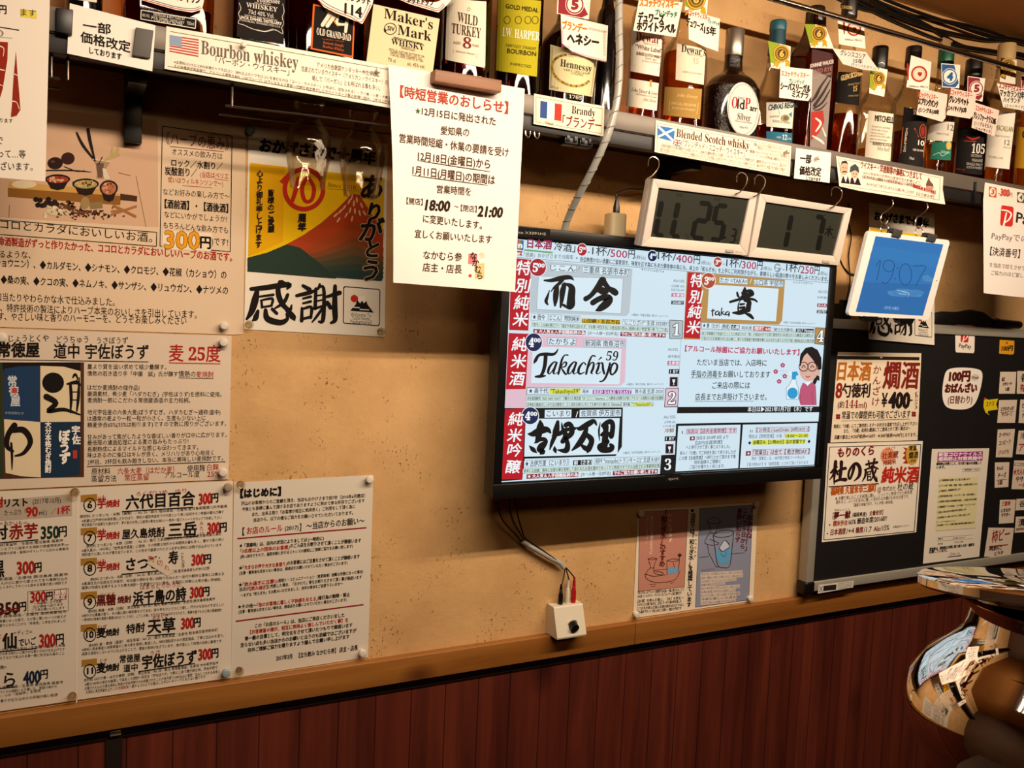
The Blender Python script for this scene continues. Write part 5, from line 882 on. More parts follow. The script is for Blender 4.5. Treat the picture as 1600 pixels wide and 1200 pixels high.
HK = [('wire hook holding the outer upper corner of the humidity clock', 1016), ('wire hook at the inner upper corner of the humidity clock', 1154), ('wire hook at the inner upper corner of the calendar clock', 1182), ('wire hook holding the outer upper corner of the calendar clock', 1302)]
for (lb, x), y in zip(HK, (245, 270, 274, 292)):
    hook([(x-3, y+14), (x-2, y+4), (x+5, y), (x+13, y+6), (x+12, y+18), (x+2, y+30), (x-5, y+34 if x < 1100 else y+33)], lb, -.1425, -.170)

# ================================================================ tablet
TPL = tilt(1400, 368, -.163, 497, -.139)
WHITE = pm('white_plastic', '#ece8e2', .3, coat=.2)
F = TPL.hit([(1357, 360.5), (1485, 375.5), (1451.6, 500), (1324.5, 493)])
tb = thing('tablet', 'white tablet with a blue lock screen reading 19:07, hung under the shelf', 'tablet', F[3])
import bmesh
def rrect(F4, r, n=6):
    out = []
    for i in range(4):
        p, a, b = F4[i], F4[i-1], F4[(i+1) % 4]; u = (a-p)/np.linalg.norm(a-p)*r; v = (b-p)/np.linalg.norm(b-p)*r
        for k in range(n+1):
            t = k/n*math.pi/2; out.append(p+u*(1-math.sin(t))+v*(1-math.cos(t)))
    return out
R_ = rrect(F, .009); nn = len(R_); bk = [p-TPL.n*.0075 for p in R_]
_m = MB().add(R_+bk, [tuple(range(nn)), tuple(range(2*nn-1, nn-1, -1))]+[(i, nn+i, nn+(i+1) % nn, (i+1) % nn) for i in range(nn)])
tbody = _m.obj('body', WHITE, tb)
t = Sheet('screen', Plane(TPL.p0+TPL.n*.0003, TPL.n), [(1368.3, 369), (1474, 382), (1442, 493), (1337.3, 487)], '#2f74b4', th=.0003, emit=True, parent=tb, lean=.25); t.crop(1300, 280, .2166)
t.P([(298, 480), (775, 545), (750, 640), (275, 560)], '#3079b8', 1).P([(174, 953), (232, 742), (722, 760), (653, 983)], '#2a6aa8', 1)
for k in range(9): t.O(440+k*22, 820+random.uniform(-14, 14), 38+random.random()*30, 14+random.random()*8, '#4a88ba' if k % 2 else '#4280b6', 2, 14, .15)
t.K([[(470, 800, 3), (520, 812, 5), (555, 825, 4), (545, 850, 2)], [(480, 825, 3), (540, 832, 4)]], '#b8d4e8', 3); t.P([(650, 700), (690, 690), (730, 720), (720, 745), (660, 735)], '#4a86b8', 2)
N9 = '#123a64'
t.K([[(318, 625, 4), (350, 590, 4), (322, 730, 4)]], N9, 3); t.ring(410, 625, 42, 44, 4, N9, 3); t.K([[(452, 620, 4), (430, 700, 4), (395, 750, 4), (360, 742, 4)], [(585, 627, 4), (675, 628, 4), (640, 700, 4), (605, 770, 4)]], N9, 3)
t.O(474, 640, 4, 5, N9, 3, 8).O(455, 718, 4, 5, N9, 3, 8); t.ring(530, 688, 46, 80, 4, N9, 3); t.T('1月7日 木曜日', 375, 938, 478, 945, 22, '#a8c4dc')
p3 = TPL.hit([(1463.5, 438.5)])[0]; MB().tube([p3, p3+TPL.n*.0004], .0011, 12).obj('camera_lens', BLACKPL, tbody)
CLIP = pm('clip_grey', '#4a4a48', .4, .3)
hld = thing('tablet_holder', 'black clamp arms and clips gripping the tablet along its two long edges', 'holder', TPL.hit([(1400, 430)])[0]-TPL.n*.012)
MB().hexa([p-TPL.n*.0082 for p in TPL.hit([(1375, 385), (1462, 395), (1436, 478), (1350, 470)])], [p-TPL.n*.014 for p in TPL.hit([(1375, 385), (1462, 395), (1436, 478), (1350, 470)])], .001).obj('back_plate', BLACKPL, hld)
def grip(name, mat, q, e, f0):
    """a jaw over the tablet edge: lip in front, bridge beyond the edge, pad behind; e = share of the quad that lies beyond the edge"""
    a, b_, c_, d_ = TPL.hit(q); n = TPL.n; m = MB()
    if f0: m.hexa([p+n*.003 for p in (a, b_, c_, d_)], [p+n*.0007 for p in (a, b_, c_, d_)], .0005)
    m.hexa([p-n*.0082 for p in (a, b_, c_, d_)], [p-n*.013 for p in (a, b_, c_, d_)], .0005)
    k = [a, b_, b_+(c_-b_)*e, a+(d_-a)*e]; m.hexa([p+n*.0025 for p in k], [p-n*.012 for p in k])
    m.obj(name, mat, hld)
grip('clip', CLIP, [(1396, 357), (1409, 360), (1405, 371.5), (1392, 369)], .42, 1); grip('clip', CLIP, [(1450, 364), (1463.5, 367), (1459, 378.5), (1446, 376)], .4, 1)
grip('lower_claw', BLACKPL, [(1352, 502.5), (1369, 501.5), (1371, 494.5), (1347, 493.6)], .5, 1); grip('lower_claw', BLACKPL, [(1406, 506), (1424, 505.5), (1428, 497.5), (1402, 497)], .5, 1)
f = TPL.hit([(1482, 384), (1491, 385.5), (1483, 398), (1480, 397)]); MB().hexa([p-TPL.n*.008 for p in f], [p-TPL.n*.013 for p in f], .0006).obj('side_claw', BLACKPL, hld)
for i, (x, y) in enumerate(((1378, 340), (1432, 346))):
    o = thing('ring_hook', ('chrome hook ring hanging from the shelf, the one nearer the clocks', 'chrome hook ring hanging from the shelf, the one nearer the payment notice')[i], 'hook', at(x, y, -.15), 'hook rings above the tablet')
    MB().tube([at(x+16, y-28, -.1425), at(x+17, y-20, -.144), at(x+10, y-12, -.146), at(x+1, y-6, -.148), at(x-2, y+3, -.149), at(x+4, y+11, -.150), at(x+9, y+5, -.150)], .0012, 8, smooth=6).obj('hook_wire', WIRE, o)
    MB().tube([at(x+4+6*math.sin(a_), y+17+8*math.cos(a_), -.151-.002*math.cos(a_)) for a_ in np.linspace(0, 6.283, 16, endpoint=False)], .0008, 6, closed=True).obj('ring', WIRE, o)
    if i == 1: MB().hexa([at(1446, 339, -.146), at(1450, 340, -.146), at(1449.5, 347, -.146), at(1445.5, 346, -.146)], [at(1446, 339, -.143), at(1450, 340, -.143), at(1449.5, 347, -.143), at(1445.5, 346, -.143)]).obj('tab', WIRE, o)

# ================================================================ blackboard and its papers
bx0, bx1, bz0, bz1 = 1.054, X1-.02, 1.0135, 1.592
ALU = pm('satin_aluminium', '#a8a294', .45, .35)
bd = thing('blackboard', 'black notice board in an aluminium frame with black corner caps', 'board', (1.7, -.03, bz0))
MB().box((bx0+.004, -.030, bz0+.004), (bx1-.004, -.012, bz1-.004)).obj('panel', pm('black_board_face', '#151212', .55, noise=.1, scale=8), bd)
MB().box((bx0, -.034, bz0), (bx0+.021, -.010, bz1), .002).obj('frame_side', ALU, bd)
MB().box((bx0, -.034, bz0), (bx1, -.010, bz0+.021), .002).obj('frame_bottom', ALU, bd)
MB().box((bx0, -.034, bz1-.021), (bx1, -.010, bz1), .002).obj('frame_top', ALU, bd)
MB().box((bx0-.004, -.037, bz0-.006), (bx0+.024, -.008, bz0+.023), .005).obj('corner_cap', BLACKPL, bd)
for x in (bx0+.1, bx1-.6): MB().box((x, -.012, bz0+.1), (x+.06, -.0005, bz0+.16), .002).obj('wall_spacer', BLACKPL, bd)
st = Sheet('maker_sticker', wallp(-.0342), [(1279, 914), (1334, 907.5), (1333, 918), (1278, 927.5)], '#d8d2c6', parent=bd); st.crop(1250, 680, .21875)
st.P([(136, 1078), (165, 1074), (164, 1118), (134, 1124)], '#c8c2b6', 1).L(138, 1080, 162, 1118, 3).L(162, 1078, 138, 1120, 3).P([(168, 1076), (260, 1066), (258, 1104), (166, 1114)], '#201c1a', 1)
for i in range(5): st.L(270, 1062+i*10, 375, 1048+i*10, 2, '#4a4440')
BP = wallp(-.0304)
s = Sheet('hot_sake_sheet', BP, [(1309, 550), (1439.7, 552), (1433.7, 688), (1297.5, 691.5)], '#e6d6bd', label='tan sheet pricing warm sake at 400 with a dark bar along its top', cat='sheet')
s.o = (1300, 550, .0875)
s.P([(98, 68), (1562, 92), (1560, 148), (95, 132)], '#2c1c16', 1).O(880, 98, 22, 14, '#c8bca8', 2)
s.T('日本酒', 88, 505, 672, 512, 320, '#b0651a', b=18, sh=.03).T('燗酒', 905, 652, 1525, 655, 460, '#7c2018', b=20).V('かんざけ', 800, 225, 765, 985, 150, '#8c3a28', b=3)
s.T('8', 62, 818, 168, 820, 262, '#8c2018', b=16).T('勺徳利', 172, 812, 668, 806, 235, '#2a1814', b=14).T('(約', 100, 1000, 215, 1000, 120, '#4a2018', b=3).T('𝟏𝟒𝟒', 228, 1002, 462, 1002, 140, '#84201a').T('ml)', 475, 1000, 618, 1000, 105, '#84201a', b=3)
s.T('¥', 880, 975, 975, 975, 230, '#2a1814', b=12).T('400', 1010, 995, 1370, 1000, 268, '#20120e', b=34).L(1390, 862, 1440, 862, 26, '#20120e').V('(税込み)', 1510, 700, 1495, 1010, 54, '#6a4030')
s.crop(1250, 500, .21875)
for (x, y) in ((272, 690), (813, 672)):
    for k in range(4): s.O(x+10*math.cos(k*1.571+.8), y+12*math.sin(k*1.571+.8), 9, 10, '#84201a', 2, 10)
s.T('常温での御提供も可能でございます', 298, 708, 786, 700, 54, '#2a1814', b=1.5).L(295, 722, 786, 708, 3)
s.T('現産に「冷蔵」にてご提供致します〜お好きな温度でお召し上がり下さい', 240, 774, 836, 752, 26, '#3a241a', b=.8).T('また、「冷蔵」銘柄も燗酒にてご提供させて頂く場合は〜', 312, 808, 788, 786, 28, '#3a241a', b=.8).T('容量の都合上★250円銘柄⇒500円・★300円銘柄⇒600円となります。', 244, 852, 832, 832, 28, '#3a241a', b=.8)
s = Sheet('junmai_sake_sheet', BP, [(1293.3, 693), (1442, 689), (1431.6, 831.5), (1284, 847.3)], '#eae0d0', label='black-bordered sake sheet with an orange dot and a gold oval', cat='sheet')
s.crop(1250, 680, .21875)
s.box([(212, 85), (864, 66), (816, 686), (170, 748)], 5, '#2a1a14')
s.T('もりのくら', 268, 160, 525, 142, 66, '#7a2018', b=6)
s.o = (1290, 710, .05625)
MO = [[(280, 195, 70), (270, 330, 80), (245, 560, 60), (238, 830, 20)], [(145, 515, 40), (230, 420, 60), (315, 350, 40)], [(260, 430, 60), (190, 600, 40), (110, 705, 20)], [(280, 440, 60), (330, 540, 50), (322, 575, 20)], [(440, 210, 80), (435, 400, 70), (410, 560, 80), (400, 690, 60)], [(335, 475, 40), (440, 415, 60), (550, 385, 70)], [(270, 750, 50), (400, 700, 60), (550, 700, 90)],
      [(790, 330, 70), (760, 480, 60), (680, 680, 50), (635, 590, 50), (670, 430, 50), (780, 280, 60), (880, 270, 80), (955, 400, 80), (930, 600, 70), (790, 740, 20)],
      [(1130, 280, 50), (1250, 250, 50), (1430, 220, 60)], [(1195, 180, 40), (1220, 350, 36)], [(1360, 125, 50), (1320, 330, 40)], [(1090, 430, 40), (1200, 390, 40), (1330, 350, 50), (1460, 400, 30)], [(1120, 430, 50), (1100, 600, 50), (1020, 750, 20)], [(1290, 330, 60), (1310, 500, 56), (1370, 660, 60), (1425, 750, 40), (1420, 600, 10)], [(1400, 430, 40), (1330, 590, 40), (1250, 740, 20)], [(1160, 490, 30), (1260, 465, 30)], [(1170, 500, 26), (1165, 720, 30)], [(1250, 470, 24), (1240, 560, 24)], [(1175, 560, 24), (1250, 548, 24)], [(1180, 620, 24), (1250, 610, 24), (1245, 660, 20)], [(1165, 720, 26), (1260, 700, 30)]]
s.K(MO, '#2a130e', 3, 1.25)
s.crop(1250, 680, .21875).L(205, 369, 563, 346, 8, '#1c0e0a')
s.O(628, 150, 54, 60, '#e2906a', 1).T('こまぐら', 612, 105, 680, 100, 22, '#7a2a1a').T('社楽蔵', 585, 172, 700, 160, 46, '#84301c', b=2).T('特純米', 592, 218, 685, 206, 36, '#84301c', b=1)
s.P([(735, 85), (770, 95), (770, 205), (735, 200), (755, 178), (730, 165), (752, 140), (735, 128), (755, 110)], '#a82a20', 1).O(800, 140, 44, 74, '#c8a03c', 2).T('常温', 780, 112, 830, 108, 34, '#2a1810', b=2, layer=4).T('燗酒', 775, 168, 842, 162, 44, '#2a1810', b=2, layer=4).T('(温燗)', 782, 195, 828, 192, 22, '#2a1810', layer=4)
s.T('純米酒', 580, 342, 838, 336, 108, '#b8281c', b=8, sh=.05).T('福岡県 久留米市三潴町', 218, 430, 542, 402, 56, '#b4581c', b=4).T('@', 552, 404, 580, 402, 32, '#7a3a1c').T('株式会社', 588, 402, 682, 396, 34, '#4a2418').T('杜の蔵', 695, 398, 808, 388, 52, '#3a1c12', b=1)
s.T('★ お燗で楽しむことを前提に醸し、じっくりと熟成させた純米酒', 250, 466, 800, 418, 26, '#4a2a1c').T('温めると、ふくらむ旨みに優しく包まれるお燗のためのお酒です。', 255, 492, 778, 450, 26, '#4a2a1c').T('「適度な味幅があり、キレが良い純米酒」', 380, 512, 665, 488, 24, '#4a2a1c')
s.T('ゆめいっこん', 248, 545, 355, 538, 18, '#4a2a1c').T('【', 218, 600, 238, 598, 44).T('夢一献', 240, 602, 358, 592, 50, '#5a1612', b=4).T('(福岡県産)', 372, 585, 475, 578, 30, '#2a1810', b=1).T('全量使用】', 495, 574, 592, 566, 32, '#7a2a1c', b=1)
s.T('✦', 205, 650, 222, 648, 18).T('精米歩合', 236, 652, 338, 642, 38, '#a03a20', b=2).T('/65% 醸造年度/2016BY', 342, 642, 622, 612, 40, '#2a1810', b=1.5).T('✦', 188, 712, 204, 710, 18).T('日本酒度', 218, 716, 325, 706, 42, '#7a201a', b=2).T('/+4', 330, 704, 385, 698, 36, '#2a1810', b=1).T('酸度', 398, 700, 450, 694, 40, '#7a201a', b=2).T('/1.7', 455, 692, 510, 688, 36, '#2a1810', b=1).T('Alc', 525, 686, 572, 682, 32, '#7a201a', b=2).T('/15%', 575, 682, 636, 676, 36, '#2a1810', b=1)
s.T('★醸造元のホームページ', 665, 664, 780, 652, 16, '#4a2a1c')
s = Sheet('virus_notice', BP, [(1456.3, 701.5), (1545.8, 700.3), (1530, 869.8), (1442, 880.8)], '#e6dccb', label='tall white notice with a magenta header band on the blackboard', cat='notice')
s.crop(1250, 680, .21875)
s.P([(985, 122), (1307, 115), (1303, 182), (980, 191)], '#9c2c80', 1).T('新型コロナウイルス', 990, 152, 1298, 146, 26, '#efe4ea', b=3).T('感染防止対策実施中', 988, 184, 1296, 176, 26, '#efe4ea', b=3)
s.T('感染防止対策として、次の取り組みを実施して', 975, 215, 1295, 208, 20, b=1.5).T('います。', 975, 240, 1035, 238, 20, b=1.5).box([(1165, 240), (1287, 236), (1284, 256), (1162, 260)], 2, '#8a8278').T('登録番号　39623', 1175, 254, 1275, 252, 12)
s.P([(995, 305), (1275, 295), (1255, 655), (965, 680)], '#e2d8a8', 1)
for i, t in enumerate(('消毒設備の設置へのご協力を願います', '三つの密「密閉・密集・密接」の回避を徹底します', '発熱症状、体調確認を促します', '業界団体等の指針、ガイドライン等、内容を精査し、', '従業員の検温及び体調管理を徹底し、お客様の安全を確保', '接触確認アプリの利用を、マスク着用・フェイスシールド', '適正人数の店内の滞在状況を管理します', 'お客様からの問い合わせに丁寧に対応します')): s.T('☑', 990-i*2, 332+i*38-(3 if i > 4 else 0), 1008-i*2, 331+i*38, 16, '#5a5030').T(t, 1012-i*3, 330+i*38, (1215, 1268, 1150, 1262, 1268, 1262, 1200, 1230)[i]-i*2, 320+i*36, 14, '#3a3424', b=.8)
s.T('なお、以下の対策を行います', 970, 628, 1110, 618, 12, '#3a3424').T('こまめな換気・アルコール消毒の実施と感染予防の徹底を推奨します', 972, 652, 1245, 630, 14, '#3a3424', b=.8).L(968, 684, 1255, 664, 2, '#7a7048')
s.L(980, 730, 1235, 712, 2, '#8a8278').L(978, 756, 1232, 738, 2, '#8a8278').T('施設名', 985, 748, 1020, 746, 14).T('立ち飲み なかむら', 1092, 742, 1178, 736, 12).T('責任者', 985, 784, 1020, 780, 14).T('なかむら参', 1100, 772, 1165, 766, 12)
s.T('愛知県は、感染防止対策に取り組むお店・施設を', 925, 825, 1245, 790, 20, b=1.5).T('応援しています。', 922, 845, 1050, 832, 20, b=1.5).ring(1082, 850, 9, 12, 3, '#b07a20', 2, 14).T('あいち', 1092, 856, 1140, 852, 14, '#5a5048').P([(1055, 868), (1152, 856), (1152, 864), (1055, 874)], '#2c3a78', 1)
s = Sheet('payment_card', BP, [(1492.4, 504.5), (1523.5, 505.5), (1522.5, 549), (1521, 552), (1494, 550.5), (1492.8, 548)], '#ece2d4', label='small white card with a red top band and a red square logo', cat='card')
s.crop(1250, 500, .21875); s.P([(1108, 20), (1250, 25), (1248, 50), (1108, 44)], '#b8281e', 1); s.T('スマホで払うなら', 1130, 42, 1230, 44, 14, '#e8c8c0'); pp(s, 1148, 80, 1206, 162); s.T('PayPay', 1135, 196, 1222, 204, 28, '#2a2422', b=1)
s = Sheet('snack_price_tag', BP, [(1562, 531), (1585, 532.5), (1584.5, 552), (1582, 554), (1561, 552.5)], '#dc9a1e', label='small amber tag reading 100 yen near the board top', cat='tag')
s.crop(1250, 500, .21875).T('全', 1468, 172, 1484, 173, 18).T('100円', 1440, 222, 1518, 220, 38, '#2a1c08', b=3)
q = [(1030, 400), (1045, 360), (1085, 342), (1180, 338), (1280, 350), (1305, 375), (1303, 430), (1285, 510), (1262, 580), (1230, 622), (1180, 640), (1100, 640), (1045, 625), (1020, 580), (1014, 500)]
q = [tuple((np.array(q[i])*(1-t)*(1-t)*.5+np.array(q[(i+1) % len(q)])*(.5+t-t*t)+np.array(q[(i+2) % len(q)])*t*t*.5)) for i in range(len(q)) for t in (0, .33, .66)]
s = Sheet('side_dish_card', BP, [(1250+x*.21875, 500+y*.21875) for x, y in q], '#efe6da', label='rounded white card advertising 100 yen daily side dishes', cat='card')
s.crop(1250, 500, .21875).T('100円', 1065, 440, 1210, 438, 74, '#5a1a12', b=9).T('おばんざい', 1035, 520, 1260, 518, 62, '#5a1a12', b=8).T('(日替わり)', 1055, 598, 1228, 596, 54, '#6a3424', b=2).O(1250, 410, 30, 24, '#cfc8bc', 1).T('Check', 1228, 418, 1275, 418, 15, '#2a2420', b=1)
q = [(1315, 560), (1350, 570), (1415, 562), (1402, 600), (1412, 640), (1345, 648), (1340, 665), (1358, 682), (1325, 662), (1310, 620)]
s = Sheet('speech_tag', BP, [(1250+x*.21875, 500+y*.21875) for x, y in q], '#dcc41c', label='yellow speech-bubble tag between the oval card and the small memos', cat='tag')
s.crop(1250, 500, .21875).T('スナス', 1328, 620, 1385, 612, 34, '#5a4a10', b=1).O(1322, 562, 8, 8, '#c83a2a', 2, 10)
def memo(pts, label, lines, o=(1250, 500)):
    s = Sheet('menu_memo', BP, [(o[0]+x*.21875, o[1]+y*.21875) for x, y in pts], '#dccbb8', label=label, cat='memo', group='handwritten memos on the blackboard'); s.crop(*o, .21875)
    for t, x0, y0, x1, y1, h, c in lines:
        if t == '-': s.L(x0, y0, x1, y1, h, c)
        else: s.T(t, x0, y0, x1, y1, h, c, b=2)
K_ = '#3a2c26'; R_2 = '#a02c24'
memo([(1430, 370), (1546, 370), (1536, 526), (1420, 526)], 'inner-column memo, the topmost, below the amber price tag', [('紀', 1440, 438, 1462, 436, 28, K_), ('チヂミーチ', 1448, 472, 1512, 468, 26, K_), ('1皿', 1468, 508, 1495, 506, 26, K_)])
memo([(1552, 364), (1665, 366), (1660, 530), (1548, 526)], 'outer-column memo at the frame edge, the topmost, with boxed writing', [('番', 1572, 440, 1640, 442, 56, K_), ('有り', 1568, 512, 1640, 510, 52, R_2)])
memo([(1422, 572), (1551, 570), (1536, 735), (1408, 735)], 'inner-column memo beside the yellow speech tag, underlined in red', [('とりわさっぴ', 1435, 650, 1525, 644, 28, K_), ('-', 1430, 660, 1530, 652, 4, R_2), ('サブミーニ', 1440, 690, 1515, 684, 26, K_)])
memo([(1574, 568), (1680, 570), (1670, 738), (1560, 735)], 'outer-column memo at the frame edge, second from its top', [('ピリ辛', 1588, 630, 1650, 630, 40, K_), ('-', 1588, 650, 1660, 648, 4, R_2), ('ナムル', 1585, 700, 1650, 698, 36, K_)])
memo([(1412, 782), (1536, 778), (1516, 981), (1398, 980)], 'inner-column memo with three brown lines, below the red-underlined one', [('ゴーヤチャン', 1422, 836, 1502, 828, 28, '#6a4a3a'), ('コンビーフ', 1420, 896, 1502, 884, 32, '#6a4a3a'), ('(アスパラ)', 1418, 962, 1490, 952, 28, '#8a6a58')])
memo([(1562, 790), (1670, 792), (1655, 962), (1542, 958)], 'outer-column memo at the frame edge with a ring and red katakana', [('冷奴', 1574, 850, 1640, 850, 44, K_), ('アモ', 1560, 945, 1640, 940, 64, R_2)])
memo([(1392, 195), (1496, 192), (1488, 370), (1390, 375)], 'inner-column memo with a red line under its second word, above the gap', [('なんぶ', 1405, 250, 1450, 246, 26, K_), ('チーズ', 1412, 308, 1470, 300, 36, K_), ('-', 1405, 322, 1478, 314, 4, R_2), ('3皿', 1412, 355, 1445, 352, 32, K_)], (1250, 680))
memo([(1530, 180), (1680, 182), (1668, 388), (1510, 385)], 'large outer memo at the frame edge with mixed red and black lines', [('にこだわりの', 1532, 220, 1640, 224, 26, '#8a7a68'), ('★大人のポテ', 1524, 285, 1650, 280, 44, R_2), ('やサラ', 1540, 335, 1620, 332, 40, K_), ('一皿', 1560, 372, 1620, 370, 30, R_2)], (1250, 680))
memo([(1428, 462), (1541, 460), (1526, 626), (1420, 632)], 'inner memo with a red heading, just above the peanut-snack memo', [('三重奏', 1440, 506, 1502, 500, 30, '#b0484a'), ('ときなか', 1436, 552, 1502, 544, 26, K_), ('サラダー', 1438, 586, 1500, 578, 26, K_)], (1250, 680))
memo([(1546, 455), (1660, 452), (1655, 532), (1538, 537)], 'short wide outer memo at the frame edge with two black characters', [('谷さ', 1566, 512, 1640, 508, 44, K_)], (1250, 680))
memo([(1542, 582), (1660, 578), (1650, 690), (1533, 697)], 'outer memo with one bold black character above a fine line', [('漬', 1556, 652, 1602, 648, 50, K_), ('自家製お新香', 1544, 682, 1640, 672, 18, '#8a6a58')], (1250, 680))
memo([(1346, 660), (1529, 662), (1503, 872), (1315, 868)], 'largest memo with red peanut-snack writing and a sweeping underline, lowest of all', [('柿ピー', 1368, 770, 1495, 745, 84, '#94201c'), ('-', 1350, 796, 1485, 782, 8, '#94201c'), ('晩酌に', 1352, 826, 1440, 818, 30, K_), ('どうぞ', 1388, 860, 1450, 852, 26, K_)], (1250, 680))

# ================================================================ bottles on the shelf
CLEAR = thin_glass('clear_bottle_glass', '#f3eee4', .5); AMBERG = thin_glass('amber_tinted_glass', '#d9a468', .6)
BROWNG = pm('dark_brown_glass', '#170a05', .06, coat=.6); REDBR = thin_glass('red_brown_glass', '#9a4a26', .8)
BLKG = pm('black_bottle', '#0a0706', .07, coat=.5)
L_AMB = liquid('amber_whisky', '#d9984c'); L_DEEP = liquid('deep_red_whisky', '#9a4a24'); L_GOLD = liquid('golden_whisky', '#e6b45a'); L_BRN = liquid('brown_whisky', '#b4703a')
CAPB = pm('black_cap', '#110e0d', .35, coat=.2); CAPS = pm('silver_cap', '#9a9184', .3, .8); CAPT = pm('teal_cap', '#1e5a66', .4); CAPG = pm('green_cap', '#16553c', .35, .2); CAPC = pm('cream_cap', '#b99a68', .5); CAPR = pm('wine_cap', '#4a1616', .35, coat=.3)
CAPBLUE = pm('blue_sleeve', '#16404e', .35)
class Bottle:
    def __init__(s, label, X, Yr, prof, mat, d=-.076, sq=2.0, yx=1.0, liq=None, cap=None, sleeve=None, name='whisky_bottle'):
        a = at(X, Yr, d); s.x, s.y = a[0], d; s.X, s.Yr, s.d, s.yx = X, Yr, d, yx
        s.k = ((a-CAM) @ FWD)/F_PX*.985
        s.root = thing(name, label, 'bottle', (s.x, s.y, SHELF_Z-.004), 'bottles on the wall shelf')
        P_ = [(hw*s.k, s.z(Y)) for Y, hw in prof]; P_ = [p for p in P_ if p[1] > SHELF_Z+.004]
        r0 = P_[0][0]; zb = SHELF_Z-.004
        full = [(r0*.86, zb), (r0*.97, zb+.002), (r0, zb+.007)]+P_
        pr = s.soft(full); c = (s.x, s.y, 0); s.prof = pr
        MB().lathe(pr, c, 44, sq, yx).obj('glass_body', mat, s.root)
        if liq:
            zl = s.z(liq[0]); q = [(max(r-.0035, .001), z+.004 if z < zb+.003 else z) for r, z in pr if z < zl-.001]; rl = np.interp(zl, [z for r, z in pr], [r for r, z in pr])
            q.append((max(rl-.0035, .001), zl)); MB().lathe(q, c, 40, sq, yx).obj('whisky', liq[1], s.root)
        if cap:
            z0, z1, r = s.z(cap[1]), s.z(cap[0]), cap[2]*s.k
            MB().lathe([(r*.96, z0), (r, z0+.0015), (r, z1-.003), (r*.93, z1-.0005), (r*.5, z1)], c, 32).obj('cap', cap[3], s.root)
        if sleeve:
            z0, z1 = s.z(sleeve[1]), s.z(sleeve[0]); rr = sleeve[2]*s.k; r2 = sleeve[3]*s.k
            MB().lathe([(r2, z0), (rr, z1)], c, 32).obj('neck_sleeve', sleeve[4], s.root)
    def z(s, Y): return at(s.X-6.57e-5*(s.X-52)*(Y-s.Yr), Y, s.d)[2]
    def soft(s, P_):
        P_ = [np.array(p) for p in P_]; Q = P_[:3]
        for i in range(2, len(P_)-1):
            p0, p1, p2, p3 = P_[max(i-1, 0)], P_[i], P_[i+1], P_[min(i+2, len(P_)-1)]
            flat = abs(p1[0]-p2[0]) < 4e-4
            for k in range(1, 6):
                t = k/5; v = p1*(1-t)+p2*t if flat else .5*((2*p1)+(-p0+p2)*t+(2*p0-5*p1+4*p2-p3)*t*t+(-p0+3*p1-3*p2+p3)*t**3); Q.append(v)
        return [(max(float(r), .0005), float(z)) for r, z in Q]
    def label(s, hw, poly, col, flat=False, nu=14, extra=.0006, name='paper_label', d=None):
        r = hw*s.k+extra
        surf = wallp(s.d-r*s.yx) if flat else Cyl(s.x, s.y, r)
        return Sheet(name, surf, poly, col, th=.0003, parent=s.root, grid=(nu, 5) if not flat else 0)
q = lambda o, k, pts: [(o[0]+x*k, o[1]+y*k) for x, y in pts]
# far end by the hanging menu sheet
Bottle('black bottle at the shelf end, only its foot showing over the handwritten card', 131, 8, [(30, 27), (-40, 27), (-70, 12), (-100, 10)], BLKG, cap=(-125, -98, 11, CAPB)).label(27, [(108, -8), (152, -3), (151, 4), (108, -2)], '#d8d0c0')
b = Bottle('clear square bottle with a little dark whisky and a tricolour bordered tag', 262, 30, [(60, 66), (-60, 64), (-90, 30), (-110, 18), (-150, 16)], AMBERG, sq=6, yx=.62, liq=(18, L_DEEP), cap=(-185, -148, 19, CAPB))
l = b.label(66, q((0, 0), .2, [(1098, 70), (1535, 145), (1530, 230), (1095, 150)]), '#14100e', True); l.crop(0, 0, .2)
l.box([(1103, 78), (1530, 150), (1526, 222), (1100, 148)], 6, '#e8e0d0').T('40% VOL', 1112, 128, 1170, 138, 24, '#d8d0c0').T('DISTILLED & BOTTLED BY', 1200, 120, 1445, 160, 20, '#e8e0d0').T('JACK DANIEL DISTILLERY', 1180, 142, 1440, 188, 20, '#e8e0d0').T('LYNCHBURG, TN. USA', 1205, 168, 1425, 202, 18, '#e8e0d0').T('750ml', 1460, 192, 1515, 200, 26, '#d8d0c0')
b = Bottle('square bottle with a black label and white lettering beside the orange-framed one', 405, 50, [(85, 44), (-70, 44), (-90, 24), (-105, 14), (-150, 13)], REDBR, sq=7, yx=.8, cap=(-185, -148, 15, CAPB))
l = b.label(44, q((330, 0), .15, [(285, -120), (775, -60), (755, 458), (265, 380)]), '#1b1614', True); l.crop(330, 0, .15)
W_ = '#ded6c8'
l.T('𝐓𝐞𝐧𝐧𝐞𝐬𝐬𝐞𝐞', 470, 15, 715, 40, 50, W_).T('SOUR MASH', 450, 35, 620, 55, 16, W_).T('𝐖𝐇𝐈𝐒𝐊𝐄𝐘', 365, 72, 690, 125, 48, W_).T('70cl 40% Vol.', 388, 142, 655, 190, 46, W_).T('DISTILLED AND BOTTLED BY', 350, 165, 690, 222, 16, W_).T('JACK DANIEL DISTILLERY', 305, 190, 735, 262, 28, W_, b=3).T('LYNCHBURG, TENNESSEE 37352 U.S.A.', 310, 218, 722, 290, 20, W_)
l.K([[(290, 30, 4), (310, 90, 6), (285, 140, 6), (300, 190, 5), (282, 240, 5), (340, 260, 6), (430, 300, 6), (560, 330, 6), (660, 310, 6), (745, 350, 5), (735, 290, 5), (755, 240, 4), (740, 180, 5), (760, 120, 5), (745, 40, 4)], [(480, 310, 4), (560, 325, 5), (640, 300, 4)]], W_, 2)
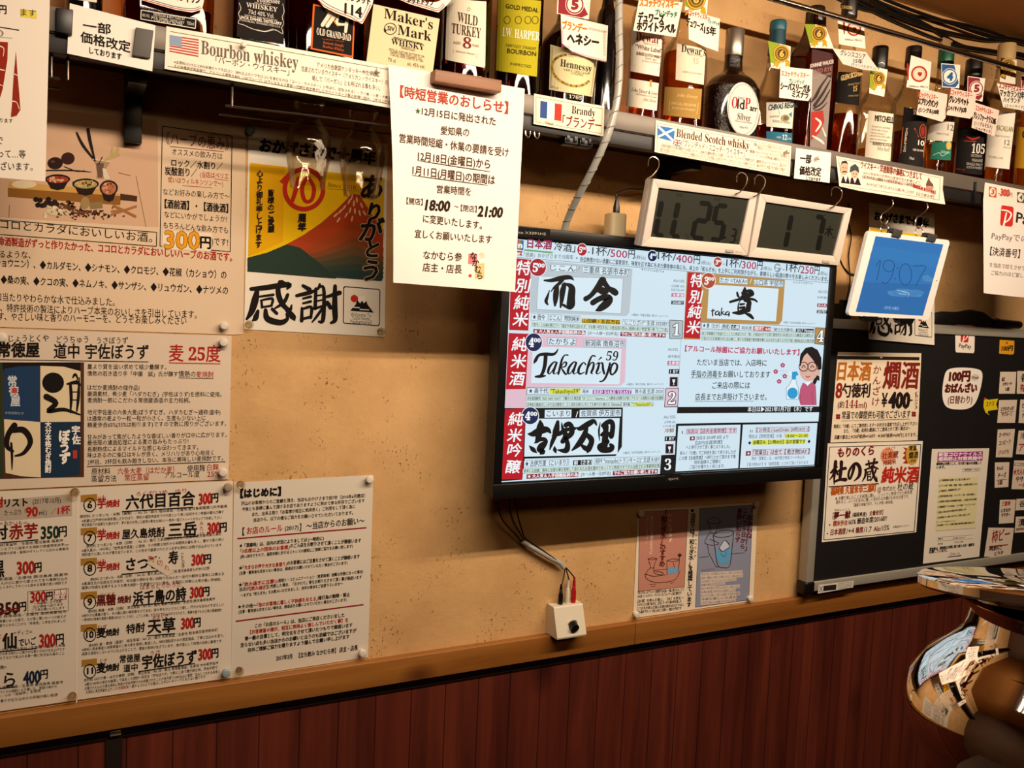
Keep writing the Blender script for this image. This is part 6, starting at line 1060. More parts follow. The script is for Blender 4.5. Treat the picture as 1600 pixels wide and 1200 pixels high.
b = Bottle('reddish brown bottle with an orange-framed black label', 508, 70, [(100, 57), (-50, 57), (-80, 30), (-100, 16), (-150, 15)], REDBR, sq=4, yx=.75, cap=(-180, -148, 17, CAPB))
l = b.label(57, q((330, 0), .15, [(1062, 40), (1500, 130), (1480, 602), (1035, 512)]), '#d8641c', True); l.crop(330, 0, .15)
l.P([(1080, 60), (1485, 145), (1465, 580), (1055, 500)], '#14100e', 1).K([[(1195, 110, 20), (1240, 130, 40), (1160, 260, 40)], [(1260, 150, 30), (1290, 150, 40), (1210, 270, 40)], [(1340, 130, 20), (1310, 240, 30), (1400, 255, 24)], [(1420, 170, 40), (1400, 330, 30)]], '#ead8c0', 3).K([[(1220, 120, 30), (1280, 170, 50), (1330, 140, 30)], [(1270, 200, 20), (1320, 260, 30)]], '#c87a20', 2)
l.T('𝐎𝐋𝐃 𝐆𝐑𝐀𝐍𝐃-𝐃𝐀𝐃', 1098, 358, 1455, 430, 70, '#efe4d0').T('114 PROOF • 57% ALC', 1155, 412, 1385, 440, 14, '#c8561c').T('𝐾𝑒𝑛𝑡𝑢𝑐𝑘𝑦 𝑆𝑡𝑟𝑎𝑖𝑔ℎ𝑡', 1165, 455, 1380, 495, 34, '#d0642a').T('𝐵𝑜𝑢𝑟𝑏𝑜𝑛 𝑊ℎ𝑖𝑠𝑘𝑒𝑦', 1160, 495, 1385, 540, 34, '#d0642a')
b = Bottle('squarish bottle with a wide cream label, beside the walnut block', 632, 60, [(110, 56), (-30, 56), (-60, 32), (-80, 18), (-130, 16)], REDBR, sq=4.2, yx=.85, cap=(-170, -128, 19, pm('red_wax', '#7a1410', .3, coat=.4)))
l = b.label(56, q((400, 0), .25, [(735, 25), (1148, 118), (1105, 452), (690, 385)]), '#dccba2', True); l.crop(400, 0, .25)
Bk = '#231a10'
l.T("𝐌𝐚𝐤𝐞𝐫'𝐬", 800, 112, 1105, 185, 62, Bk).T('𝐌𝐚𝐫𝐤', 885, 215, 1095, 258, 62, Bk).ring(840, 180, 40, 38, 5, Bk, 2).T('SIV', 822, 188, 866, 196, 26, Bk, b=2).T('★', 792, 205, 822, 210, 34, Bk).T('KENTUCKY STRAIGHT BOURBON', 860, 240, 1040, 282, 12, Bk, b=1).T('𝐖𝐇𝐈𝐒𝐊𝐘', 845, 275, 1052, 315, 36, Bk).T('𝐻𝑎𝑛𝑑𝑚𝑎𝑑𝑒', 905, 303, 995, 322, 20, Bk)
l.T('DISTILLED, AGED AND BOTTLED BY THE', 832, 315, 1052, 362, 14, Bk).T("MAKER'S MARK DISTILLERY, INC.", 840, 332, 1040, 376, 14, Bk).T('STAR HILL FARM, LORETTO, KY. USA', 840, 348, 1045, 390, 14, Bk).T('70 cl', 825, 382, 872, 392, 22, Bk).T('alc. 45% vol.', 945, 408, 1055, 428, 22, Bk)
b = Bottle('round bottle with a white label, wine-red band and large 8, standing behind the walnut block', 728, 70, [(130, 39), (-20, 39), (-55, 26), (-80, 15), (-130, 14)], REDBR, liq=None, cap=(-170, -128, 16, CAPB))
l = b.label(39, q((400, 0), .25, [(1195, -10), (1440, 10), (1432, 425), (1182, 372)]), '#e8ddc6'); l.crop(400, 0, .25)
l.P([(1182, 366), (1300, 402), (1432, 415), (1430, 440), (1300, 428), (1182, 395)], '#6a1e20', 2).T('𝐖𝐈𝐋𝐃', 1258, 135, 1385, 165, 62, '#3a2414').T('𝐓𝐔𝐑𝐊𝐄𝐘', 1222, 205, 1405, 240, 62, '#3a2414').T('𝟖', 1292, 298, 1345, 305, 66, '#7a2420').T('AGED', 1232, 272, 1280, 278, 16, '#3a2414').T('YEARS', 1350, 290, 1392, 296, 16, '#3a2414')
l.P([(1235, 310), (1385, 335), (1380, 362), (1232, 335)], '#c0963c', 2).T('KENTUCKY STRAIGHT', 1250, 325, 1372, 346, 10, '#5a3a10').ring(1330, 58, 10, 12, 3, '#8a7a60', 2, 14)
b.label(39, q((400, 0), .25, [(1210, 458), (1410, 478), (1408, 486), (1209, 466)]), '#c0b49c', name='embossed_lettering')
b = Bottle('round bottle with a yellow-green label and black middle band', 811, 60, [(145, 37), (-30, 37), (-60, 24), (-80, 14), (-130, 13)], REDBR, cap=(-170, -128, 15, CAPB))
l = b.label(37, q((800, 0), .25, [(-85, -20), (183, 5), (155, 480), (-100, 440)]), '#b3a820'); l.crop(800, 0, .25)
l.P([(-90, 155), (180, 195), (174, 275), (-96, 232)], '#141210', 2).T('𝐈.𝐖. 𝐇𝐀𝐑𝐏𝐄𝐑', -62, 225, 172, 255, 54, '#f0ead8').T('GOLD MEDAL', -40, 50, 165, 78, 26, '#3a340c', b=2)
for x in (-30, 40, 100, 145): l.ring(x, 125, 22, 26, 5, '#6a5c10', 2, 16)
l.T('KENTUCKY STRAIGHT', -35, 290, 150, 315, 18, '#3a340c').T('BOURBON', -30, 330, 150, 352, 28, '#3a340c', b=2).T('INSPECTED', -10, 405, 120, 425, 16, '#3a340c')
b = Bottle('broad dark brown cognac bottle with a gold-bordered cream label', 888, 100, [(165, 44), (100, 45), (70, 43), (48, 30), (28, 21), (-40, 18), (-70, 17)], BROWNG, cap=(-110, -68, 19, CAPB))
l = b.label(44.5, q((800, 0), .25, [(240, 278), (535, 360), (502, 605), (232, 560)]), '#ded3a4'); l.crop(800, 0, .25)
l.box([(252, 292), (525, 372), (494, 592), (242, 548)], 3, '#8a7430', 2).T('𝐇𝐞𝐧𝐧𝐞𝐬𝐬𝐲', 302, 412, 498, 452, 44, '#1c160c').T('VERY SPECIAL', 322, 440, 478, 468, 14, '#7a6a34').T('COGNAC', 368, 462, 448, 478, 16, '#7a6a34')
for k in range(70):
    t = k/70*6.28; l.O(375+125*math.cos(t)*(1 if math.cos(t) < 0 else .96), 440+95*math.sin(t)+(375+125*math.cos(t)-375)*.18, 9, 6, random.choice(['#9a7c24', '#b8983a', '#6a5418']), 3, 7, t) if (math.cos(t) < -.3 or math.sin(t) > .5) else None
l.T('40% vol', 245, 548, 288, 556, 14, '#5a4c24')
b.label(45, q((800, 0), .25, [(350, 588), (442, 602), (440, 628), (348, 614)]), '#17100c', name='embossed_lettering').crop(800, 0, .25).T('𝟏𝟕𝟔𝟓', 355, 612, 436, 624, 22, '#d8d0c0')
Bottle('dark bottle in the shade between the cognac and the grey conduit', 945, 110, [(170, 17), (40, 17), (10, 10), (-20, 8), (-70, 8)], BLKG, cap=(-90, -68, 9, CAPB), d=-.05)
D_ = (800, 0)
b = Bottle('slim bottle with two white labels, first of the pair with red initial lettering', 1008, 120, [(180, 27), (40, 26), (10, 18), (-20, 12), (-70, 11)], CLEAR, liq=(50, L_AMB), cap=(-100, -68, 13, CAPS))
l = b.label(27, q(D_, .25, [(750, 165), (945, 200), (920, 478), (740, 445)]), '#ece3d2'); l.crop(800, 0, .25)
l.T("𝐃𝐞𝐰𝐚𝐫'𝐬", 772, 250, 955, 280, 52, '#8a2418').T('TRUE SCOTCH', 820, 275, 915, 292, 12, '#7a5a4a').T('“White Label”', 772, 305, 940, 338, 36, '#6a4a3a', b=1).T('BLENDED SCOTCH WHISKY', 778, 340, 930, 368, 18, '#6a4a3a', b=1).T('𝐷𝑜𝑢𝑏𝑙𝑒 𝐴𝑔𝑒𝑑', 830, 368, 905, 382, 16, '#6a4a3a').T('𝑓𝑜𝑟 𝐸𝑥𝑡𝑟𝑎 𝑆𝑚𝑜𝑜𝑡ℎ𝑛𝑒𝑠𝑠', 810, 385, 925, 402, 14, '#6a4a3a').box([(770, 402), (915, 425), (912, 445), (768, 420)], 2, '#b89a88')
l = b.label(27.2, q(D_, .25, [(722, 488), (918, 520), (905, 692), (712, 662)]), '#eae0cc'); l.crop(800, 0, .25)
l.T('𝐽𝑜ℎ𝑛 𝐷𝑒𝑤𝑎𝑟 & 𝑆𝑜𝑛𝑠', 745, 572, 908, 600, 30, '#4a3c34').T('PERTHSHIRE, SCOTLAND', 775, 592, 905, 615, 10, '#6a5a4a').T('𝐽𝑜ℎ𝑛 𝐷𝑒𝑤𝑎𝑟', 820, 632, 902, 645, 26, '#3a3430').P([(862, 500), (875, 500), (872, 545), (860, 540)], '#b8984a', 2)
b = Bottle('wider amber bottle with a cream upper label and gold lower label', 1067, 140, [(195, 36), (110, 36), (82, 33), (55, 18), (30, 14), (-20, 12), (-70, 11)], CLEAR, liq=(86, L_AMB), cap=(-100, -68, 13, CAPS))
l = b.label(36, q(D_, .25, [(1030, 270), (1212, 305), (1198, 530), (1022, 498)]), '#eadfc6'); l.crop(800, 0, .25)
l.T("𝐃𝐞𝐰𝐚𝐫'𝐬", 1058, 322, 1212, 350, 46, '#241c14').T('TRUE SCOTCH', 1095, 342, 1190, 358, 12, '#5a4a3a').T('𝟏𝟓', 1130, 395, 1165, 402, 34, '#b8a888').T('BLENDED SCOTCH WHISKY', 1070, 452, 1190, 470, 10, '#7a6a58')
l = b.label(36.2, q(D_, .25, [(955, 542), (1188, 556), (1175, 745), (945, 718)]), '#a98544'); l.crop(800, 0, .25)
l.box([(985, 628), (1165, 645), (1155, 712), (980, 692)], 3, '#d8bc7c').T('𝐽𝑜ℎ𝑛 𝐷𝑒𝑤𝑎𝑟', 1030, 605, 1160, 618, 26, '#e0c88c').T('SPECIAL RESERVE', 995, 652, 1150, 668, 16, '#e0c88c').T('SCOTCH WHISKY', 1000, 680, 1145, 696, 14, '#e0c88c')
# squat pebbled bottle
b = Bottle('squat dark brown bottle with pebbled sides and an oval white label', 1142, 165, [(212, 46), (150, 48), (138, 45), (126, 36), (117, 22), (108, 16), (88, 15)], pm('pebbled_dark_glass', '#140905', .1, coat=.5, bump=.9, scale=260), yx=.8, cap=(47, 90, 14.5, CAPS), sleeve=None)
l = b.label(48.3, q(D_, .25, [(1345+100+100*math.cos(a)*1.0, 683+168*math.sin(a)+100*math.cos(a)*.16) for a in np.linspace(0, 6.283, 40, endpoint=False)]), '#d9d4cc', True); l.surf = Cyl(b.x, b.y*1.0, 48.3*b.k*1.0+.0012) if False else wallp(b.y-48.3*b.k*.8-.001); l.crop(800, 0, .25)
l.ring(1445, 683, 93, 158, 4, '#a09a90', 2, 40).T('𝐺𝑟𝑎𝑛𝑑', 1412, 618, 1450, 622, 18, '#3a3430').T('𝐎', 1372, 672, 1408, 676, 68, '#a81c24').T('ld', 1408, 678, 1450, 684, 60, '#2a2420', b=3).T('𝐏', 1455, 678, 1488, 682, 68, '#a81c24').T('arr', 1488, 690, 1530, 700, 36, '#2a2420', b=3).T('𝐒𝐢𝐥𝐯𝐞𝐫', 1408, 745, 1490, 758, 40, '#4a4440').T('𝐵𝑙𝑒𝑛𝑑𝑒𝑑 𝑆𝑐𝑜𝑡𝑐ℎ 𝑊ℎ𝑖𝑠𝑘𝑦', 1395, 760, 1500, 776, 14, '#4a4440').T('750ml 43%', 1420, 800, 1475, 806, 14, '#6a645c')
R0 = (1200, 0)
b = Bottle('pot-bellied clear bottle with teal cap and a blue 12 band', 1207, 180, [(222, 34), (170, 34), (155, 32), (140, 24), (118, 16), (95, 13), (60, 12)], CLEAR, liq=(200, L_BRN), cap=(34, 50, 13, CAPT), sleeve=(50, 86, 12.3, 13.6, CAPBLUE))
l = b.label(34.2, q(R0, .25, [(-10, 640), (165, 632), (152, 805), (-10, 790)]), '#dcd8c8'); l.crop(1200, 0, .25)
l.T('CHIVAS REGAL', 2, 690, 185, 668, 34, '#2a4450', b=3).P([(65, 690), (150, 700), (148, 735), (130, 715), (72, 715)], '#3a7a94', 2).O(108, 738, 28, 22, '#9a8a64', 3).O(112, 738, 14, 14, '#6a6044', 4).T('BLENDED', 12, 735, 70, 732, 12, '#5a5a50').T('BLENDED & COGNAC', 30, 762, 140, 775, 14, '#4a5a60')
l = b.label(34.2, q(R0, .25, [(-10, 820), (152, 832), (150, 895), (-10, 882)]), '#2c6880'); l.crop(1200, 0, .25).T('AGED', 55, 862, 82, 866, 12, '#d0dce0').T('𝟏𝟐', 88, 872, 118, 876, 32, '#d0dce0').T('YEARS', 120, 872, 146, 875, 12, '#d0dce0')
b = Bottle('tall square bottle of reddish whisky with a slanted silver label', 1268, 130, [(236, 30), (110, 32), (85, 28), (60, 17), (40, 13.5), (20, 13)], thin_glass('rosy_glass', '#a8623e'), sq=6, yx=.9, liq=None, cap=(12, 36, 13.5, CAPB))
l = b.label(32, q(R0, .25, [(275, 305), (408, 335), (395, 545), (365, 935), (262, 920), (270, 500)]), '#8e8078', True); l.crop(1200, 0, .25)
l.P([(275, 305), (408, 335), (397, 490), (272, 430)], '#4a2c2c', 1).T('JOHNNIE WALKER', 262, 425, 410, 395, 24, '#c8b8b0', b=2).T('RED RYE', 290, 462, 400, 440, 26, '#9a6a64', b=1).T('BLENDED SCOTCH WHISKY', 280, 495, 396, 465, 14, '#b0a098')
l.K([[(380, 470, 6), (330, 540, 14), (300, 600, 20), (270, 640, 6)], [(390, 500, 6), (345, 580, 16), (290, 660, 20)], [(388, 560, 6), (340, 640, 14), (285, 680, 10)], [(370, 640, 4), (330, 680, 10), (290, 690, 6)]], '#3a302e', 2).P([(270, 700), (345, 690), (352, 760), (320, 830), (268, 880)], '#a8342c', 2).K([[(300, 740, 10), (330, 770, 14), (300, 820, 10)], [(280, 850, 10), (330, 880, 16), (350, 900, 8)], [(340, 800, 8), (360, 850, 10)]], '#d8d0c8', 3)
b = Bottle('long-necked bottle with a black foil label and embossed lower half', 1318, 150, [(250, 27), (165, 27), (140, 26), (112, 25), (96, 20), (82, 14), (50, 12), (10, 12)], CLEAR, liq=(182, L_BRN), cap=(-40, 28, 12.2, CAPB))
l = b.label(26.4, q(R0, .25, [(440, 448), (582, 455), (568, 660), (415, 640)]), '#16120f'); l.crop(1200, 0, .25)
l.T('GLEN SCOTIA', 455, 505, 590, 470, 32, '#c8a86a', b=3).T('SINGLE MALT', 500, 535, 575, 525, 12, '#b0905a').T('𝟏𝟓', 530, 572, 556, 568, 32, '#c8a86a').T('YEARS OLD', 500, 605, 565, 600, 10, '#b0905a')
b.label(12.4, q(R0, .25, [(455, 22), (528, 40), (526, 68), (452, 50)]), '#16120f', name='neck_label').crop(1200, 0, .25).T('GLEN SCOTIA', 458, 52, 526, 60, 20, '#c8b07a', b=2)
# raised emblem on its lower half
em = MB(); cx_, cz_ = b.x, b.z(212)
for r_ in (.0145, .0105): em.tube([(b.x+r_*math.cos(t), b.y-math.sqrt(max((27*b.k)**2-(r_*math.cos(t))**2, 0))-.0002, cz_+r_*1.3*math.sin(t)) for t in np.linspace(0, 6.283, 30, endpoint=False)], .0011, 6, closed=True)
em.obj('embossed_ring', CLEAR, b.root)
b = Bottle('bottle with black cap and plain cream typed label', 1367, 200, [(268, 29), (180, 29), (160, 27), (150, 20), (138, 14), (112, 12)], CLEAR, liq=(235, L_GOLD), cap=(74, 110, 12, CAPB))
l = b.label(29.2, q(R0, .25, [(628, 690), (785, 712), (765, 1008), (605, 985)]), '#e2d8c2'); l.crop(1200, 0, .25)
l.T("MITCHELL'S", 668, 755, 800, 772, 36, '#3a322a', b=3)
for i, t in enumerate(('blended from the finest', 'Scotch malts and grain', 'matured in oak casks for', 'smooth rich finish with', 'generous peat smoke', 'and warm spice tones')): l.T(t, 650-i*3, 795+i*19, 765-(i % 3)*14-i*2, 808+i*19, 14, '#8a7e6c')
l.T('BLENDED SCOTCH', 655, 905, 770, 918, 20, '#4a4036', b=1).T('𝑀𝑖𝑡𝑐ℎ𝑒𝑙𝑙', 680, 940, 760, 950, 28, '#5a5044')
b = Bottle('bottle with a black label whose lower half is orange', 1419, 200, [(272, 26.5), (175, 27), (155, 25), (145, 18), (132, 13), (108, 12)], CLEAR, liq=(208, L_DEEP), cap=(74, 105, 12, CAPB))
l = b.label(27, q(R0, .25, [(850, 668), (998, 700), (968, 1048), (812, 1022)]), '#1c1816'); l.crop(1200, 0, .25)
l.P([(842, 795), (918, 800), (940, 850), (985, 855), (972, 985), (828, 960)], '#c2541a', 2).T('SPRINGBANK', 908, 715, 1010, 730, 30, '#e0d8c8', b=2).ring(968, 820, 22, 44, 5, '#a84a2a', 3, 20).O(968, 820, 12, 30, '#8a2a1a', 3).T('10', 938, 905, 975, 912, 30, '#f0e4d0', b=2).T('AGED TEN YEARS', 905, 940, 972, 950, 12, '#f0e4d0').V('CAMPBELTOWN', 868, 800, 852, 950, 13, '#f0d8b8').T('70cl', 882, 995, 912, 1000, 16, '#d8d0c0')
b = Bottle('bottle with green cap, grey label and green lower label', 1469, 210, [(285, 25), (180, 25.5), (165, 23), (152, 16), (135, 12.5), (108, 11.5)], CLEAR, liq=(225, L_GOLD), cap=(76, 106, 11.8, CAPG))
l = b.label(25.4, q(R0, .25, [(1010, 745), (1166, 765), (1150, 885), (995, 875)]), '#cfc8ba'); l.crop(1200, 0, .25)
l.T('THE GLENLIVET', 1030, 740, 1175, 762, 30, '#4a463e', b=2).T('12', 1122, 812, 1158, 818, 36, '#5a564c', b=1).T('YEARS OF AGE', 1050, 838, 1130, 848, 12, '#6a665c')
l = b.label(25.4, q(R0, .25, [(1025, 890), (1150, 882), (1142, 1002), (1013, 995)]), '#256a55'); l.crop(1200, 0, .25).O(1130, 910, 16, 26, '#d0a850', 2).K([[(1030, 970, 3), (1070, 955, 5), (1090, 975, 4), (1130, 950, 3)]], '#9cc0ae', 2).T('EXCELLENCE', 1082, 955, 1135, 962, 14, '#c8dcd0')
b = Bottle('dark red bottle with a black label and large white 105', 1512, 230, [(295, 27), (190, 27), (165, 26), (148, 18), (138, 13), (122, 12.5)], REDBR, cap=(94, 122, 12.5, CAPB))
l = b.label(27, q(R0, .25, [(1180, 795), (1356, 815), (1338, 1095), (1162, 1075)]), '#14100f'); l.crop(1200, 0, .25)
l.K([[(1240, 850, 6), (1280, 870, 10), (1325, 855, 6)], [(1225, 880, 4), (1300, 885, 6)]], '#a8281c', 2).T('𝟏𝟎𝟓', 1270, 955, 1352, 962, 58, '#d8d2c8').T('CASK STRENGTH', 1268, 978, 1335, 985, 16, '#b8b0a4').T('HIGHLAND', 1275, 1008, 1340, 1014, 18, '#b8b0a4').T('SINGLE MALT', 1240, 1030, 1340, 1040, 16, '#b8b0a4').T('SCOTCH WHISKY', 1240, 1050, 1338, 1060, 14, '#b8b0a4').L(1168, 1068, 1338, 1085, 3, '#7a1c18').T('60% vol', 1175, 1060, 1230, 1066, 10, '#a82a20')
b = Bottle('bottle with wide cream cap and tall white 12 label', 1560, 240, [(300, 26), (185, 26), (165, 25), (145, 20), (125, 14), (108, 13)], CLEAR, liq=(230, L_GOLD), cap=(70, 104, 13.2, CAPC))
l = b.label(26, q(R0, .25, [(1388, 690), (1548, 702), (1508, 1058), (1348, 1040)]), '#e6dece'); l.crop(1200, 0, .25)
l.T('MACALLAN', 1420, 812, 1530, 825, 32, '#8a7a52', b=1).T('12', 1478, 905, 1510, 908, 32, '#6a6250', b=1).T('HIGHLAND SINGLE MALT', 1400, 850, 1515, 862, 10, '#8a8068').T('YEARS OLD', 1470, 925, 1515, 930, 10, '#8a8068').T('DOUBLE CASK', 1380, 985, 1470, 995, 12, '#8a8068')
b = Bottle('golden bottle at the frame edge with a yellow label', 1612, 250, [(310, 29), (185, 29), (160, 24), (145, 15), (120, 13)], CLEAR, liq=(178, L_GOLD), cap=(92, 130, 13.5, CAPR))
l = b.label(29, q(R0, .25, [(1555, 790), (1740, 815), (1730, 1065), (1540, 1048)]), '#c89420'); l.crop(1200, 0, .25).T('GLEN', 1588, 860, 1700, 872, 44, '#2a1c08', b=4).L(1545, 1030, 1735, 1050, 6, '#8a5a10')

# ================================================================ price tags hung on the bottles
def ptag(label, o, k, pts, col, d0=-.104, d1=-.121, name='price_tag', bow=None):
    P_ = q(o, k, pts); ys = [p[1] for p in P_]; xm = sum(p[0] for p in P_)/len(P_)
    s = Sheet(name, tilt(xm, min(ys), d0, max(ys), d1), P_, col, label=label, cat='tag', group='price tags on the bottles'); s.crop(o[0], o[1], k); return s
WT = '#efe6d6'; PK = '#e6cdbe'; DK = '#241a14'; RS = '#b8563a'
s = ptag('white oval-bottomed tag with tricolour border on the clear square bottle', (0, 0), .25, [(880, -120), (1290, -60), (1262, 60), (1200, 78), (1100, 62), (985, 30), (885, 0)], WT)
s.K([[(892, -4, 5), (985, 22, 5), (1100, 53, 5), (1200, 66, 5), (1258, 50, 5)]], '#b8483c', 2).K([[(900, -14, 4), (990, 12, 4), (1100, 42, 4), (1200, 54, 4), (1252, 40, 4)]], '#4a5a84', 2).T('シングルジャリン', 1000, -15, 1250, 25, 48, DK, b=5)
s = ptag('white tricolour bordered tag numbered 114', (400, 0), .25, [(370, -20), (420, -60), (740, -40), (728, 30), (665, 150), (590, 118), (500, 82), (425, 45)], WT, -.112, -.128)
s.K([[(378, -10, 5), (430, 36, 5), (505, 72, 5), (595, 107, 5), (660, 136, 5), (716, 30, 5)]], '#b8483c', 2).K([[(385, -22, 4), (440, 22, 4), (510, 58, 4), (600, 92, 4), (652, 116, 4), (702, 22, 4)]], '#4a5a84', 2).T('114', 555, 82, 660, 110, 62, DK, b=6).T('グランダッド', 530, -5, 715, 30, 44, DK, b=4)
s = ptag('white tricolour bordered tag above the wide cream label', (400, 0), .25, [(880, -60), (1240, -20), (1185, 40), (1140, 78), (1060, 55), (960, 25), (885, -8)], WT, -.112, -.128)
s.K([[(890, -12, 5), (962, 16, 5), (1062, 45, 5), (1138, 66, 5), (1178, 30, 5)]], '#b8483c', 2).K([[(900, -20, 4), (965, 4, 4), (1065, 34, 4), (1134, 54, 4), (1170, 22, 4)]], '#4a5a84', 2).T('レッドトップ', 950, 16, 1110, 38, 38, DK, b=4)
def emblem(s, cx, cy, r, rot=.1):
    for a in (-.5, .5):
        s.P([(cx+r*a, cy+r*.6), (cx+r*(a+.45), cy+r*.9), (cx+r*(a*1.6+.25), cy+r*1.75), (cx+r*a*1.5, cy+r*1.45), (cx+r*(a*1.6-.35), cy+r*1.65)], '#c09a2a', 2)
    s.O(cx, cy, r, r*1.06, '#8a6420', 3).ring(cx, cy, r*.95, r, r*.12, '#d8b448', 4).O(cx, cy, r*.66, r*.7, '#5a3c18', 4).ring(cx, cy, r*.62, r*.66, r*.1, '#c09a3a', 5).T('6', cx-r*.24, cy+r*.36, cx+r*.24, cy+r*.38, r*.74, '#d8b860', b=r*.1, layer=6)
def medal(label, o, k, pts, cx, cy, r, d0=-.104, d1=-.118, bg='#8ea02c'):
    s = ptag(label, o, k, pts, WT, d0, d1); a, b_, c_, d_ = [np.array(p, float) for p in pts[:4]]
    s.P([a, a+(b_-a)*.52, d_+(c_-d_)*.35+(a-d_)*.12, d_+(a-d_)*.2], bg, 1); emblem(s, cx, cy, r); return s
def plate10(label, o, k, pts, cx, cy, r):
    s = ptag(label, o, k, pts, WT); a = np.array(pts[0], float)
    s.K([[(cx-r*1.45, cy-r*1.25, r*.2), (cx-r*1.42, cy-r*.4, r*.28), (cx-r*1.38, cy+r*.7, r*.12)]], '#a8281e', 2).O(cx, cy, r*1.08, r*1.08, '#e4d2b8', 1).ring(cx, cy, r, r, r*.2, '#a8281e', 3).ring(cx, cy, r*.7, r*.7, r*.05, '#c8a888', 3).T('♥', cx-r*.25, cy+r*.28, cx+r*.25, cy+r*.3, r*.5, '#a8281e', layer=4).T('1000yen PRICE', cx-r*1.3, cy+r*1.62, cx+r*1.1, cy+r*1.78, r*.24, '#3a2a20'); return s
def disc(label, o, k, pts, cx, cy, r, n, col, d0=-.108, d1=-.122):
    s = ptag(label, o, k, pts, WT, d0, d1); a, b_, c_, d_ = [np.array(p, float) for p in pts[:4]]; m_ = (a+b_+c_+d_)/4
    s.P([m_+(p-m_)*.93 for p in (a, a+(b_-a)*.7, c_+(b_-c_)*.2, c_+(d_-c_)*.2, d_)], col, 1).O(cx, cy, r*1.05, r*1.12, WT, 2).O(cx, cy, r*.98, r*1.04, col, 3).O(cx, cy, r*.82, r*.88, WT, 4).T(n, cx-r*.34, cy+r*.5, cx+r*.34, cy+r*.52, r, col, b=r*.2, layer=5); return s
disc('square tag with a red ring and 5 over the cognac', D_, .25, [(285, -20), (492, -10), (480, 122), (280, 85)], 392, 28, 56, '5', '#8e2c34', -.108, -.118)
s = ptag('handwritten cognac tag with a pink scalloped border', D_, .25, [(305, 90), (600, 160), (590, 385), (480, 362), (375, 322), (310, 270)], WT, -.116, -.128)
s.T('ブランデー', 315, 182, 465, 208, 52, '#c87a24', b=5).T('ヘネシー', 345, 270, 540, 300, 66, DK, b=7)
for k in range(22): x = 320+k*12.4; s.ring(x, 305+k*3.4+(6 if k > 3 else -20), 7, 8, 2, '#a85a74', 2, 8)
for k in range(8): s.ring(480+k*15, 178+k*3, 8, 7, 2, '#a85a74', 2, 8); s.ring(578, 200+k*20, 7, 8, 2, '#a85a74', 2, 8); s.ring(315, 195+k*14, 6, 7, 2, '#a85a74', 2, 8)
s = ptag('handwritten tag with orange and green headings, before the slim bottle with two white labels', D_, .25, [(795, -10), (1068, 15), (1022, 232), (758, 190)], WT, -.108, -.120)
s.T('スコッチウィスキー', 798, 40, 1038, 52, 50, '#cf7a1c', b=5).T('ブレンデッド', 895, 95, 1030, 112, 36, '#2a7a5c', b=4).T('デュワーズ', 788, 135, 948, 150, 58, DK, b=6).T('ホワイトラベル', 780, 190, 1020, 210, 58, DK, b=6)
medal('green and gold 6 medal tag above the 15 year tag', D_, .25, [(1085, -60), (1228, -40), (1216, 102), (1080, 62)], 1150, -5, 62)
s = ptag('handwritten 15 year tag with an orange heading', D_, .25, [(1102, 60), (1300, 118), (1288, 322), (1200, 290), (1105, 245)], WT, -.116, -.126)
s.T('スコッチウィスキー', 1092, 92, 1235, 132, 34, RS, b=2).T('ブレンデッド', 1222, 142, 1296, 165, 24, '#2a7a5c', b=2).T('デュワーズ', 1090, 160, 1195, 198, 50, DK, b=4).T('15年', 1200, 212, 1272, 226, 52, DK, b=4)
medal('green and gold 6 medal tag on the teal-capped bottle', R0, .25, [(0, 255), (142, 290), (136, 445), (20, 422)], 85, 335, 52)
s = ptag('pink-edged handwritten tag with two bold lower lines, below the medal on the teal-capped bottle', R0, .25, [(78, 415), (278, 435), (272, 600), (250, 632), (70, 610)], WT, -.118, -.128)
s.T('スコッチウィスキー', 82, 475, 255, 490, 34, '#c86a3c', b=2).T('ブレンデッド', 130, 520, 225, 530, 28, '#2a7a5c', b=2).T('シーバスリーガル', 78, 560, 262, 580, 46, DK, b=4).T('ミズナラ', 150, 608, 250, 618, 42, DK, b=4)
medal('green and gold 6 medal tag on the tall square reddish bottle', R0, .25, [(228, 150), (356, 155), (412, 305), (268, 298)], 318, 210, 50)
plate10('red plate and heart tag behind the guard rod on the long-necked bottle', R0, .25, [(435, 118), (600, 160), (610, 305), (445, 276)], 538, 180, 44)
s = ptag('blank-looking white tag with faint writing hung askew on the long-necked bottle', R0, .25, [(402, 302), (612, 325), (700, 448), (580, 432), (468, 400)], '#ded4c8', -.116, -.124)
s.T('グレンスコシア', 452, 345, 608, 372, 34, '#4a4038', b=1).T('15年', 535, 392, 590, 400, 28, '#4a4038', b=1).T('(キャンベルタウン)', 520, 412, 672, 440, 22, '#6a6058')
medal('green and gold 6 medal tag on the bottle with the plain typed label', R0, .25, [(642, 408), (748, 436), (726, 605), (632, 582)], 692, 490, 42)
plate10('red plate and heart tag on the orange-labelled bottle', R0, .25, [(895, 345), (1022, 388), (1004, 570), (865, 545)], 945, 462, 50)
disc('blue 4 tag on the green-capped bottle', R0, .25, [(1082, 395), (1202, 405), (1195, 552), (1088, 545)], 1136, 478, 46, '4', '#2a5a94')
s = ptag('pink handwritten tag for a 10 year whisky', R0, .25, [(955, 550), (1122, 590), (1110, 735), (1090, 762), (928, 715)], PK, -.118, -.128)
s.T('スコッチウィスキー', 930, 605, 1060, 628, 34, RS, b=2).T('スプリングバンク', 940, 652, 1060, 676, 42, DK, b=4).T('(シングル)10年', 942, 700, 1068, 718, 30, DK, b=3)
s = ptag('pink handwritten tag for a 12 year whisky, below the blue 4', R0, .25, [(1145, 550), (1302, 585), (1285, 720), (1262, 742), (1115, 718)], PK, -.119, -.129)
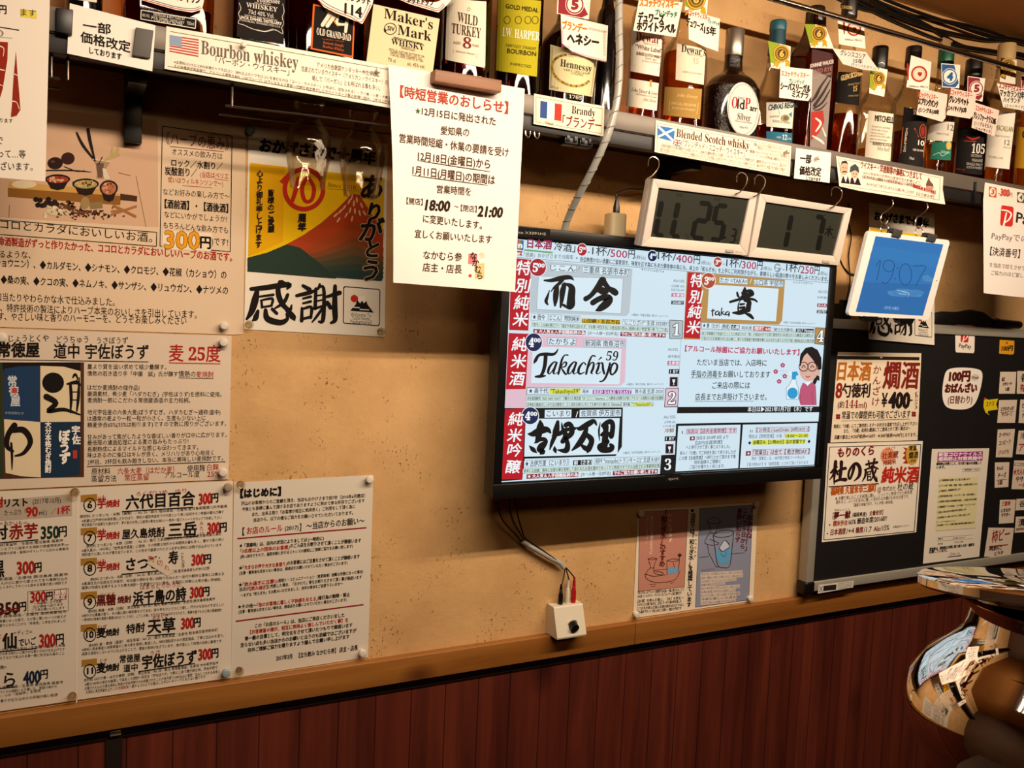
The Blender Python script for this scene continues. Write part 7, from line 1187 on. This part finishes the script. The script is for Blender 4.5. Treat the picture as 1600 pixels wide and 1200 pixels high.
s.T('スコッチウィスキー', 1130, 590, 1275, 615, 34, RS, b=2).T('グレンリベット', 1132, 640, 1252, 662, 42, DK, b=4).T('(スペイサイド)12年', 1118, 690, 1240, 706, 32, DK, b=3)
disc('wine-red 5 tag on the bottle numbered 105', R0, .25, [(1248, 475), (1358, 490), (1340, 636), (1245, 610)], 1303, 552, 42, '5', '#8e2c34')
s = ptag('pink handwritten tag ending in 105', R0, .25, [(1292, 640), (1446, 690), (1415, 852), (1272, 798)], PK, -.120, -.130)
s.T('スコッチウィスキー', 1296, 690, 1405, 722, 34, RS, b=2).T('グレンファークラス105', 1282, 742, 1422, 782, 44, DK, b=3).T('(シングルモルト)', 1288, 782, 1400, 808, 28, DK, b=1).T('(スペイサイド)', 1290, 812, 1395, 838, 24, DK, b=1)
s = medal('dark tag with a gold medal under the wide cream cap', R0, .25, [(1455, 360), (1556, 376), (1545, 528), (1448, 510)], 1500, 410, 46, bg='#3a3028')
s = ptag('white handwritten 12 year tag with a red heading at the frame edge', R0, .25, [(1430, 520), (1650, 560), (1650, 700), (1600, 692), (1470, 670)], WT, -.118, -.128)
s.T('スコッチウィスキー', 1442, 552, 1600, 580, 38, '#b0483c', b=3).T('マッカラン12年', 1448, 600, 1600, 618, 42, DK, b=3).T('ハイランド', 1470, 640, 1575, 648, 34, DK, b=2).T('(スペイサイド)', 1480, 672, 1600, 682, 22, DK)
disc('wine-red numbered tag on the golden bottle, cut by the frame edge', R0, .25, [(1585, 470), (1690, 490), (1680, 640), (1580, 620)], 1640, 555, 44, '5', '#8e2c34')

# ================================================================ small things on the wall and shelf
PINW = pm('white_pin', '#d9cfc0', .35); PINC = thin_glass('clear_pin', '#ece4d6', .35); PINB = pm('grey_blue_pin', '#8ea0a8', .4); PING = pm('green_pin', '#4a6a58', .4)
def pin(x, y, label, mat=PINW, d=-.0016, r=.0062):
    c = at(x, y, d-.005); z = d
    o = thing('push_pin', label, 'pin', (c[0], d, c[2]), 'push pins')
    n = 20; prof = [(r*.72, 0), (r*.78, .0025), (r*.7, .0045), (r, .0055), (r*1.02, .0085), (r*.8, .0102), (r*.3, .0108)]
    vs = [(c[0]+rr*math.cos(2*math.pi*k/n), z-h, c[2]+rr*math.sin(2*math.pi*k/n)) for rr, h in prof for k in range(n)]
    fs = [(j*n+k, j*n+(k+1) % n, (j+1)*n+(k+1) % n, (j+1)*n+k) for j in range(len(prof)-1) for k in range(n)]+[tuple(range(n)), tuple((len(prof)-1)*n+k for k in range(n))]
    MB().add(vs, fs).obj('head', mat, o)
for a in ((350, 509, 'white pin at the lower corner of the herb poster, nearest its right edge'), (349, 535, 'white pin in the upper corner of the barley shochu sheet, by its red heading'), (348, 738, 'white pin in the lower corner of the barley shochu sheet, by the red 25%'), (2, 527, 'white pin at the frame edge above the bold black brand characters'),
          (117, 769, 'clear pin at the top middle of the price list', PINC), (356, 761, 'brownish pin in the top corner of the price list, beside the rules sheet', pm('shaded_pin', '#9a8a74', .4)), (353, 1051, 'grey-blue pin at the lower corner of the price list', PINB), (113, 1088, 'clear pin at the bottom middle of the price list', PINC),  # the brownish pin carries its shade in the colour
          (376, 757, 'clear pin in the top inner corner of the rules sheet', PINC), (577, 749, 'white pin in the top outer corner of the rules sheet'), (566, 1020, 'white pin in the bottom outer corner of the rules sheet'), (374, 1048, 'clear pin in the bottom corner of the rules sheet, next to the grey-blue pin', PINC),
          (391, 204, 'dark green pin in the top corner of the mountain poster', PING), (389, 507, 'clear pin at the lower corner of the mountain poster, under the big brush characters', PINC), (595, 518, 'clear pin at the lower corner of the mountain poster, under its small logo box', PINC),
          (1001, 802, 'pin in the top corner of the water poster, over the salmon panel'), (1181, 788, 'pin in the top corner of the water poster, over the blue panel'), (994, 960, 'white pin in the bottom corner of the water poster, below the salmon panel'), (1172, 935, 'white pin in the bottom corner of the water poster, below the blue panel')):
    dd = -.0026 if 'price list' in a[2] else (-.0019 if 'barley' in a[2] or 'frame edge' in a[2] else -.0011)
    pin(a[0], a[1], a[2], a[3] if len(a) > 3 else PINW, d=dd)
for x, y, lb in ((380, 71, 'small pin in the long sign with the American flag, above its heading'), (590, 111, 'small pin in the long sign with the American flag, beside the white notice'), (1229, 238, 'small grey pin at the end of the sign with the saltire flag'), (1277, 247, 'small pin in the white handwritten card between two shelf signs')): pin(x, y, lb, MATS['pale_metal'] if x == 1229 else PINW, d=LIP_Y-.0009, r=.0036)
# magnets and block
f = wallp(LIP_Y-.0012).hit([(212, 44), (239.6, 49), (234.4, 92.4), (206.4, 87.6)]); MB().hexa([p+np.array([0, -.0045, 0]) for p in f], list(f), .0008).obj('square_magnet', pm('grey_magnet', '#54504c', .6))
tag(bpy.data.objects['square_magnet'], 'flat dark grey square magnet on the handwritten card', 'magnet')
f = wallp(LIP_Y-.0005).hit([(87, 14), (114.5, 17), (112.5, 57), (87, 52)]); tag(MB().hexa([p+np.array([0, -.006, 0]) for p in f], list(f), .001).obj('black_magnet', BLACKPL), 'black magnet block between the hanging menu sheet and the handwritten card', 'magnet')
f = wallp(LIP_Y-.0046).hit([(672.5, 112.5), (776, 129.5), (775, 148.5), (671, 131.5)]); tag(MB().hexa([p+np.array([0, -.018, 0]) for p in f], list(f), .0015).obj('wooden_block_magnet', BLOCKW), 'walnut block magnet clamping the top of the white notice', 'magnet')
# hanging wire racks and glasses
def rack(label, pts, depth=.10):
    o = thing('glass_rack', label, 'rack', at(*pts[0], -.13), 'wire glass racks under the shelf'); 
    DW = pm('dark_wire', '#5a5048', .3, .9)
    for d in (-.128, -.128+depth*.55): MB().tube([at(x, y, -.128)+np.array([0, d+.128, 0]) for x, y in pts], .0016, 8).obj('rail', DW, o)
    a = at(*pts[0], -.128); b_ = at(*pts[-1], -.128)
    for p in (a, b_): MB().tube([p+np.array([.008, 0, 0]), p+np.array([.008, 0, .03]), (p[0]+.008, p[1]+.01, 1.868)], .0018, 8).obj('hanger', DW, o)
rack('long wire rack under the shelf holding the two upside-down glasses', [(352, 165), (480, 180), (640, 201)])
rack('short wire rack beside the hanging menu sheet', [(68, 119), (94, 123)])
def stemglass(label, xf, yf, d=-.095):
    a = at(xf, yf, d); zt = 1.8475; k = ((a-CAM) @ FWD)/F_PX
    o = thing('hanging_glass', label, 'glass', (a[0], a[1], a[2]-.1), 'upside-down glasses on the rack')
    ys = lambda Y: zt-(Y-yf)*k*1.02
    GL = thin_glass('drinking_glass', '#f5f1e8', .42)
    f = [(.001, zt), (23*k, zt), (25*k, zt-.002), (24.5*k, zt-.010), (22*k, zt-.0125), (14*k, zt-.0145)]
    MB().lathe(f+[(13*k, zt-.020), (14*k, zt-.024)], (a[0], a[1], 0), 40).obj('foot', GL, o)
    pr = [(13*k, zt-.019), (20*k, ys(yf+33)), (29*k, ys(yf+44)), (34.5*k, ys(yf+58)), (35.5*k, ys(yf+72)), (33*k, ys(yf+92)), (29*k, ys(yf+112)), (27*k, ys(yf+131))]
    inn = [(r-.0012, z) for r, z in pr[::-1]]
    MB().lathe(pr+inn, (a[0], a[1], 0), 44).obj('bowl', GL, o)
    return o, a, k, ys
FROST, _t, _b = nt('frosted_glass'); _b.inputs['Base Color'].default_value = (.62, .56, .46, 1); _b.inputs['Alpha'].default_value = .38; _b.inputs['Roughness'].default_value = .8
o, a, k, ys = stemglass('upside-down footed glass with a frosted crest, nearer the herb poster', 484, 157)
r_ = 35.5*k; fr = MB(); 
vs = []; fs = []
for i in range(23):
    for j in range(21):
        t = i/22; s_ = j/20; ang = -1.5+.62*t+.25*(s_-.5); zz = ys(157+62+52*s_); rr = np.interp(zz, [ys(288), ys(269), ys(249), ys(229), ys(215)], [27*k, 29*k, 33*k, 35.5*k, 34.5*k])+.0004
        vs.append((a[0]+rr*math.cos(ang), a[1]+rr*math.sin(ang), zz))
for i in range(22):
    for j in range(20):
        cx_, cy_ = (i-10.5)/10.6+.25*math.sin(j*.9), (j-9.5)/9.7
        if cx_*cx_+cy_*cy_ < 1.05 and not (abs(cx_-.2) < .22 and abs(cy_+.35) < .2) and random.random() < .86: fs.append((i*21+j, (i+1)*21+j, (i+1)*21+j+1, i*21+j+1))
fr.add(vs, fs).obj('frosted_crest', FROST, o)
stemglass('upside-down footed glass without a crest, nearer the white notice', 568, 172)
# clips under the shelf by the brandy sign
for i, x in enumerate((824, 838)):
    p = at(x, 203+i*2, -.132); o = MB().tube([p+np.array([-.004, 0, .012]), p+np.array([-.004, -.002, -.006]), p+np.array([0, -.003, -.011]), p+np.array([.004, -.002, -.006]), p+np.array([.004, 0, .012])], .0013, 8, smooth=4).obj('wire_clip', WIRE)
    tag(o, ('small wire clip under the lip, closer to the white notice', 'small wire clip under the lip, closer to the grey conduit')[i], 'clip', 'wire clips under the lip')
p = at(900, 222, -.125); m = MB()
for i in range(2): m.box((p[0]-.026+i*.027, p[1]-.010, p[2]-.008), (p[0]-.001+i*.027, p[1]+.010, 1.8475), .002)
for i in range(4): m.box((p[0]-.024+i*.0135, p[1]-.0125, p[2]-.003), (p[0]-.018+i*.0135, p[1]-.009, p[2]+.006), .0005)
tag(m.obj('cable_clip', BLACKPL), 'black plastic double clip under the shelf, below the brandy sign', 'clip')
# spiral wrapped conduit
cp = [(969, -60, -.150), (967, 20, -.152), (968, 90, -.156), (966, 140, -.158), (958, 185, -.158), (944, 225, -.152), (924, 268, -.130), (903, 308, -.098), (888, 340, -.070), (881, 362, -.056)]
cd = thing('cable_conduit', 'grey spiral-wrapped cable bundle running down past the brandy sign to the television', 'conduit', at(881, 362, -.056))
P_ = [at(*c) for c in cp]; P_ = [np.array([P_[0][0], P_[0][1], ZC-.001])]+P_
MB().tube(P_, .0058, 16, smooth=8).obj('wrap', pm('grey_spiral_wrap', '#a5a49c', .35, coat=.3), cd)
# the turns of the wrap show as raised edges
pts = []; M_ = MB(); M_.tube(P_, .0058, 4, smooth=24); V_ = np.array(M_.v).reshape(-1, 4, 3); cen = V_.mean(1); 
U_ = V_[:, 0]-cen; Wv = V_[:, 1]-cen; ln_ = np.concatenate([[0], np.cumsum(np.linalg.norm(np.diff(cen, axis=0), axis=1))])
hp = [cen[i]+1.03*(U_[i]*math.cos(ln_[i]/.024*6.283)+Wv[i]*math.sin(ln_[i]/.024*6.283)) for i in range(len(cen))]
MB().tube(hp, .0009, 6).obj('wrap_edge', pm('wrap_edge_grey', '#82817a', .4), cd)
# power adapter and its lead
p = at(961, 352, -.045); ad = thing('power_adapter', 'beige round-edged adapter with a black plug standing behind the television top', 'adapter', (p[0], p[1], 1.70))
zt = at(961, 334, -.045)[2]; zb = 1.7055; MB().lathe([(.0165, zb-.03), (.0168, zb), (.0168, zt-.002), (.015, zt)], (p[0], p[1], 0), 32, 4, .9).obj('body', pm('beige_plastic', '#c9b994', .45), ad)
MB().lathe([(.0055, zt), (.0052, zt+.012), (.003, zt+.022), (.0022, zt+.026)], (p[0]+.001, p[1], 0), 20, 3).obj('plug', BLACKPL, ad)
MB().tube([(p[0]+.001, p[1], zt+.024), at(964, 303, -.045), at(980, 296, -.04), at(996, 296, -.03), at(1010, 297, -.02), at(1040, 305, -.006)], .0016, 8, smooth=6).obj('lead', BLACKPL, ad)
# television leads to the volume control
wl = thing('signal_cable', 'three thin black leads in a grey wrap between the television and the volume box', 'cable', at(895, 905, -.012))
for k, pp_ in enumerate(([(782, 755), (777, 785), (785, 812), (803, 833), (817, 848), (840, 862), (872, 880), (882, 890), (878, 914)], [(797, 755), (795, 780), (800, 810), (812, 832), (820, 844), (842, 860), (874, 880), (884, 889), (889, 906)], [(806, 755), (805, 775), (809, 805), (816, 830), (822, 842), (845, 858), (876, 880), (888, 891), (898, 903)])):
    MB().tube([at(x, y, (-.05, -.03, -.022, -.016, -.011-.002*k, -.010-.002*k, -.010-.002*k, -.014, -.022)[i]) for i, (x, y) in enumerate(pp_)], .0013, 8, smooth=6).obj('lead', BLACKPL, wl)
MB().tube([at(x, y, -.011) for x, y in ((816, 845), (828, 853), (845, 863), (862, 873), (874, 879), (881, 887))], .0046, 12, smooth=5).obj('wrap', MATS['grey_spiral_wrap'], wl)
vb = thing('volume_control', 'cream wedge-shaped volume box with a black knob resting on the wood rail', 'control', at(885, 988, -.01))
F_ = [at(873, 948, -.018), at(913, 947, -.018), at(900, 988, -.040), at(861, 989, -.040)]; tp = at(868, 943, -.001)[2]
zz0, zz1 = .9965, at(890, 944, -.018)[2]; xa, xb = at(863, 960, -.02)[0], at(908, 960, -.02)[0]
prof = [(-.0008, zz0), (-.040, zz0), (-.041, zz0+.003), (-.024, zz1-.002), (-.022, zz1), (-.0008, zz1)]
vs = [(x, y, z) for x in (xa, xb) for y, z in prof]; n = len(prof)
MB().add(vs, [tuple(range(n)), tuple(range(2*n-1, n-1, -1))]+[(i, n+i, n+(i+1) % n, (i+1) % n) for i in range(n)]).obj('case', pm('cream_case', '#d4c9b4', .4), vb, ang=20)
nrm = np.array([0, -(zz1-zz0-.005), -.017]); nrm /= np.linalg.norm(nrm)
kc = np.array([(xa+xb)/2+.004, -.0335, zz0+(zz1-zz0)*.40]); dr = MB().tube([kc-nrm*.0004, kc+nrm*.0006], .0105, 28).obj('dial_ring', pm('pale_ring', '#b8ae9c', .4), vb)
MB().tube([kc, kc+nrm*.012, kc+nrm*.0125], [.0085, .0078, .005], 24).obj('knob', BLACKPL, dr)
sv = Sheet('maker_lettering', Plane((0, -.0245, zz1-.004), nrm), [(901, 951.5), (911, 951), (910.5, 954.5), (900.5, 955)], '#d4c9b4', th=.0002, parent=vb); sv.crop(0, 0, 1).T('AUDIO', 902, 954, 910, 953.6, 2, '#6a6054')
REDP = pm('red_plug', '#a8121c', .4); WHP = pm('white_plug', '#d6ccb8', .4)
for k, (x, m_, nm) in enumerate(((878, BLACKPL, 'black'), (888.5, WHP, 'white'), (898, REDP, 'red'))):
    px = at(x, 930, -.016)[0]; yy = -.012; z1 = at(x, (914, 905, 903)[k], -.016)[2]
    o = thing('signal_plug', nm+' cable plug standing in the top of the volume box', 'plug', (px, yy, zz1), 'plugs in the volume box')
    MB().lathe([(.0042, zz1), (.0045, zz1+.002), (.0045, zz1+(z1-zz1)*.45), (.0034, zz1+(z1-zz1)*.55), (.0033, zz1+(z1-zz1)*.62), (.0025, zz1+(z1-zz1)*.65), (.0032, zz1+(z1-zz1)*.70), (.0024, zz1+(z1-zz1)*.75), (.003, zz1+(z1-zz1)*.80), (.0022, zz1+(z1-zz1)*.88), (.0018, z1)], (px, yy, 0), 18).obj('plug_body', m_, o)
# things around the tablet
MB().tube([at(1326, 318, -.004), at(1325, 345, -.004), at(1330, 370, -.005), at(1326, 400, -.004), at(1328, 440, -.006), at(1322, 470, -.012), at(1317, 486, -.022)], .0014, 8, smooth=5).obj('thin_black_cable', BLACKPL)
tag(bpy.data.objects['thin_black_cable'], 'thin black cable hanging on the wall between the clock and the tablet', 'cable')
o = MB().tube([at(1312, 405, -.06), at(1318, 418, -.08), at(1327, 428, -.10), at(1338, 430, -.125)], [.0017, .0017, .003, .003], 10, smooth=5).obj('tablet_charging_cable', BLACKPL); tag(o, 'short black charging lead with its plug in the tablet edge', 'cable')
p = at(1316, 482, -.022); o = MB().box((p[0]-.014, -.034, bz1+.0005), (p[0]+.014, -.012, p[2]+.010), .002).box((p[0]-.006, -.03, p[2]+.010), (p[0]+.006, -.018, p[2]+.018), .001).obj('black_switch_box', BLACKPL); tag(o, 'small black plug block on the blackboard frame, beside the television', 'plug')
cs = thing('black_pouch', 'limp black pouch with a thin black tube lying on top of the blackboard frame', 'pouch', at(1510, 505, -.022))
z0 = bz1+.0005; xa, xb = at(1455, 490, -.022)[0], at(1552, 500, -.022)[0]
m = MB(); m.lathe([(.001, 0), (.013, .001), (.0155, .004), (.016, .010), (.0145, .016), (.011, .021), (.004, .0235), (.0005, .024)], (0, 0, 0), 32, 3)
m.v = [((xa+xb)/2+v[0]/.016*(xb-xa)/2, -.022+v[1]*.7, z0+v[2]*(1.5+.2*math.sin(v[0]*260))) for v in m.v]; m.obj('body', pm('black_cloth', '#0f0d0d', .6), cs)
MB().tube([(xb-.01, -.022, z0+.0115), (xb+.05, -.022, z0+.0112), (xb+.10, -.022, z0+.0105)], [.011, .0105, .0095], 16).obj('tube', BLACKPL, cs)
MB().tube([(xb+.008, -.022, z0+.0118), (xb+.016, -.022, z0+.0118)], .0117, 16).obj('tube_collar', pm('dark_collar', '#2c2622', .4), cs)
# price hook on the lip
px = at(1522, 303, -.142); o = MB().box((px[0]-.0015, -.1455, 1.848), (px[0]+.0015, -.1403, 1.888), .0005).box((px[0]-.002, -.150, 1.846), (px[0]+.002, -.1403, 1.8485), .0005).obj('lip_hook', BLACKPL); tag(o, 'thin black hook strip on the grey shelf lip beside the payment notice', 'hook')
# black leads along the ceiling corner
cables = [([(1295, -12), (1345, 12), (1400, 22), (1460, 30), (1530, 45), (1610, 72)], .004, -.006), ([(1320, -12), (1365, 8), (1420, 32), (1470, 48), (1540, 62), (1610, 70)], .0038, -.012), ([(1340, -14), (1395, 14), (1450, 40), (1500, 70), (1560, 84), (1610, 88)], .0036, -.008), ([(1310, -14), (1370, 20), (1425, 45), (1462, 60), (1478, 64)], .003, -.006), ([(1485, 70), (1520, 76), (1560, 82), (1612, 92)], .005, -.01), ([(1352, -14), (1420, 14), (1490, 38), (1550, 58), (1612, 68)], .0036, -.02)]
cl = ('black cable along the ceiling corner, uppermost where they spread', 'black cable along the ceiling corner, second in the bundle', 'black cable along the ceiling corner, sagging lowest towards the beige cap', 'short black cable that ends behind the guard rod', 'thick black cable running level behind the guard rod to the frame edge', 'black cable along the ceiling corner, standing out nearest the room')
for (pp_, r, d), lb in zip(cables, cl):
    a = [at(x, y, d) for x, y in pp_]; a = [np.array([v[0], v[1], min(v[2], ZC-r-.001)]) for v in a]
    if pp_[-1][0] > 1600: a.append(a[-1]+np.array([.5, 0, -.01]))
    o = MB().tube(a, r, 10, smooth=6).obj('ceiling_cable', BLACKPL); tag(o, lb, 'cable', 'black cables near the ceiling')
pt = at(1476, 70, -.003); o = MB().box((pt[0]-.016, -.011, pt[2]-.012), (pt[0]+.016, -.0005, pt[2]+.012), .002).obj('cable_holder', pm('tan_plastic', '#a8855c', .5)); tag(o, 'tan cable holder on the wall behind the guard rod', 'holder')

# ================================================================ the chrome vessel on the counter
ax_d = .66
vd = dirs([(1662, 1000)])[0]; ax = CAM+vd*(ax_d/(vd @ FWD)); kx = ax_d/F_PX
zr = lambda Y, o=36: (CAM+dirs([(1662, Y+o)])[0]*(ax_d/(dirs([(1662, Y+o)])[0] @ FWD)))[2]
zp = lambda Y: zr(Y, 22)
MIR = pm('mirror_chrome', '#e6e0d8', .035, 1.0)
zc = at(1500, 1265, ax[1]+.13)[2]
ves = thing('chrome_pot', 'mirror-polished chrome pot with a wide flat rim and round belly, close in front', 'pot', (ax[0], ax[1], zc))
pr = [(.001, zc), (95*kx, zc), (100*kx, zc+.004), (70*kx, zc+.02), (60*kx, zr(1240)), (100*kx, zr(1230)), (150*kx, zr(1215)), (185*kx, zr(1180)), (213*kx, zr(1130)), (220*kx, zr(1092)), (212*kx, zr(1055)), (190*kx, zr(1022)), (160*kx, zr(995)), (140*kx, zr(972)), (134*kx, zr(950)), (131*kx, zr(934))]
MB().lathe(pr, (ax[0], ax[1], 0), 72).obj('belly', MIR, ves)
MB().lathe([(130*kx, zr(936)), (134*kx, zr(929)), (143*kx, zr(917)), (155*kx, zr(908)), (160*kx, zr(905))], (ax[0], ax[1], 0), 64).obj('funnel', MIR, ves)
pm_ = MB().lathe([(.001, zp(924)), (140*kx, zp(922)), (150*kx, zp(910)), (208*kx, zp(908)), (212*kx, zp(904)), (212*kx, zp(892)), (207*kx, zp(888)), (60*kx, zp(886)), (.0005, zp(886))], (ax[0], ax[1], 0), 72)
pc = Vector((ax[0], ax[1], zp(905))); rt = Matrix.Rotation(math.radians(-9.5), 3, Vector(RGT)); pm_.v = [tuple(pc+rt @ (Vector(v)-pc)) for v in pm_.v]   # the plate sits slightly askew
pm_.obj('rim_plate', MIR, ves)
ct = thing('bar_counter', 'dark wooden bar counter below the picture carrying the chrome pot', 'counter', (ax[0], ax[1], 0))
MB().box((ax[0]-.4, ax[1]-.25, zc-.045), (X1-.001, ax[1]+.12, zc-.0003), .004).obj('counter_top', wood('counter_wood', '#140a06', '#24140c', 'X', 16, 0, .5), ct)
MB().box((ax[0]-.36, ax[1]-.2, 0.001), (X1-.002, ax[1]+.08, zc-.045)).obj('counter_front', PANEL, ct)

build_sheets()
